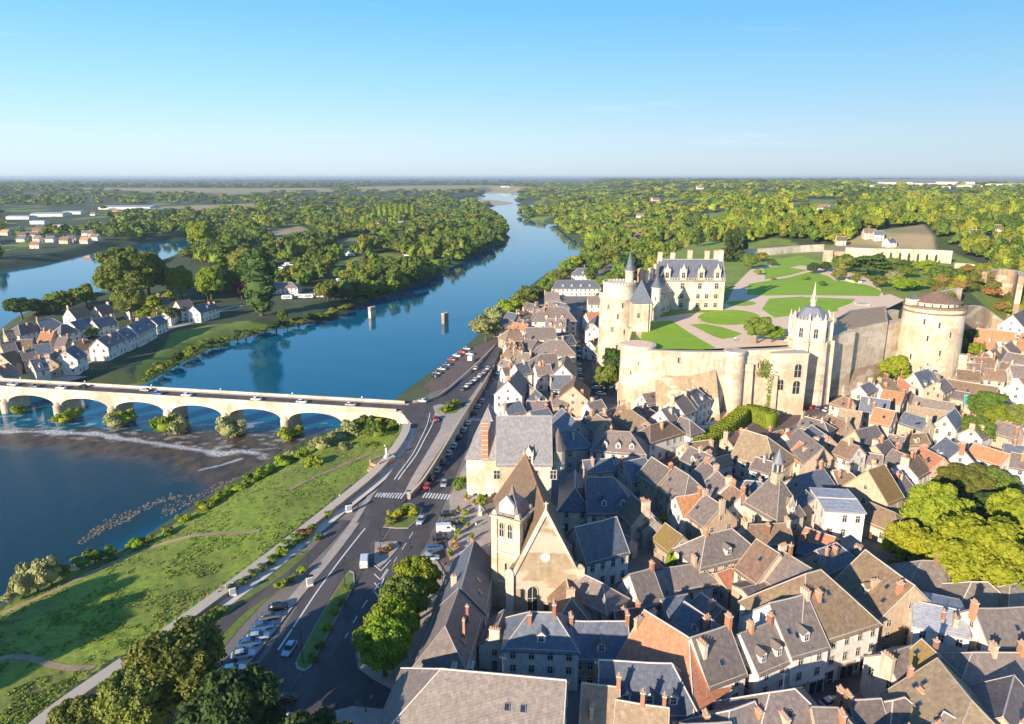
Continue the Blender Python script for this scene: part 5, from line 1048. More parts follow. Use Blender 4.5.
for k in range(20): m.box((9.65*math.cos(k*.314),9.65*math.sin(k*.314),37.8),(.2,.5,1.3),k*.314,1)
m.build('drum',['ashlar_pale','metal_dark'],big); m=MB(); m.cyl(0,0,38.8,43.2,10.5,.1,40); m.cyl(0,0,43.0,44.3,.12,.03,6); m.build('roof',['brown_tile'],big)
m=MB(); m.box((-10.5,-1,38.4),(4.5,3.6,2.8),0,0); m.cyl(-10.5,-1,39.8,41.6,3.2,.1,4,1,math.pi/4); m.build('stair_head',['ashlar_pale','slate'],big)
for z,an in ((31,-135),(30,-108),(24,-125),(18,-100),(12,-118),(15,-150),(26,-85)): on_ring(big,SL,'window',(0,0),12.05+(36-z)*.023,z,math.radians(an),1.2)
m=MB(); m.box((10.5,-8,8),(5,4,17),-.6,0,.8); m.build('buttress',['ashlar_pale'],big)
wallstrip('rampart_wall','recessed rampart wall between the eastern block and the great tower',[(880,324),(890,322.5),(903,319)],[32.5,32.5,32.5],4,5,['ashlar'],cap='cap')
for X_,Y_,h_ in ((-3.5,-5.05,0),):
    pass
# flat terrace behind the ramparts
sheet('rampart_terrace',[(p[0],p[1]) for p in [G(x,y,33) for x,y in [(838,320),(850,313),(888,308),(905,300),(890,294),(860,300),(838,308)]]],33.0,['gravel_path'])
m=MB(); m.box((0,0,0),(5,5,2.6)); m.box((0,0,1.4),(5.4,5.4,.25)); kb=thing('glass_pavilion','small square pavilion with green glazing on the terrace near the great tower','pavilion',(G(862,305,33)[0],G(862,305,33)[1],32.3)); m.build('wall',['ashlar_pale'],kb); m=MB(); m.box((0,-2.52,0),(3.5,.1,1.8)); m.build('window',['teal_sheet'],kb)
# walls on the slope to the right
wallstrip('hillside_wall','tan masonry wall climbing behind the great tower towards the gardens',[(934,294),(948,290),(961,288)],[34,34.5,35],2,10,['rubble'],cap='cap')
wallstrip('hillside_wall','tan stepped wall on the slope above the long orange roof',[(955,310),(968,306.5),(980,306),(992,313),(1004,322)],[29,29,28,23,19],1.6,6,['rubble'],cap='cap')
wallstrip('hillside_wall','rough masonry bastion wall high among the autumn bushes',[(985,272),(998,269.5),(1018,271),(1022,276)],[38,38.5,38.5,38],3,12,['rubble'],cap='cap')
wallstrip('garden_wall','long pale garden wall along the back of the castle park',[(846,247.5),(870,248.5),(900,249),(930,249.8),(953,251)],[39.5,39.7,40,40.3,40.5],1.4,28,['ashlar'],cap='cap')
wallstrip('garden_wall','low pale garden wall edging the far vineyard',[(744,249.5),(770,248),(800,245.5),(824,244.5)],[37,37,37,37],1.0,28,['ashlar_pale'],cap='cap')
wallstrip('garden_wall','stepped garden wall dropping to the right below the long wall',[(955,263),(970,264),(984,266)],[37,36.5,36],1.4,26,['ashlar'],cap='cap')
wallstrip('terrace_wall','low curved terrace wall at the back of the main lawn',[(843,276),(850,280),(862,281)],[32.4]*3,.5,30,['ashlar_pale'])
bs=thing('gate_bastion','ruined cream gate bastion between the garden walls','bastion',(*G(834,262,31)[:2],31)); m=MB(); m.box((-4,3,4),(5,6,9),0,0); m.box((5,3,3.5),(6,6,8),0,0); m.box((0.8,4,6.5),(6,3,3),0,0); m.build('wall',['ashlar'],bs); m=MB(); m.box((-4,3,8.7),(5.5,6.5,.4)); m.box((5,3,7.7),(6.4,6.4,.4)); m.build('coping',['cap'],bs)
# terrace surfaces
T=lambda L,z=Z0: [(*G(x,y,z)[:2],z) for x,y in L]
sheet('castle_terrace',T([(648,347),(700,349.5),(790,345),(834,341),(850,333),(848,312),(880,303),(893,308),(884,296),(878,284),(862,276),(838,269),(812,266),(775,264),(752,268),(735,285),(728,300),(718,312),(690,313),(656,318),(638,322),(636,334)]),31.02,['gravel_path'])
def ell(cx,cy,rx,ry,n=40): return [(cx+rx*math.cos(2*math.pi*i/n),cy+ry*math.sin(2*math.pi*i/n)) for i in range(n)]
for nm,L in (('lawn',[(644,323),(672,322),(690,334),(714,347.5),(700,349),(652,348),(642,345)]),('lawn',ell(729,317.5,31,7.6)),('lawn',[(691,325),(706,324.2),(722,327.5),(741,333.5),(733,337),(722,338.5),(714,336)]),('lawn',ell(741,303.3,15,2.6)),
  ('lawn',[(764,268),(782,266.5),(806,270.5),(790,275),(766,279)]),('lawn',[(752,284),(790,278),(812,272.5),(828,277),(834,281),(850,282),(868,286),(879,291),(876,295.5),(800,294.5),(768,295),(750,294)]),('lawn',[(771,299),(800,297.5),(853,299.5),(846,306),(836,311),(800,314),(776,317),(764,309)]),('lawn',[(760,262),(800,256),(818,262),(790,267)])):
    c_=np.mean(L,0); L=[(c_[0]+(x-c_[0])*1.05,c_[1]+(y-c_[1])*1.07) for x,y in L] if len(L)<30 else L
    s_=T(L); sheet(nm,[(p[0],p[1]) for p in s_],31.05,['lawn'])
# ================================================================ vegetation
def cube_sphere(n=2):
    g=np.linspace(-1,1,n+1); V=[];Q=[]
    for ax in range(3):
        for s in (-1,1):
            o=len(V)
            for i in range(n+1):
                for j in range(n+1):
                    p=[0,0,0]; p[ax]=s; p[(ax+1)%3]=g[i]; p[(ax+2)%3]=g[j]; p=np.array(p,float); V.append(p/np.linalg.norm(p))
            for i in range(n):
                for j in range(n): a=o+i*(n+1)+j; Q.append((a,a+1,a+n+2,a+n+1))
    return np.array(V),np.array(Q)
CS2=cube_sphere(2); CS3=cube_sphere(4)
def leaf_quads(P,Nn,size,rg,flat=.35):
    n=len(P); d=Nn+rg.normal(0,.55,(n,3)); d/=np.linalg.norm(d,axis=1)[:,None]
    r=rg.normal(0,1,(n,3)); t=np.cross(d,r); t/=np.linalg.norm(t,axis=1)[:,None]; b=np.cross(d,t)
    s=size*rg.uniform(.6,1.35,(n,1)); a=t*s; c=b*s*rg.uniform(.55,1,(n,1))
    V=np.stack([P-a-c*.35,P+c*-.9,P+a-c*.2,P+c],1).reshape(-1,3)
    return V,np.arange(n*4).reshape(-1,4)
def crown_arrays(R,clumps,leaves,leaf,seed,shape='round',core=True,cr=.36):
    rg=np.random.default_rng(seed); R=np.array(R,float); VV=[];QQ=[];o=0
    C=[]
    for k in range(clumps):
        for _ in range(60):
            p=rg.normal(0,1,3); p/=np.linalg.norm(p); rad=rg.uniform(.45,.86)
            if shape=='poplar': p=np.array([p[0]*.45,p[1]*.45,rg.uniform(-.95,.92)]); p[:2]*=math.sqrt(max(.05,1-abs(p[2])**2.2))*1.5
            elif shape=='cone': z=rg.uniform(-.95,.9); a=rg.uniform(0,6.28); q=(1-(z+1)/2)*.8+.05; p=np.array([math.cos(a)*q,math.sin(a)*q,z])
            elif shape=='layer': p=np.array([p[0]*.8,p[1]*.8,rg.choice([-.6,-.2,.2,.55])+rg.uniform(-.06,.06)]); p[:2]*=1.0-max(p[2],0)*.6
            else: p=p*rad; 
            if shape=='round' and p[2]<-.55: continue
            if all(np.linalg.norm(p-c)>.30 for c in C) or _==59: break
        C.append(p); c=p*R; r=cr*rg.uniform(.7,1.2)*np.array([R[0],R[1],min(R[2],R[0]*1.1)])
        if shape=='poplar': r=np.array([R[0]*.5,R[1]*.5,R[2]*.14])
        if shape=='layer': r=np.array([R[0]*.42,R[1]*.42,R[2]*.13])
        if core:
            V=CS2[0]*r*.72+c; VV.append(V); QQ.append(CS2[1]+o); o+=len(V)
        d=rg.normal(0,1,(leaves,3)); d/=np.linalg.norm(d,axis=1)[:,None]; d[:,2]=np.where(d[:,2]<-.4,-d[:,2],d[:,2])
        rr=rg.uniform(.72,1.12,(leaves,1)); P=c+d*r*rr
        V,Q=leaf_quads(P,d,leaf,rg); VV.append(V); QQ.append(Q+o); o+=len(V)
    if core:
        V=CS3[0]*R*.62; 
        if shape=='poplar': V=CS3[0]*R*[.85,.85,.95]
        if shape in('layer','cone'): V=CS2[0]*R*.2; QQ.append(CS2[1]+o)
        else: QQ.append(CS3[1]+o)
        VV.append(V); o+=len(V)
    return np.concatenate(VV),np.concatenate(QQ)
PROTO={}

rv=np.random.default_rng(77)
def ivy(label,x0,x1,y,z0,z1,n,mat='leaf_mid'):
    P=np.stack([rv.normal((x0+x1)/2,(x1-x0)/4,n),np.full(n,y)-rv.uniform(.05,.5,n),z0+(z1-z0)*rv.beta(1.2,2,n)],1); V,Q=leaf_quads(P,np.tile([0,-1,.3],(n,1)),.34,rv); tag(put('ivy',np_mesh('ivy',V,Q,[mat])),label,'ivy')
def crown_mesh(kind,mat,var=0):
    k=(kind,mat,var)
    if k in PROTO: return PROTO[k]
    s=hash(kind)%1000 if False else sum(map(ord,kind))+var*31
    A={'hi':((5,5,4.6),42,330,.26),'mid':((5,5,4.8),20,130,.5),'tall':((4,4,6.5),22,120,.5),'poplar':((2.6,2.6,11),48,110,.45),'bush':((2,2,1.5),9,90,.26),'cone':((3,3,6),22,100,.4),'layer':((6,6,4.5),20,150,.42)}[kind]
    shp={'poplar':'poplar','cone':'cone','layer':'layer'}.get(kind,'round')
    V,Q=crown_arrays(A[0],A[1],A[2],A[3],s,shp,cr=.30 if kind=='hi' else .36)
    rg=np.random.default_rng(s)
    PROTO[k]=np_mesh('crown',V,Q,[mat]); return PROTO[k]
CZ={'hi':4.6,'mid':4.8,'tall':6.5,'poplar':11,'bush':1.5,'cone':6,'layer':4.5}; CR={'hi':5,'mid':5,'tall':4,'poplar':2.6,'bush':2,'cone':3,'layer':6}
def trunk_mesh(kind):
    k='trunk_'+kind
    if k in PROTO: return PROTO[k]
    m=MB(); h={'hi':3.4,'mid':3.2,'tall':3,'poplar':2,'bush':.6,'cone':1.2,'layer':3}[kind]; r=.16 if kind=='bush' else .38
    m.cyl(0,0,-.8,h,r*1.3,r*.8,8); top=h
    rg=random.Random(5)
    for i in range(5 if kind!='bush' else 3):
        a=i*1.26+rg.random(); l=CR[kind]*.55; m.tube((0,0,top-.2),(math.cos(a)*l,math.sin(a)*l,top+CZ[kind]*rg.uniform(.5,1.0)),r*.55,r*.15,5)
    m.tube((0,0,top-.1),(0,0,top+CZ[kind]*1.1),r*.8,r*.2,6)
    PROTO[k]=m.mesh('trunk',['bark']); return PROTO[k]
TH={'hi':1.9,'mid':1.1,'tall':1.2,'poplar':1.2,'bush':.15,'cone':.8,'layer':2.5}
TREES=[]
def tree(kind,mat,x,y,z,H=None,R=None,var=None,label=None,group=None,name=None,cat=None):
    """H total height, R crown radius"""
    var=random.randrange(3) if var is None else var
    th=TH[kind]; h0=th+2*CZ[kind]; sz=(H/h0 if H else 1); sr=(R/CR[kind] if R else sz)
    nm=name or ('shrub' if kind=='bush' else 'poplar' if kind=='poplar' else 'tree')
    t=thing(nm,label,cat or ('shrub' if kind=='bush' else 'tree'),(x,y,z),random.random()*6.28,group); t.scale=(sr,sr,sz)
    put('trunk',trunk_mesh(kind),t); put('crown',crown_mesh(kind,mat,var),t,(0,0,th+CZ[kind]*(.98 if kind!='bush' else .72)))
    TREES.append((t,mat,kind)); return t
def treepx(kind,mat,px,pyb,z,Hpx=None,Rpx=None,**k):
    """base pixel at ground z, crown height and half width in pixels"""
    x,y,_=G(px,pyb,z); d=y*cp-(z-CH)*sp
    R=Rpx*d/F if Rpx else None; H=None
    if Hpx: # vertical extent in px -> metres
        _,yb,_=proj(x,y,z)
        lo,hi=0,80
        for _ in range(30):
            mid=(lo+hi)/2
            if yb-proj(x,y,z+mid)[1]<Hpx: lo=mid
            else: hi=mid
        H=mid
    return tree(kind,mat,x,y,z,H,R,**k)
L_=dict(m='leaf_mid',y='leaf_yellow',d='leaf_dark',o='leaf_olive',b='leaf_bright',p='leaf_pale',u='leaf_purple',r='leaf_rust')
def TP(kind,c,px,py,z,H,R,label=None,group=None,**k): return treepx(kind,L_[c],px,py,z,H,R,label=label,group=group,**k)
# plane trees on the pavement
pl='row of round street trees beside the quay street'
TP('hi','b',417,607,7.1,50,25,'farthest round street tree of the roadside row, beside parked cars',pl); TP('hi','m',405,629,7.1,50,25,'second round street tree of the roadside row from the parked cars',pl); TP('hi','b',395,651,7.1,50,25,'third round street tree of the roadside row from the parked cars',pl); TP('hi','b',385,676,7.1,56,28,'nearest round street tree of the roadside row, by the street corner',pl)
# big trees lower left
gl='big dark trees beside the promenade'
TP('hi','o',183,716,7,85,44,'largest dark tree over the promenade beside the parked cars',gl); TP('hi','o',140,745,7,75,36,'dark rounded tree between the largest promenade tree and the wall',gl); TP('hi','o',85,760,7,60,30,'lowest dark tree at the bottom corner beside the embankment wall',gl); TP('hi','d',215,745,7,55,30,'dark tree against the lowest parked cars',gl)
for k,(x,y,H) in enumerate(((-40,84,19),(-28,78,17))): tree('hi','leaf_dark',x,y,7,H,7.5,label='tall shady tree on the quay beyond the bottom edge',group='shady trees on the quay')
for k,(x,y,H) in enumerate(((-122,88,20),(-130,96,20))): tree('hi','leaf_dark',x,y,4,H,8,label='tall meadow tree casting its shadow over the grass from outside the view',group='meadow trees')
# park bottom right
gp='trees of the small town park'
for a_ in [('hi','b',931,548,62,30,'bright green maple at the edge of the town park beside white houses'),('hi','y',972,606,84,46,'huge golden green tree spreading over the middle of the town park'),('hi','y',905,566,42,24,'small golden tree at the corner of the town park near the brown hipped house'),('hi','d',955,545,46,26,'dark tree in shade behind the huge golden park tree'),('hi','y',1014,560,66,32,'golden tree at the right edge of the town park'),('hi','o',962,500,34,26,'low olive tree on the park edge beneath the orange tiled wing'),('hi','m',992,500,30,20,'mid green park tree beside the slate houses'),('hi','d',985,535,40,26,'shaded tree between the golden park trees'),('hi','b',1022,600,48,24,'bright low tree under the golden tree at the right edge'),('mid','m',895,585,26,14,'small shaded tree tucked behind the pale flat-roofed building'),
  ('hi','m',985,424,32,18,'round green tree right of the teal roof'),('hi','b',1000,436,30,18,'broad green tree among gardens right of the slate gable'),('hi','m',975,445,28,16,'dark round tree below the slate-gabled chapel-like building'),('hi','o',1015,440,34,20,'olive tree at the right edge above the orange wing'),('mid','b',960,430,16,9,'small light tree beside the slate gable'),('mid','m',929,438,17,8,'narrow green tree in front of the tan roofed range'),('tall','d',948,440,14,5,'thin dark tree beside the stone gable'),('mid','b',673,574,24,8,'leafy climbing tree in the courtyard behind the church lanes'),('mid','b',697,532,14,9,'bright green tree in the courtyard beside the hipped cream house'),('mid','y',926,400,9,6,'lime green shrub tree between roofs below the blue slate house'),
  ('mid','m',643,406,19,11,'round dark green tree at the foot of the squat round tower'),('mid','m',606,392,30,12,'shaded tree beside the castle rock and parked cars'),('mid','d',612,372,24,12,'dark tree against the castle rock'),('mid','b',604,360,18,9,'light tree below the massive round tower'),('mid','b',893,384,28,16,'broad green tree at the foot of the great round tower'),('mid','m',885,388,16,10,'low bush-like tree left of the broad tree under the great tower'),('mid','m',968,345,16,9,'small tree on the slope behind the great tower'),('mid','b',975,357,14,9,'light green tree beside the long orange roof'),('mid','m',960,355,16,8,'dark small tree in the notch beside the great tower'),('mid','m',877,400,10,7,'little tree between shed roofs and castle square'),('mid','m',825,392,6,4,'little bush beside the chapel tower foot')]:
    z=7 if a_[3]>380 else 12
    TP(a_[0],a_[1],a_[2],a_[3],z,a_[4],a_[5],a_[6],gp if a_[2]>890 and a_[3]>490 else None)
# castle gardens
gc='clipped round bushes in the castle gardens'
TP('hi','m',757,343,31,27,14,'rounded green tree standing on the castle terrace gravel'); TP('hi','b',772,342,31,16,11,'low bright tree beside the terrace tree'); TP('layer','d',868,276,31,22,19,'wide layered cedar in the castle gardens')
for px,py,H,R,c in ((813,274,11,6,'d'),(825,272,10,6,'d'),(838,281,13,7,'o'),(846,273,17,9,'o'),(856,283,9,5,'o'),(880,288,12,9,'o'),(893,283,12,8,'p'),(905,278,12,9,'m'),(918,271,10,6,'b'),(905,268,9,6,'d'),(893,266,9,6,'m'),(928,268,9,6,'b'),(900,292,15,12,'b'),(915,290,12,9,'b'),(938,280,14,12,'m'),(950,284,16,13,'m'),(862,266,10,7,'d'),(840,268,12,8,'m'),(805,280,5,4,'b'),(822,286,5,4,'m'),(762,262,10,7,'o'),(748,270,16,8,'m'),(739,262,12,8,'d'),(772,266,6,5,'m'),(845,262,8,8,'m'),(855,272,12,8,'o'),(878,262,8,7,'d'),(888,275,12,8,'m'),(930,276,10,8,'y'),(758,275,6,4,'y'),(772,280,4,3,'y')):
    TP('mid',c,px,py,31,H,R,None,gc)
for k in range(7): TP('poplar','d',881+k*9,262+.4*k,31.5,10,1.1,None,'thin cypresses against the long garden wall')
# hillside bushes
for k in range(85):
    px=random.uniform(935,1034); py=random.uniform(272,330) if px>960 else random.uniform(284,300)
    x,y,_=G(px,py,28); z=hgt(x,y); x,y,_=G(px,py,z); z=hgt(x,y)
    tree('mid',L_[random.choice('bormyor')],x,y,z,random.uniform(5,9),random.uniform(3,5.5),group='autumn bushes on the castle slope')
# quay side trees by the car park
gq='riverside trees between the car park and the water'
for px,py,H,R,c in ((486,341,28,15,'p'),(496,330,24,12,'p'),(508,322,24,13,'b'),(518,316,22,12,'m'),(526,309,22,12,'m'),(536,303,18,10,'d'),(545,296,18,10,'m'),(553,290,18,9,'m'),(560,284,16,9,'o'),(567,277,18,9,'m'),(574,272,16,9,'b'),(552,284,12,8,'o'),(581,268,15,8,'m'),(590,262,16,9,'m'),(589,284,16,8,'m'),(597,276,22,11,'m'),(605,270,22,11,'o'),(612,262,20,11,'m'),(603,290,14,8,'m'),(612,292,20,11,'m'),(620,284,22,12,'m'),(628,276,22,12,'d'),(636,270,20,11,'m'),(600,302,10,6,'m')):
    z=5 if px<580 else 7; TP('mid',c,px,py,z,H,R,None,gq if px<585 else 'trees on the slope below the castle residence')
# island trees
gi='trees among the island houses'
for px,py,H,R,c,kd,lb in ((262,316,70,14,'d','poplar','very tall dark poplar standing alone on the island bank'),(130,306,58,28,'m','hi','large spreading green tree behind the island houses'),(150,300,50,20,'o','hi','large olive tree right of the biggest island tree'),(118,300,36,18,'m','hi','green tree on the riverward side of the biggest island tree'),(132,322,38,15,'o','hi','dark olive tree standing among the island roofs'),(182,300,34,13,'b','hi','upright bright tree behind the island row'),(212,303,38,13,'b','hi','tall bright tree at the end of the island row'),(154,312,16,9,'y','mid','yellow green tree between island gardens'),(168,308,18,10,'y','mid','yellow tree beside the island lane'),(87,306,22,10,'m','mid','round tree at the water side of the village'),(22,318,22,13,'d','mid','dark tree at the far tip of the island'),(38,316,18,12,'d','mid','second dark tree at the tip of the island'),(60,311,20,12,'m','mid','green tree at the village water edge'),(72,306,18,10,'m','mid','small tree behind the white gable on the island'),(106,320,16,7,'p','mid','pale silvery tree beside an island gable'),(90,336,10,11,'b','mid','low bright bush tree amid island roofs'),(146,322,16,9,'b','mid','bright little tree by the row houses'),(165,325,20,10,'o','mid','dull green tree in the row house gardens'),(178,320,16,10,'o','mid','dull tree in front of the white island gable'),(80,317,11,6,'m','mid','small garden tree by the white island gable'),(6,372,16,8,'y','mid','yellowing tree at the left edge by the bridge'),(242,300,20,7,'u','mid','dark purple tree near the island road'),(203,254,34,13,'b','hi','rounded bright tree near the side channel'),(224,262,22,12,'m','mid','green tree right of the side channel tree'),(245,268,20,14,'o','mid','olive tree at the centre of the island wood edge'),(283,322,14,5,'m','tall','thin pointed young tree on the island bank'),(190,262,16,9,'o','mid','olive tree near the side channel mouth')):
    TP(kd,c,px,py,4.6,H,R,lb,gi)
for k in range(7): TP('poplar','b',380+k*5.5,221,5,17,2.2,None,'line of poplars on the island meadow')
# bridge pier bushes
for k,(px,py,R,H) in enumerate(((18,414,8,8),(64,424,10,12),(73,420,9,14),(115,428,12,14),(122,424,12,16),(166,434,12,22),(180,434,12,20),(228,438,13,22),(240,436,10,16),(286,440,9,14),(298,436,8,11),(6,411,8,7))):
    TP('bush',random.choice('bpb'),px,py,.1,H,R,None,'willow bushes at the feet of the bridge piers')
# bank shrubs on the meadow side
gb='willow shrubs along the meadow bank'
for px,py,H,R,c in ((38,590,34,15,'p'),(24,598,26,11,'p'),(52,585,30,12,'p'),(10,602,14,8,'p'),(62,576,14,9,'o'),(82,566,12,10,'m'),(95,560,12,10,'m'),(110,556,10,8,'m'),(135,548,9,8,'b'),(148,543,9,7,'m'),(168,535,9,8,'m'),(185,522,9,8,'b'),(205,510,10,9,'b'),(220,500,9,9,'b'),(236,492,10,9,'b'),(250,484,10,9,'m'),(262,478,12,10,'b'),(283,467,12,10,'b'),(300,460,12,9,'b'),(313,470,14,10,'b'),(322,452,17,12,'p'),(338,444,16,11,'p'),(352,438,20,13,'p'),(366,436,20,13,'m'),(378,440,16,11,'m'),(390,432,14,9,'m'),(113,560,6,4,'m'),(345,452,10,8,'p'),(372,450,9,8,'m'),(300,470,7,6,'b'),(360,420,12,9,'m'),(380,424,12,9,'b'),(270,473,9,8,'m'),(290,460,9,8,'p')):
    TP('bush',c,px,py,2.2 if py<480 else 1.6,H,R,None,gb)
for k in range(34):
    u_=k/33*4.999; Lb=[(145,384),(200,352),(256,337),(330,319),(395,293),(470,257)]; i_=int(u_); f_=u_-i_; px=Lb[i_][0]*(1-f_)+Lb[i_+1][0]*f_; py=Lb[i_][1]*(1-f_)+Lb[i_+1][1]*f_-random.uniform(1.5,5)
    TP('bush',random.choice('mdob'),px,py,1.5,random.uniform(5,11),random.uniform(5,9),None,'waterside bushes on the island bank')
# roadside shrubs
for px,py,H,R,c in ((232,592,8,6,'o'),(242,585,8,6,'m'),(252,578,8,6,'o'),(262,571,8,6,'o'),(272,563,8,7,'m'),(281,556,9,7,'b'),(288,548,9,7,'m'),(296,542,9,7,'m'),(304,538,10,8,'r'),(311,533,9,7,'m'),(318,540,7,5,'m'),(281,588,9,7,'b'),(292,581,7,5,'b'),(302,573,7,5,'b'),(207,622,10,8,'m'),(218,614,9,8,'o'),(199,628,8,7,'m'),(328,518,8,4,'b'),(396,518,10,8,'y'),(404,514,9,8,'b'),(412,515,8,7,'y'),(390,524,7,6,'o'),(445,412,7,6,'b'),(450,409,8,6,'m'),(455,406,8,5,'b'),(383,552,5,5,'r'),(390,549,5,5,'r'),(458,490,12,6,'m'),(461,484,9,5,'b'),(481,505,11,5,'b'),(465,515,6,4,'b'),(462,523,6,4,'b'),(458,535,7,4,'b'),(455,548,7,4,'r'),(450,556,8,4,'b'),(328,630,6,5,'y'),(320,648,6,5,'o'),(342,605,6,5,'m'),(348,590,6,5,'m'),(335,614,5,5,'y'),(313,660,6,6,'m'),(505,655,18,6,'d')):
    z=7.1 if px<440 or py>480 else 10.6; TP('bush',c,px,py,z,H,R,None,'planted shrubs along the road')
# clipped hedges below the castle
def hedge(label,L,w,h,z,mat,seed=1):
    P=smooth(pw(L,z),6); rg=np.random.default_rng(seed); VV=[];QQ=[];o=0
    for a,b in zip(P[:-1],P[1:]):
        a=np.array(a);b=np.array(b); l=np.linalg.norm(b-a); n=int(l*70); d=(b-a)/l; nr=np.array([-d[1],d[0]])
        t=rg.random(n)*l; f=rg.integers(0,3,n); u=rg.uniform(-1,1,n); zz_=rg.uniform(0,1,n)
        Pp=np.zeros((n,3)); Nn=np.zeros((n,3)); bump_=.25*np.sin(t/l*3+seed+a[0])
        for i in range(n):
            if f[i]==0: q=a+d*t[i]+nr*u[i]*w/2; Pp[i]=(q[0],q[1],z+h+bump_[i]*.5); Nn[i]=(0,0,1)
            else: s=1 if f[i]==1 else -1; q=a+d*t[i]+nr*s*(w/2+bump_[i]*.3); Pp[i]=(q[0],q[1],z+h*zz_[i]); Nn[i]=(nr[0]*s,nr[1]*s,.2)
        V,Q=leaf_quads(Pp,Nn,.28,rg); VV.append(V);QQ.append(Q+o);o+=len(V)
        c=[a+nr*(w/2-.15),b+nr*(w/2-.15),b-nr*(w/2-.15),a-nr*(w/2-.15)]
        V=np.array([(p[0],p[1],z-.5) for p in c]+[(p[0],p[1],z+h-.15) for p in c]); Q=np.array([(0,1,5,4),(1,2,6,5),(2,3,7,6),(3,0,4,7),(4,5,6,7)]); VV.append(V);QQ.append(Q+o);o+=8
    ob=put('hedge',np_mesh('hedge',np.concatenate(VV),np.concatenate(QQ),[mat])); return tag(ob,label,'hedge')
hedge('long tall clipped hedge along the castle square terraces',[(693,462),(705,450),(722,438),(737,426),(744,419)],5,5.2,7,'leaf_bright',1)
hedge('thick clipped hedge turning across the square above the tan hall',[(745,418),(758,420),(772,427)],5,5,7.5,'leaf_bright',2)
hedge('short clipped hedge beside the castle ramp',[(752,404),(762,396),(774,393),(780,396)],4,3.6,9,'leaf_mid',3)
for px,py,H,R in ((728,262,40,9),(735,258,30,7),(742,255,26,6),(1001,262,24,7),(1010,268,22,7),(715,240,20,5),(700,246,18,5),(1018,250,16,5)):
    x,y,_=G(px,py,33); z=hgt(x,y); x,y,_=G(px,py,z); tree('cone','leaf_dark',x,y,hgt(x,y),min(24,H*y/700/.95),R*y/700*.9,group='dark conifers among the hillside woods')
# ---- woods: nearest scattered trees are things, the rest one mass
RIGHTW=[g2(x,y,z) for x,y,z in [(600,185,10),(1100,183,45),(1150,262,38),(1080,300,30),(1030,290,34),(985,262,36),(955,252,38),(843,244,38),(770,247,37),(735,300,32),(712,312,31),(690,300,28),(640,264,12),(612,272,7),(634,240,7),(622,222,7),(606,200,7)]]
ISLW=[pw([(190,300),(235,262),(330,246),(360,262),(378,298),(350,309),(300,317),(256,328),(225,330),(215,316)],4.6),pw([(190,262),(205,238),(256,222),(300,208),(380,206),(440,203),(478,209),(500,222),(503,238),(470,255),(430,240),(400,222),(360,222),(300,225),(262,240),(240,262),(210,268)],4.6),pw([(310,262),(350,255),(400,244),(470,236),(500,240),(475,255),(450,268),(420,280),(395,292),(370,300),(355,290),(360,275),(330,268)],4.6),pw([(256,232),(330,238),(310,255),(270,262)],4.6)]
BANDS=[pw([(560,222),(600,215),(640,240),(612,262),(590,258),(588,246),(575,238)],5),pw([(122,236),(200,232),(256,222),(300,205),(250,204),(160,214),(80,222),(60,228),(110,232)],6),pw([(520,217),(550,206),(580,205),(600,212),(570,224),(532,222)],4)]
NORTHP=pw([(-300,300),(-300,190),(0,190),(600,184),(600,192),(520,196),(440,200),(300,205),(120,236),(60,252),(0,262)],5)
def inany(P,Ls):
    r=np.zeros(len(P),bool)
    for q in Ls: r|=inside(P,q)
    return r
rg=np.random.default_rng(21)
pts=[]
def sample(n,x0,x1,y0,y1,z):
    px=rg.uniform(x0,x1,n); py=rg.uniform(y0,y1,n); a=(px-512)/F; b=(362-py)/F; dz=-sp+b*cp; t=(z-CH)/dz
    return np.stack([a*t,t*(cp+b*sp)],1)
cand=[sample(1500,600,1100,186,300,18),sample(2600,590,1100,181,240,35),sample(1500,180,510,200,300,5),sample(5200,-60,620,181,262,6),sample(1600,500,660,186,280,7),sample(2600,300,512,215,300,5),sample(1500,680,1060,222,305,33),sample(2600,-60,1080,180,194,8)]
C=np.concatenate(cand); Cid=np.concatenate([np.full(len(c),i) for i,c in enumerate(cand)])
_pp=np.array(g2(262,316,4.6)); hh_,dm,dn,dh,dp,gg=height(C); r=np.hypot(C[:,0],C[:,1])
ok=(np.hypot(C[:,0]-_pp[0],C[:,1]-_pp[1])>28)&(dm<-1.2)&(dn<-3)&(dp<-4)
woods=inside(C,RIGHTW)|inany(C,ISLW)|inany(C,BANDS)
tanm=inany(C,FIELD_TAN)|inany(C,FIELD_GREEN[:2])
ff=vnoise(C[:,0],C[:,1],1500,11)*.6+vnoise(C[:,0],C[:,1],500,12)*.4; farfield=(ff>.69)&(r>1500)
fr_=(r>1100)&(ff<.70)&(vnoise(C[:,0],C[:,1],420,31)>.12)
plain_w=inside(C,NORTHP)&(vnoise(C[:,0],C[:,1],170,33)>.42)
keep=ok&~tanm&~farfield&(woods|fr_|plain_w)
keep&=~(inside(C,ISLW[0])&(vnoise(C[:,0],C[:,1],26,61)<.42))
for q_ in ([(0,208),(98,206),(112,222),(90,230),(0,236)],[(100,205),(205,204),(256,207),(200,214),(110,214)],[(0,238),(90,236),(115,240),(100,252),(0,262)],[(785,207),(838,205),(844,221),(786,223)]): keep&=~inside(C,pw(q_,7 if q_[0][0]<700 else 35))
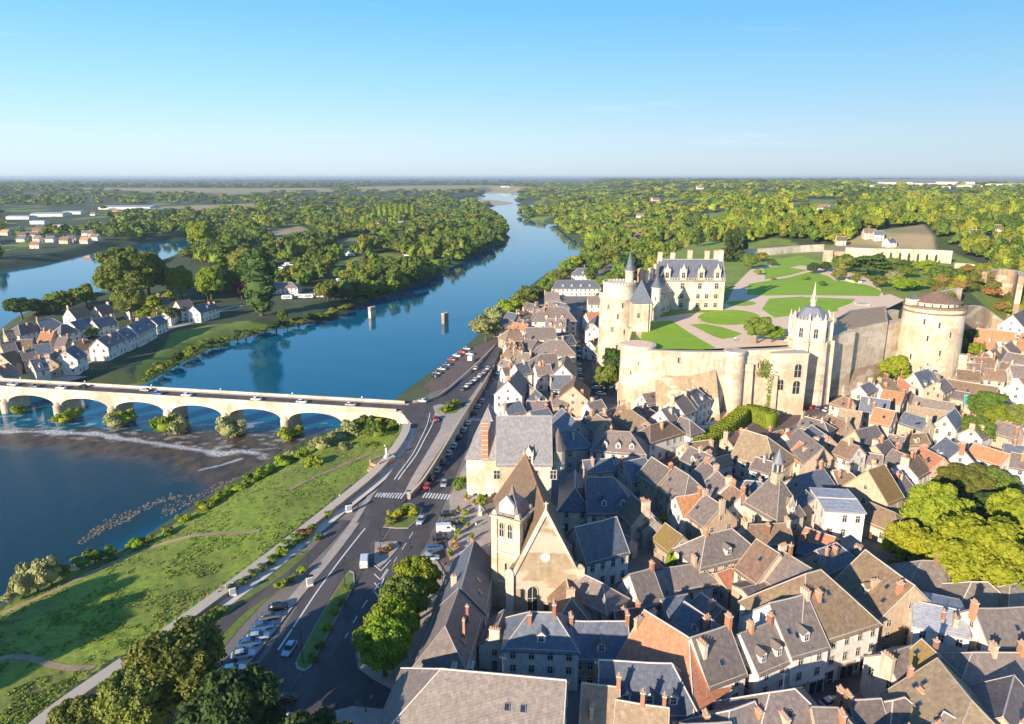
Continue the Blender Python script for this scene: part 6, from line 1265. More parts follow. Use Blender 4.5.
# clearings in the right-hand wood
keep&=~((vnoise(C[:,0],C[:,1],70,41)<.25)&(r<3000))
rd=dline(C,smooth(pw([(585,262),(600,255),(622,240),(634,228),(628,214),(618,206)],7),4)); keep&=~((rd<9)&(r<900))
for h in HOUSES:
    cx,cy=h['c']
    if math.hypot(cx,cy)>430: keep&=~((np.abs(C[:,0]-cx)<h['L']*.6+3)&((C[:,1]-cy)<h['W']*.5+4)&((C[:,1]-cy)>-(14+.05*cy)))
C=C[keep]; hh_=hh_[keep]; r=r[keep]; Cid=Cid[keep]
# thin by spacing
order=np.argsort(r); cell={}; sel=[]
for i in order:
    s=(5.2+max(0,r[i]-500)*.0068)*rg.choice([.75,1,1.35]); s=min(s,60); k=(int(C[i,0]//s),int(C[i,1]//s),int(math.log(s)*3))
    if k in cell: continue
    cell[k]=1; sel.append(i)
sel=np.array(sel); C=C[sel]; hh_=hh_[sel]; r=r[sel]; print('wood trees',len(C))
NI=max(0,285-len([t for t in TREES if t[2]!='bush']))
warm=lambda x: x>60
for i in range(min(NI,len(C))):
    x,y=C[i]; kd=random.choice(('mid','mid','mid','tall')); c=random.choice('mmbbypbmy' if x>40 else 'mmdodobmd' ); 
    if x>40: reg='wooded slope behind the castle gardens'
    elif x>-60: reg='riverbank woods upstream'
    else: reg='island woods'
    t=tree(kd,L_[c],x,y,hh_[i],random.uniform(9,15),random.uniform(4,6.4),group='trees of the '+reg); t['_reg']=reg
C=C[NI:]; hh_=hh_[NI:]; r=r[NI:]
TPL=[]
for v_ in range(8):
    A1=crown_arrays((1,1,.95),9,34,.15,900+v_,'round',cr=.42); A2=crown_arrays((1,1,.85),5,14,.26,950+v_,'round',cr=.5); TPL.append((A1,A2))
TALL=[crown_arrays((.8,.8,1.5),10,34,.15,980+v_,'round',cr=.42) for v_ in range(3)]
VV=[];QQ=[];TT=[];o=0
pal=np.array([(.9,1,.8),(1.2,1.15,.8),(.7,.8,.75),(1.5,1.3,.7),(1.0,.95,.9),(.8,1.05,.7),(1.25,1.05,.7),(.55,.7,.65),(1.5,1.5,.8),(.45,.6,.55)]); palL=np.array([(.7,.85,.75),(.9,.95,.8),(.55,.68,.7),(1.0,.9,.75),(.75,.9,.7),(.5,.62,.65),(1.1,.9,.65),(.5,.65,.65),(1.0,1.15,.7),(.4,.52,.55)])
for i in range(len(C)):
    d=r[i]; T_=TPL[rg.integers(8)][0 if d<1150 else 1]
    if d<1150 and rg.random()<.2: T_=TALL[rg.integers(3)]
    R=rg.uniform(3,7) if d<600 else rg.uniform(.45,1.0)*min(5.2+(d-500)*.0068,60)+.8
    hgt_=min(R*rg.uniform(.9,1.25),rg.uniform(5,8))*(1.5 if rg.random()<.14 else 1) ; a=rg.uniform(0,6.28); ca,sa=math.cos(a),math.sin(a)
    V=T_[0].copy(); V=np.stack([(V[:,0]*ca-V[:,1]*sa)*R,(V[:,0]*sa+V[:,1]*ca)*R,V[:,2]*hgt_+hgt_+1.0],1)+[C[i,0],C[i,1],hh_[i]]
    VV.append(V);QQ.append(T_[1]+o);o+=len(V); tc=(pal if C[i,0]>60 else palL)[rg.integers(10)]*rg.uniform(.75,1.2); TT.append(np.tile(tc,(len(V),1)))
me=np_mesh('far_woods',np.concatenate(VV),np.concatenate(QQ),['leaf_wood'],{'tint':np.concatenate(TT)}); print('wood quads',len(me.polygons))
tag(put('far_woods',me),'wide mass of broadleaf woods reaching from the river to the horizon','woods',kind='stuff')
# meadow weeds
n=26000; px=rg.uniform(-40,410,n); py=rg.uniform(430,740,n); a=(px-512)/F; b=(362-py)/F; t=(3.6-CH)/(-sp+b*cp); P=np.stack([a*t,t*(cp+b*sp)],1)
h_,dm,dn,_,_,g_=height(P); k=(g_>1.2)&(dm<-1.0)&(vnoise(P[:,0],P[:,1],6,51)*.6+vnoise(P[:,0],P[:,1],1.7,52)*.4>.42); 
for L in [[(-20,662),(18,657),(50,664),(95,667)],[(0,604),(22,596),(60,582),(110,558),(150,541),(200,535),(260,531)]]: k&=dline(P,pw(L,4))>1.1
P=P[k]; h_=h_[k]; Pp=np.column_stack([P,h_+.12]); V,Q=leaf_quads(np.repeat(Pp,3,0)+rg.normal(0,.16,(len(Pp)*3,3))*[1,1,.4],np.tile([0,0,.6],(len(Pp)*3,1)),.22,rg)
tn_=np.repeat(rg.uniform(.6,1.3,(len(Pp)*3,1))*np.array([[1,1,.9]]),4,0)
tag(put('meadow_weeds',np_mesh('meadow_weeds',V,Q,['weeds'],{'tint':tn_})),'low weeds and tufts covering the river meadow','weeds',kind='stuff')
# ivy & undergrowth along banks

# small courtyard trees in the gaps of the old town
rt_=random.Random(5); nct=0
for k in range(4000):
    x=rt_.uniform(lo[0],hi[0]); y=rt_.uniform(lo[1],min(hi[1],420)); pt=np.array([[x,y]])
    if not inside(pt,allow)[0] or any(inside(pt,q)[0] for q in RES): continue
    if any(abs(f[0][0]-x)<25 and abs(f[0][1]-y)<25 and inside(pt,rect_pts(((f[0][0]+f[2][0])/2,(f[0][1]+f[2][1])/2),math.hypot(f[1][0]-f[0][0],f[1][1]-f[0][1])+1.6,math.hypot(f[2][0]-f[1][0],f[2][1]-f[1][1])+1.6,math.atan2(f[1][1]-f[0][1],f[1][0]-f[0][0])))[0] for f in foot): continue
    s_=rt_.uniform(1.6,2.8); tree('bush',L_[rt_.choice('mbdy')],x,y,7,rt_.uniform(3,6),s_,group='small trees in the courtyards of the old town'); nct+=1
    if nct>=34: break

_y=G(700,351,32)[1]-1.3
ivy('patch of green ivy hanging on the castle curtain wall beside the small wall turret',92,97,_y,22,30,260); ivy('ivy climbing the arcade bastion next to the chapel tower',96.5,99,_y+.4-0,8,26,300)
# ================================================================ vehicles
def loft(sections,m,mat=0):
    """sections: list of (x, halfwidth_bottom, z_bottom, halfwidth_mid, z_mid, halfwidth_top, z_top)"""
    V=[];k=len(sections)
    for x,wb,zb,wm,zm,wt,zt in sections: V+=[(x,-wb,zb),(x,wb,zb),(x,wm,zm),(x,wt,zt),(x,-wt,zt),(x,-wm,zm)]
    Fc=[]
    for i in range(k-1):
        for j in range(6): a=6*i+j; b=6*i+(j+1)%6; Fc.append((a,b,b+6,a+6))
    Fc+=[tuple(range(5,-1,-1)),tuple(range(6*(k-1),6*k))]; m.add(V,Fc,mat)
def car_meshes(kind='car'):
    b=MB(); g=MB()
    if kind=='car':
        L=4.2; loft([(-2.1,.62,.45,.75,.6,.70,.78),(-1.95,.78,.3,.86,.62,.80,.92),(-1.2,.82,.26,.89,.66,.84,.98),(.7,.82,.26,.89,.66,.84,.96),(1.5,.8,.27,.87,.6,.80,.86),(2.0,.72,.34,.8,.52,.72,.70),(2.12,.6,.42,.66,.5,.6,.58)],b)
        loft([(-1.75,.72,.9,.72,.92,.55,1.0),(-1.25,.76,.9,.73,1.15,.6,1.38),(-.3,.78,.9,.74,1.2,.62,1.46),(.3,.78,.9,.73,1.15,.6,1.40),(1.05,.72,.88,.66,.92,.55,.95)],g)
        r=MB(); loft([(-1.3,.6,1.37,.6,1.385,.58,1.40),(-.35,.64,1.44,.63,1.47,.58,1.49),(.25,.61,1.40,.6,1.42,.56,1.44)],r); wx=1.32; wy=.8; rr=.31
        hl=(2.02,.55,.6); tl=(-2.06,.6,.68)
    else:
        loft([(-2.5,.8,.4,.95,.9,.85,1.9),(-2.4,.9,.3,.97,1.0,.88,2.05),(1.2,.9,.3,.97,1.0,.88,2.05),(1.75,.9,.3,.96,.95,.82,1.35),(2.35,.85,.35,.92,.7,.78,1.05),(2.5,.7,.42,.8,.6,.7,.8)],b)
        loft([(1.1,.9,1.12,.91,1.3,.83,1.98),(1.3,.9,1.12,.91,1.3,.84,1.95),(1.85,.84,1.1,.83,1.2,.78,1.32)],g); loft([(.2,.99,1.2,.98,1.3,.93,1.7),(1.0,.99,1.2,.98,1.3,.93,1.7)],g)
        r=MB(); r.box((-.7,0,2.07),(3.2,1.5,.05)); wx=1.6; wy=.85; rr=.35; hl=(2.42,.6,.75); tl=(-2.5,.75,1.0)
    w_=MB(); w_.tube((0,-.12,0),(0,.12,0),rr,rr,14,0); w_.tube((0,-.135,0),(0,.135,0),rr*.55,rr*.55,10,1)
    h=MB(); h.box((0,0,0),(.14,.32,.14)); t=MB(); t.box((0,0,0),(.1,.26,.2))
    return dict(body=b.mesh('body',['car_white']),glass=g.mesh('windows',['glass']),roof=r.mesh('roof',['car_white']),wheel=w_.mesh('wheel',['tyre','metal_grey']),hl=h.mesh('headlight',['lamp_glass']),tl=t.mesh('tail_light',['tail_red']),wx=wx,wy=wy,rr=rr,hp=hl,tp=tl)
CM={'car':car_meshes('car'),'van':car_meshes('van')}
CARS=[]
def vehicle(x,y,z,yaw,color,kind='car',label=None,group=None,scale=1):
    M=CM[kind]; t=thing(kind if kind=='van' else 'parked_car',label,kind,(x,y,z),yaw,group); t.scale=(scale,scale,scale)
    b=put('body',M['body'],t); b.material_slots[0].link='OBJECT'; b.material_slots[0].material=MT['car_'+color]
    put('windows',M['glass'],t); r=put('roof',M['roof'],b); r.material_slots[0].link='OBJECT'; r.material_slots[0].material=MT['car_'+color]
    for sx in (-1,1):
        for sy in (-1,1): put('wheel',M['wheel'],t,(sx*M['wx'],sy*M['wy'],M['rr']))
    for sy in (-1,1): put('headlight',M['hl'],b,(M['hp'][0],sy*M['hp'][1],M['hp'][2])); put('tail_light',M['tl'],b,(M['tp'][0],sy*M['tp'][1],M['tp'][2]))
    CARS.append((t,color,kind)); return t
def dirpx(px,py,dx,dy,z): a=G(px,py,z); b=G(px+dx,py+dy,z); return math.atan2(b[1]-a[1],b[0]-a[0])
def car(px,py,z,dx,dy,color,label,kind='car',group=None,scale=1):
    x,y,_=G(px,py,z); return vehicle(x,y,z,dirpx(px,py,dx,dy,z),color,kind,label,group,scale)
CN=dict(white='white',silver='silver',grey='grey',black='black',blue='blue',red='red',pale='pale blue',green='lime green')
# row along the retaining wall
row=[(424,487,'red'),(428.5,479,'black'),(433,471,'pale'),(438,463,'grey'),(443,454,'white'),(447.5,446.5,'white'),(452,438.5,'black'),(456,431,'pale'),(460.5,424,'white'),(467,413.5,'grey'),(470.5,407.5,'pale'),(474,402,'silver')]
ordn=['first','second','third','fourth','fifth','sixth','seventh','eighth','ninth','tenth','eleventh','twelfth']
for k,(x,y,c) in enumerate(row): car(x+1.5+(zz(y)-7)*1.9,y,7.06,3.6,-7,c,f'{CN[c]} car, {ordn[k]} from the zebra crossing in the row under the retaining wall',group='cars parked under the retaining wall')
q=[(463,390,'grey'),(467.5,386.5,'white'),(471.5,383.5,'silver'),(475.5,380.5,'white'),(480,376.5,'white'),(484.5,372.8,'silver'),(488,369,'white')]
for k,(x,y,c) in enumerate(q): car(x,y,zz(y),6,-6,c,f'{CN[c]} car, {ordn[k]} in the queue on the upper road past the junction',group='cars queuing on the upper quay road')
for x,y,dx,dy,c,z,lb,kd in [(444,485,-2,8,'silver',7.06,'silver car driving up to the zebra crossing beside the hall','car'),(421,522,-5,8,'pale',7.06,'pale blue car on the street just below the zebra crossing','car'),(436,420,3,6,'red',10.5,'dark red car turning at the bridge junction','car'),(485,385,-3,5,'green',7.06,'lime green car on the lower street by the white gable','car'),(498,374,-3,5,'blue',7.06,'dark blue car beyond the lime green car','car'),(422,402,-8,-1,'white',10.52,'white car arriving at the junction from the bridge','car'),
  (364.6,564,1,-9,'white',7.14,'white van driving past the planted median','van'),(289.5,651,-6,9,'pale',7.14,'pale silver-blue car driving beside the planted median','car'),(285.5,701,-9,1,'black',7.14,'dark car with red tail lights turning near the bottom crossing','car'),(476,369,5,-5,'white',9.0,'white car on the upper road beside the queue','car'),(830.5,705,6,-2,'silver',7.06,'silver car parked in the small square at the bottom','car'),(812,408,5,-3,'red',7.06,'red car parked in the castle square','car'),(819,409,5,-3,'blue',7.06,'blue car parked in the castle square','car'),(826,411,5,-3,'white',7.06,'white car parked in the castle square','car'),(760,486-4,5,-3,'white',7.06,'white car in the lane above the bell hall','car'),
  (471,360,8,-10,'white',8.2,'white camper van parked beside the riverside car park','van'),(935,540,5,-3,'blue',7.06,'blue car under the park trees','car'),(1004,486,5,-3,'blue',7.06,'blue car parked beside the golden park tree','car')]:
    car(x,y,z,dx,dy,c,lb,kd,scale=1.25 if 'camper' in lb else 1)
for x,y,c in [(433.5,377,'black'),(442,370,'silver'),(447,365.5,'blue'),(452,360.5,'red'),(457,356.5,'white'),(462,353,'red'),(467,349.5,'silver'),(470,355,'white'),(437,374,'grey')]: car(x,y,7.08,9,1.0,c,f'{CN[c]} car in the riverside car park',group='cars in the riverside car park')
for k,(s,y,c,lb) in enumerate([(2,4.0,'white','white car entering the bridge at the left edge'),(13,3.2,'grey','grey car on the bridge above the island end arches'),(26,3.2,'white','white car on the bridge between the second and third pier'),(33,6.6,'black','black car on the bridge heading to the island'),(62,6.6,'silver','silver car on the bridge near the middle arches'),(70,3.3,'blue','blue car on the middle of the bridge'),(83,3.3,'white','white car on the bridge following the blue car'),(113,3.4,'white','white car on the bridge above the fifth full arch'),(132,3.5,'white','white car on the bridge over the last river arch'),(152,3.6,'silver','silver car on the bridge near the town end'),(-14,6.5,'black','black car at the island end of the bridge')]):
    p=bpt(s,y,10.5); vehicle(p[0],p[1],p[2]+.01,math.atan2(dr.y,dr.x)+(math.pi if y>5 else 0),c,'car',lb,'cars on the bridge')
for k,(x,y,c) in enumerate([(279,609,'black'),(270,618.5,'grey'),(262.5,628.5,'blue'),(258,639,'pale'),(249.5,645,'blue'),(243,657,'pale'),(233,672,'white'),(225,684,'black'),(215.5,694,'grey'),(205,706,'black'),(194,716,'blue')]): car(x,y,7.13 if 0 else 7.09,9,-1.5,c,f'{CN[c]} car, {ordn[k]} from the top of the row beside the big dark trees',group='cars parked beside the promenade trees')
for x,y,c,kd,lb in [(434.5,549.5,'blue','car','dark blue car beside the round street trees'),(430.5,559.5,'pale','car','pale car closest to the round street trees'),(448,516,'black','car','black car nearest the hall in the small parking lot'),(450,524,'grey','car','grey car between the black car and the white van'),(446,531,'white','van','white van in the small parking lot'),(441,540,'black','car','black car between the van and the dark blue car')]: car(x,y,7.13,9,-.6,c,lb,kd)
for k,(x,y,c) in enumerate([(596.6,384,'pale'),(596.8,389,'white'),(601,395,'white'),(597.5,400,'silver'),(598.4,405,'red'),(599,410,'black'),(602,389,'grey')]): car(x,y,7.06,9,.2,c,f'{CN[c]} car, {ordn[k]} in the shaded car park under the castle rock',group='cars parked under the castle rock')
for k,(x,y,c) in enumerate([(579.5,366,'silver'),(580,371,'white'),(580.5,376,'grey'),(581,381,'silver'),(578.5,343,'white'),(578.8,348,'silver'),(579,353,'blue'),(579,358,'white')]): car(x,y,7.06,.6,-8,c,f'{CN[c]} car, {ordn[k]} of the line parked along the shaded town street',group='cars parked along the town street')
# ================================================================ people
def person_mesh(pose=0):
    me=bpy.data.meshes.new('person'); 
    J=dict(pel=(0,0,.95),che=(0,0,1.3),nec=(0,0,1.48),hea=(0,.02,1.63),top=(0,.01,1.74))
    st=.18 if pose==0 else .04
    V=[J['pel'],J['che'],J['nec'],J['hea'],J['top']]; R=[.15,.17,.06,.10,.06]; E=[(0,1),(1,2),(2,3),(3,4)]
    for s in (-1,1):
        f=st*s; o=len(V); V+=[(s*.09,0,.88),(s*.10,f*.6,.50),(s*.10,f*1.1-.04,.08),(s*.11,f*1.1+.12,.04)]; R+=[.10,.065,.045,.035]; E+=[(0,o),(o,o+1),(o+1,o+2),(o+2,o+3)]
        o=len(V); V+=[(s*.2,0,1.40),(s*.25,-f*.5,1.12),(s*.24,-f*.9+.08,.88),(s*.235,-f*.9+.12,.80)]; R+=[.065,.045,.032,.03]; E+=[(1,o),(o,o+1),(o+1,o+2),(o+2,o+3)]
    me.from_pydata(V,E,[]); ob=bpy.data.objects.new('person',me); COL.objects.link(ob)
    sk=ob.modifiers.new('s','SKIN'); 
    for i,r in enumerate(R): me.skin_vertices[0].data[i].radius=(r,r*.8 if i<2 else r)
    me.skin_vertices[0].data[0].use_root=True
    sb=ob.modifiers.new('u','SUBSURF'); sb.levels=1; sb.render_levels=1
    dg=bpy.context.evaluated_depsgraph_get(); m2=bpy.data.meshes.new_from_object(ob.evaluated_get(dg)); bpy.data.objects.remove(ob)
    for k in ('denim','cloth_blue','skin','hair','tyre'): m2.materials.append(MT[k])
    for p in m2.polygons:
        c=p.center; z=c.z; ax=abs(c.x)
        p.material_index=4 if z<.07 else 0 if z<.93 and ax<.2 else (2 if (ax>.2 and z<1.12) else 1 if z<1.47 else (3 if (z>1.68 or c.y<-.02) else 2))
    return m2
PM=[person_mesh(0),person_mesh(1)]
cl={'white shirt':'cloth_white','red top':'cloth_red','blue jacket':'cloth_blue','grey coat':'cloth_grey'}
PE=[]
def person(px,py,z,c,label):
    x,y,_=G(px,py,z); o=put('person',PM[random.random()<.5],None,(x,y,z),random.random()*6.28); o.material_slots[1].link='OBJECT'; o.material_slots[1].material=MT[cl[c]]
    tag(o,label,'person'); PE.append(o)
for px,py,z,c,w_ in [(385,449,9.9,'white shirt','near the stone column on the belvedere'),(378,455,9.3,'blue jacket','by the river parapet near the belvedere'),(340,499,7.4,'white shirt','on the promenade above the kiosk'),(331,507,7.3,'grey coat','alone beside the promenade wall'),(335.5,511,7.3,'red top','walking on the promenade by the kiosk'),(358,508,7.5,'red top','on the roadside path by the zebra crossing'),(208,600,7.15,'red top','walking the promenade near the dark trees'),(218.5,597,7.15,'blue jacket','in the middle of the promenade group'),(226.5,591,7.15,'white shirt','at the back of the promenade group'),(233,588,7.15,'white shirt','ahead of the promenade group'),(222,593,7.15,'red top','in the centre of the promenade strollers'),
  (468,545,7.2,'grey coat','on the paved forecourt beside the parking lot'),(476,528,7.2,'white shirt','on the forecourt near the church tower'),(484,500,7.2,'blue jacket','at the corner of the grand hall'),(431,424,10.65,'grey coat','on the junction pavement'),(430,493,7.3,'blue jacket','waiting at the zebra crossing'),(462,484,7.2,'white shirt','on the pavement by the hall planting'),
  (716,428,7.9,'white shirt','at the foot of the castle ramp'),(722,421,8.5,'red top','climbing the castle ramp'),(728,417,9.0,'blue jacket','halfway up the castle ramp'),(705,439,7.3,'grey coat','outside the cafe parasols'),(697,446,7.1,'white shirt','beside the cafe tables'),(738,408,10,'white shirt','on the upper castle ramp'),(808,402,7.1,'red top','in the castle square beside the cars'),(800,404,7.1,'blue jacket','in the middle of the castle square'),(830,399,7.1,'white shirt','near the shed under the chapel'),
  (735,341,31.1,'white shirt','on the castle terrace gravel near the lawn'),(748,333,31.1,'red top','on the terrace beside the tree'),(724,309,31.1,'blue jacket','on the gravel before the castle residence'),(700,322,31.1,'white shirt','between the terrace lawns'),(800,297,31.1,'grey coat','on the garden path between the big lawns'),(372,702,7.2,'grey coat','on the paved corner below the round trees'),(432,680,7.2,'blue jacket','in the passage by the white-ended house'),(436,650,7.2,'white shirt','beside the trunk of the nearest street tree'),(84,373,4.75,'red top','at the island cafe terrace'),(92,371,4.75,'white shirt','beside the island cafe parasols'),(108,366,4.75,'blue jacket','on the island quay')]:
    person(px,py,z,c,f'person in a {c} {w_}')
# ================================================================ street furniture
def lamp(px,py,z,h,label,double=False,group='street lamps'):
    x,y,_=G(px,py,z); t=thing('street_lamp',label,'street lamp',(x,y,z),random.random()*3,group)
    m=MB(); m.cyl(0,0,-.3,.5,.14,.10,8); m.cyl(0,0,.5,h,.08,.05,8)
    for s in ((-1,1) if double else (1,)): m.tube((0,0,h-.1),(s*1.2,0,h+.15),.045,.04,5)
    m.build('pole',['metal_dark'],t)
    for s in ((-1,1) if double else (1,)):
        m=MB(); m.box((s*1.35,0,h+.14),(.7,.28,.12),0,0); m.box((s*1.35,0,h+.06),(.5,.2,.05),0,1); m.build('lamp_head',['metal_dark','lamp_glass'],t)
for a_ in [(309.6,582,7.2,7,'double-headed street lamp by the planted shrubs beside the cycle path',True),(381,555,7.25,6,'street lamp on the small traffic island with flowers',True),(303,662,7.3,7,'street lamp on the lower tip of the planted median',False),(443,594,7.2,6.5,'street lamp beside the slate range and round trees',False),(496,396,7.1,7,'street lamp at the quay corner by the white gable',False),(428,401,10.6,6,'street lamp on the junction parapet',False),(345,586,7.2,6,'street lamp in the planted median near the van',False),(395,700,7.2,6,'street lamp on the paved corner at the bottom',False),(366,712,7.2,5,'short street lamp near the bottom zebra crossing',False),(470,512,7.2,5,'street lamp on the forecourt of the grand hall',False),(406,470,8.6,7,'street lamp on the strip between the two roads',True),(448,402,10.6,7,'street lamp beside the junction island',True),(805,680,7.1,6,'street lamp in the small square at the bottom',False),(200,322,4.8,6,'street lamp on the island quay road',False),(395,507,7.2,6,'street lamp at the planted island by the zebra crossing',False),(742,400,10.5,5,'lantern post beside the castle ramp',False)]: lamp(*a_[:5],double=a_[5])
for s in (10,40,70,100,130,158):
    for y0 in (0.55,):
        p=bpt(s,y0,10.57); t=thing('street_lamp',f'lamp post on the bridge footway, above {dict([(10,"the island"),(40,"the second"),(70,"the third"),(100,"the fourth"),(130,"the fifth"),(158,"the last")])[s]} arch','street lamp',p,0,'lamp posts on the bridge'); m=MB(); m.cyl(0,0,-.1,4.4,.07,.05,7); m.build('pole',['metal_dark'],t); m=MB(); m.cyl(0,0,4.4,4.9,.2,.28,7); m.cyl(0,0,4.9,5.1,.3,.02,7); m.build('lamp_head',['lamp_glass'],t)
def parasol(px,py,z,label,c='cloth_white',s=1.0):
    x,y,_=G(px,py,z); t=thing('parasol',label,'parasol',(x,y,z),random.random(),'cafe parasols'); m=MB(); m.cyl(0,0,0,2.5,.04,.04,6); m.build('pole',['metal_grey'],t); m=MB(); m.cyl(0,0,2.2,2.9,1.9*s,.05,4,0,.78); m.cyl(0,0,2.05,2.2,1.9*s,1.9*s,4,0,.78); m.build('canopy',[c],t)
for px,py,lb in ((700,436,'first'),(704,432.5,'second'),(709,429,'third'),(692,443,'fourth'),(697,440,'fifth')): parasol(px,py,7.05,f'{lb} pale parasol of the cafe terrace opposite the tall hedge')
for px,py,lb in ((71,373,'left'),(78,371,'middle'),(86,369,'right')): parasol(px,py,4.75,f'{lb} white parasol of the island cafe by the slipway')
def awning(px,py,dx,dy,z,w,label,c='cloth_white'):
    x,y,_=G(px,py,z); t=thing('awning',label,'awning',(x,y,z),dirpx(px,py,dx,dy,z)); m=MB(); m.add([(-w/2,0,.6),(w/2,0,.6),(w/2,-2.2,0),(-w/2,-2.2,0),(-w/2,0,.5),(w/2,0,.5),(w/2,-2.2,-.25),(-w/2,-2.2,-.25)],[(0,1,2,3),(7,6,5,4),(3,2,6,7),(0,3,7,4),(1,5,6,2)]); m.build('canvas',[c],t); m=MB()
    for s in (-1,1): m.tube((s*w/2*.95,-2.1,-.2),(s*w/2*.95,-2.1,-2.6),.035,.035,5); m.tube((s*w/2*.95,0,.4),(s*w/2*.95,-2.1,-.2),.03,.03,5)
    m.build('frame',['metal_dark'],t)
awning(845,655,6,-2.2,9.8,5,'white shop awning on the street of the broad cream houses'); awning(672,446,6,-4,9.8,6,'blue-white awning along the cafe fronts below the castle','cloth_grey'); awning(682,439,6,-4,9.8,5,'second pale awning farther along the cafe fronts'); 
def kiosk(px,py,z,label,w,h,cat,name,mat='plaster_white',rz=0):
    x,y,_=G(px,py,z); t=thing(name,label,cat,(x,y,z),rz); m=MB(); m.box((0,0,h/2),(w,w*.35,h)); m.build('cabinet',[mat],t); m=MB(); m.box((0,0,h+.08),(w+.3,w*.35+.3,.16)); m.build('roof',['metal_dark'],t); m=MB(); m.box((0,-w*.175-.03,h*.55),(w*.8,.05,h*.6)); m.build('panel',['cloth_grey'],t)
kiosk(349,512,7.35,'small white information kiosk on the promenade by the zebra crossing',1.6,2.3,'kiosk','kiosk',rz=.4); kiosk(409,499,7.1,'grey display column at the tip of the strip between the roads',.9,2.4,'display column','display_column','plaster_grey'); kiosk(310,586,7.2,'pale advertising panel beside the cycle path',1.4,2.4,'advertising panel','advertising_panel','cloth_white',.5); kiosk(233,596,7.15,'pale signboard beside the promenade hedge',1.4,2.2,'signboard','signboard','cloth_white',.5)
x,y,_=G(383,462,9.0); t=thing('belvedere','small stone belvedere with steps and white column between promenade and road','belvedere',(x,y,7.5),.9)
m=MB(); m.box((0,0,.8),(7,4.2,2.4)); m.box((-3.9,0,.4),(1.2,3,1.2)); m.box((-4.7,0,.1),(.9,3,.7)); m.build('platform',['rubble'],t); m=MB()
for s in (-1,1): m.box((0,s*2.0,2.4),(7,.25,.9)); 
m.box((3.4,0,2.4),(.25,4.0,.9)); m.build('parapet',['ashlar'],t); m=MB(); m.box((1.5,0,2.6),(1.1,1.1,1.2)); m.cyl(1.5,0,3.2,5.2,.35,.3,12); m.cyl(1.5,0,5.2,5.9,.42,.1,12); m.build('column',['paint_white'],t)
def bollards(L,z,n,grp):
    P=smooth([G(x,y,z) for x,y in L],8); m=MB(); m.cyl(0,0,0,.75,.09,.08,8); m.cyl(0,0,.75,.9,.11,.02,8); me=m.mesh('bollard',['metal_dark'])
    for k in range(n):
        p=P[int(k*(len(P)-1)/(n-1))]; o=put('bollard',me,None,(p[0],p[1],z)); tag(o,f'short dark bollard on the kerb of {grp}','bollard',grp)
bollards([(322,722),(335,708),(356,704),(390,707)],7.2,9,'the bottom street corner'); bollards([(452,522),(446,540),(452,556)],7.2,6,'the small parking lot')
x,y,_=G(480,515,7.2); t=thing('statue','white stone figure on a plinth on the forecourt of the grand hall','statue',(x,y,7.19)); m=MB(); m.box((0,0,.6),(1.1,1.1,1.2)); m.box((0,0,1.25),(1.3,1.3,.12)); m.build('plinth',['ashlar_pale'],t); m=MB(); m.cyl(0,0,1.3,2.0,.3,.26,10); m.cyl(0,0,2.0,2.6,.27,.22,10); m.cyl(0,0,2.6,2.75,.2,.08,10); m.cyl(0,0,2.75,3.05,.13,.11,10); m.tube((.2,0,2.55),(.42,.1,2.1),.08,.06,6); m.tube((-.2,0,2.55),(-.35,-.15,2.15),.08,.06,6); m.build('figure',['paint_white'],t)
for k,(px,py) in enumerate(((466,500),(474,505),(468,528),(458,512),(486,500),(472,540),(455,542))):
    x,y,_=G(px,py,7.2); t=thing('planter',f'terracotta planter with small clipped shrub on the hall forecourt','planter',(x,y,7.19),0,'planters on the hall forecourt'); m=MB(); m.cyl(0,0,0,.6,.35,.5,10); m.build('pot',['pot'],t); put('plant',crown_mesh('bush','leaf_bright',0),t,(0,0,1.0),0,(.35,.35,.5))
# camp site on the island: white caravans
cm=MB(); loft([(-2.6,1.0,.5,1.1,1.4,.95,2.4),(-2.4,1.05,.4,1.15,1.4,1.0,2.6),(2.2,1.05,.4,1.15,1.4,1.0,2.6),(2.6,1.0,.6,1.1,1.3,.9,2.2)],cm); CMB=cm.mesh('body',['car_white']); cg=MB(); cg.box((0,0,1.6),(3.4,2.32,.6)); CMG=cg.mesh('window',['glass']); cwm=MB(); cwm.tube((0,-1.08,.35),(0,1.08,.35),.34,.34,12); CMW=cwm.mesh('wheel',['tyre'])
for k in range(30):
    a_=random.choice([((276,272),(300,262)),((306,267),(332,254)),((345,258),(352,255)),((405,258),(432,253)),((330,285),(362,278)),((285,300),(330,296))]); u_=random.random(); px=a_[0][0]+(a_[1][0]-a_[0][0])*u_; py=a_[0][1]+(a_[1][1]-a_[0][1])*u_+random.uniform(-1,1); x,y,_=G(px,py,4.6)
    t=thing('caravan','white caravan or camper parked on the wooded island camping ground','caravan',(x,y,hgt(x,y)),random.uniform(-.3,.3),'white caravans on the island camping ground'); t.scale=(1.5,1.4,1.3); put('body',CMB,t); put('window',CMG,t); put('wheel',CMW,t)
# ================================================================ haze
hm=bpy.data.materials.new('haze'); hm.use_nodes=True; nt_=hm.node_tree; nt_.nodes.remove(nt_.nodes['Principled BSDF']); pv_=nt_.nodes.new('ShaderNodeVolumePrincipled'); pv_.inputs['Color'].default_value=(.72,.86,1.0,1); pv_.inputs['Density'].default_value=HAZE; pv_.inputs['Anisotropy'].default_value=.2
nt_.links.new(pv_.outputs[0],nt_.nodes['Material Output'].inputs['Volume']); MT['haze']=hm
m=MB(); m.box((0,22000,(CH+12-6)/2),(100000,60000,CH+12+6)); hz_=m.build('haze',['haze']); hz_['kind']='stuff'; hz_['label']='thin pale haze over the valley'; hz_.visible_shadow=True
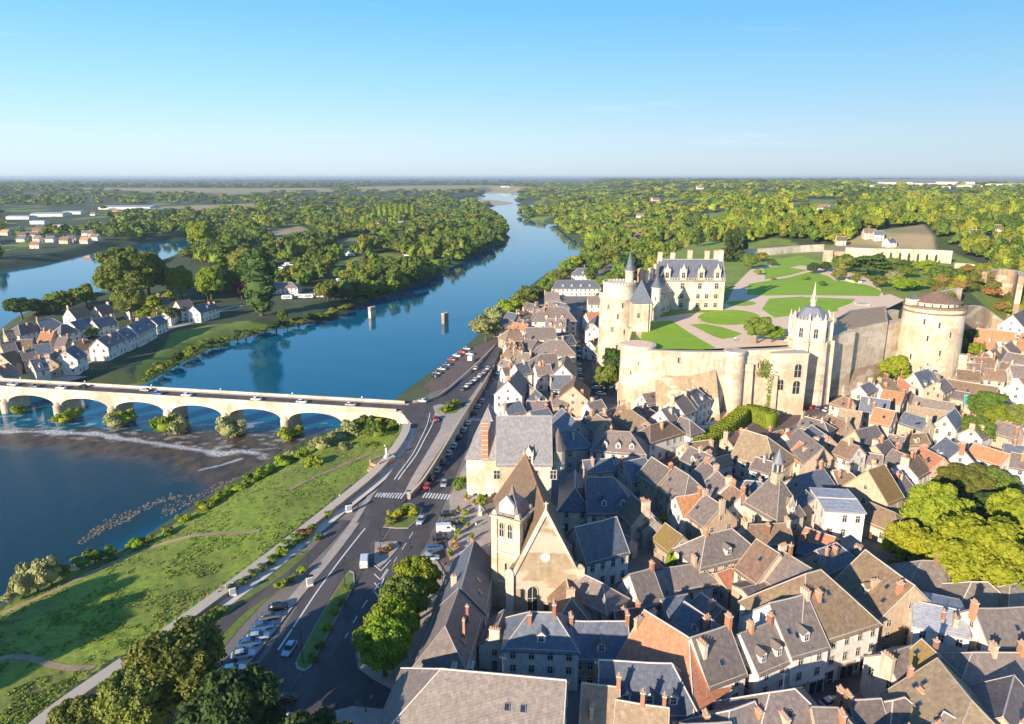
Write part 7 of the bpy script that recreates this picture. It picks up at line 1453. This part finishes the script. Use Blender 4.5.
# ================================================================ labels for houses and trees
RC=dict(slate_pale='pale-slate-roofed',slate='slate-roofed',slate_brown='grey-brown-roofed',brown_tile='brown-tiled',tan_tile='sand-tiled',orange_tile='orange-tiled',moss_tile='mossy-roofed',zinc='zinc-roofed',teal_sheet='teal-roofed')
WC=dict(plaster_cream='cream',plaster_white='white',plaster_tan='tan',plaster_grey='grey',rubble='rough stone',ashlar='stone',ashlar_pale='pale stone')
LM=[((440,650),'left of the church'),((590,640),'in front of the church'),((600,560),'right behind the church'),((600,480),'between the hall and cafe street'),((640,430),'under the squat tower'),((700,405),'along the cafe street'),((555,420),'behind the grand hall'),((540,380),'along the upper quay street'),((545,320),'in the riverside street block'),((585,290),'near the shaded town street'),((700,480),'near the tall hedge'),((760,450),'around the tan hall'),((820,430),'below the castle square'),((870,400),'under the rampart block'),((910,385),'below the great tower'),((985,350),'right of the great tower'),((1000,400),'near the teal roof'),((950,450),'north of the park'),((880,480),'between bell hall and park'),((690,520),'in lanes before the bell hall'),((740,500),'beside the bell hall'),((690,580),'in courtyards behind the shops'),((760,560),'below the bell hall'),((830,560),'right below the bell hall'),((700,660),'along the shop street'),((820,610),'in the cream shop row'),((900,570),'at the lower park edge'),((1000,590),'below the golden park tree'),((930,640),'near the pale corner building'),((1000,690),'in the bottom right corner'),((880,700),'beside the small bottom square'),((760,710),'at the bottom below the shop street'),((620,705),'at the bottom centre'),((480,720),'at the bottom left'),((30,330),'at the island tip'),((40,360),'by the island bridge end'),((85,325),'in the middle of the island village'),((130,330),'in the island quay row'),((195,308),'at the far end of the island row'),((280,285),'on the island meadow'),((400,222),'on the island clearing'),((635,235),'on the valley road'),((650,205),'far up the valley'),((812,210),'in the far hillside hamlet'),((50,245),'on the far northern embankment'),((170,216),'in the northern suburb'),((870,245),'behind the long garden wall'),((990,225),'on the right-hand far hillside'),((930,208),'in the woods beyond the vineyards'),((720,188),'far on the wooded horizon')]
num=['no','one','two','three','four','five','six']
def place(px,py): return min(LM,key=lambda q:(q[0][0]-px)**2+((q[0][1]-py)*1.3)**2)[1]
import re
from collections import defaultdict
gr=defaultdict(list)
for h in HOUSES:
    o=h['root']
    if h['label']: tag(o,h['label'],o.get('category') or 'house',None); continue
    px,py,_=proj(h['c'][0],h['c'][1],h['base']+h['he'])
    feats=[]
    if h['ch']>=1: feats.append(num[min(h['ch'],6)]+' chimney'+('s' if h['ch']>1 else ''))
    if h['dm']: feats.append(num[h['dm']]+' dormer'+('s' if h['dm']>1 else ''))
    elif h['sk']: feats.append('skylight'+('s' if h['sk']>1 else ''))
    size='small ' if h['big']<60 else 'large ' if h['big']>190 else ''
    lb=f"{size}{RC[h['roof']]} {WC[h['wall']]} house"+((' with '+' and '.join(feats)) if feats else '')+(' and hipped end' if h['hip'] and len(feats)==1 else '')+', '+place(px,py)
    gr[lb].append((px,py,h))
ordw=['first','second','third','fourth','fifth','sixth','seventh','eighth','ninth']
for lb,L in gr.items():
    L.sort(key=lambda q:q[0])
    for k,(px,py,h) in enumerate(L):
        s=lb
        if len(L)>1: s=lb+(', '+('nearer the river' if k==0 else 'farther from the river') if len(L)==2 else ', '+ordw[k]+' from the river')
        ws=s.replace(',','').split()
        if len(ws)>16: s=s.replace(' and skylights','').replace(' and skylight','')
        if len(s.split())>16: s=s.replace(' and hipped end','')
        if len(s.split())>16: s=s.replace('small ','').replace('large ','')
        if len(s.split())>16: s=re.sub(r' with \w+ chimneys?','',s).replace(' and',' with',1)
        tag(h['root'],s,'house','houses of the old town' if h['base']!=4.6 else 'houses of the island village')
used=set()
for o in list(COL.objects):
    if o.get('category')=='warehouse':
        x,y=o['_px']; o['label']=('long white' if o.children[0].dimensions.x>120 else 'white')+(' warehouse on the far plain beyond the levee, ' if x<300 else ' warehouse on the horizon beyond the right-hand hills, ')+('leftmost' if x in (22,880) else 'rightmost' if x in (150,1020) else f'{ordw[int((x if x<300 else x-870)//20)%9]} from the left'); del o['_px']
TN=dict(leaf_mid='green',leaf_yellow='golden',leaf_dark='dark green',leaf_olive='olive green',leaf_bright='bright green',leaf_pale='pale silvery',leaf_purple='purple',leaf_rust='rust-coloured')
for t,mt_,kd in TREES:
    if t.get('label'): continue
    g_=t.get('group') or 'trees'; px,py,_=proj(*t.location); 
    nm='shrub' if kd=='bush' else 'cypress' if 'cypress' in g_ else 'poplar' if kd=='poplar' else 'tree'
    base=g_.split(' ',1)
    where={'riverside trees between the car park and the water':'between the car park and the water','trees on the slope below the castle residence':'on the slope below the castle residence','clipped round bushes in the castle gardens':'in the castle gardens','autumn bushes on the castle slope':'on the steep slope right of the great tower','willow bushes at the feet of the bridge piers':'at the foot of a bridge pier','willow shrubs along the meadow bank':'on the river edge of the meadow','waterside bushes on the island bank':'at the water edge of the island','planted shrubs along the road':'in the roadside planting','thin cypresses against the long garden wall':'against the long garden wall','line of poplars on the island meadow':'in the line on the island meadow'}.get(g_)
    if where is None: where='in the '+(t.get('_reg') or g_.replace('trees of the ',''))
    if '_reg' in t: del t['_reg']
    if 'courtyards' in g_: where='in a courtyard '+place(px,py)
    size='small ' if t.dimensions.z and t.scale[2]<.55 else ''
    t['label']=f'{size}{TN[mt_]} {nm} {where}'; t['category']='shrub' if nm=='shrub' else 'tree'
# order the repeats of a label from left to right where they are few
seen=defaultdict(list)
for o in COL.objects:
    if o.parent is None and o.get('label') and not o.get('kind'): seen[o['label']].append(o)
for lb,L in seen.items():
    if 1<len(L)<=9 and len(lb.replace(',','').split())<=12:
        L.sort(key=lambda o:proj(*o.location)[0]); n=len(L)
        for k,o in enumerate(L): o['label']=lb+', '+('leftmost' if k==0 else 'rightmost' if k==n-1 else ordw[k]+' from the left')
    elif len(L)>1:
        for o in L:
            if not o.get('group'): o['group']=lb
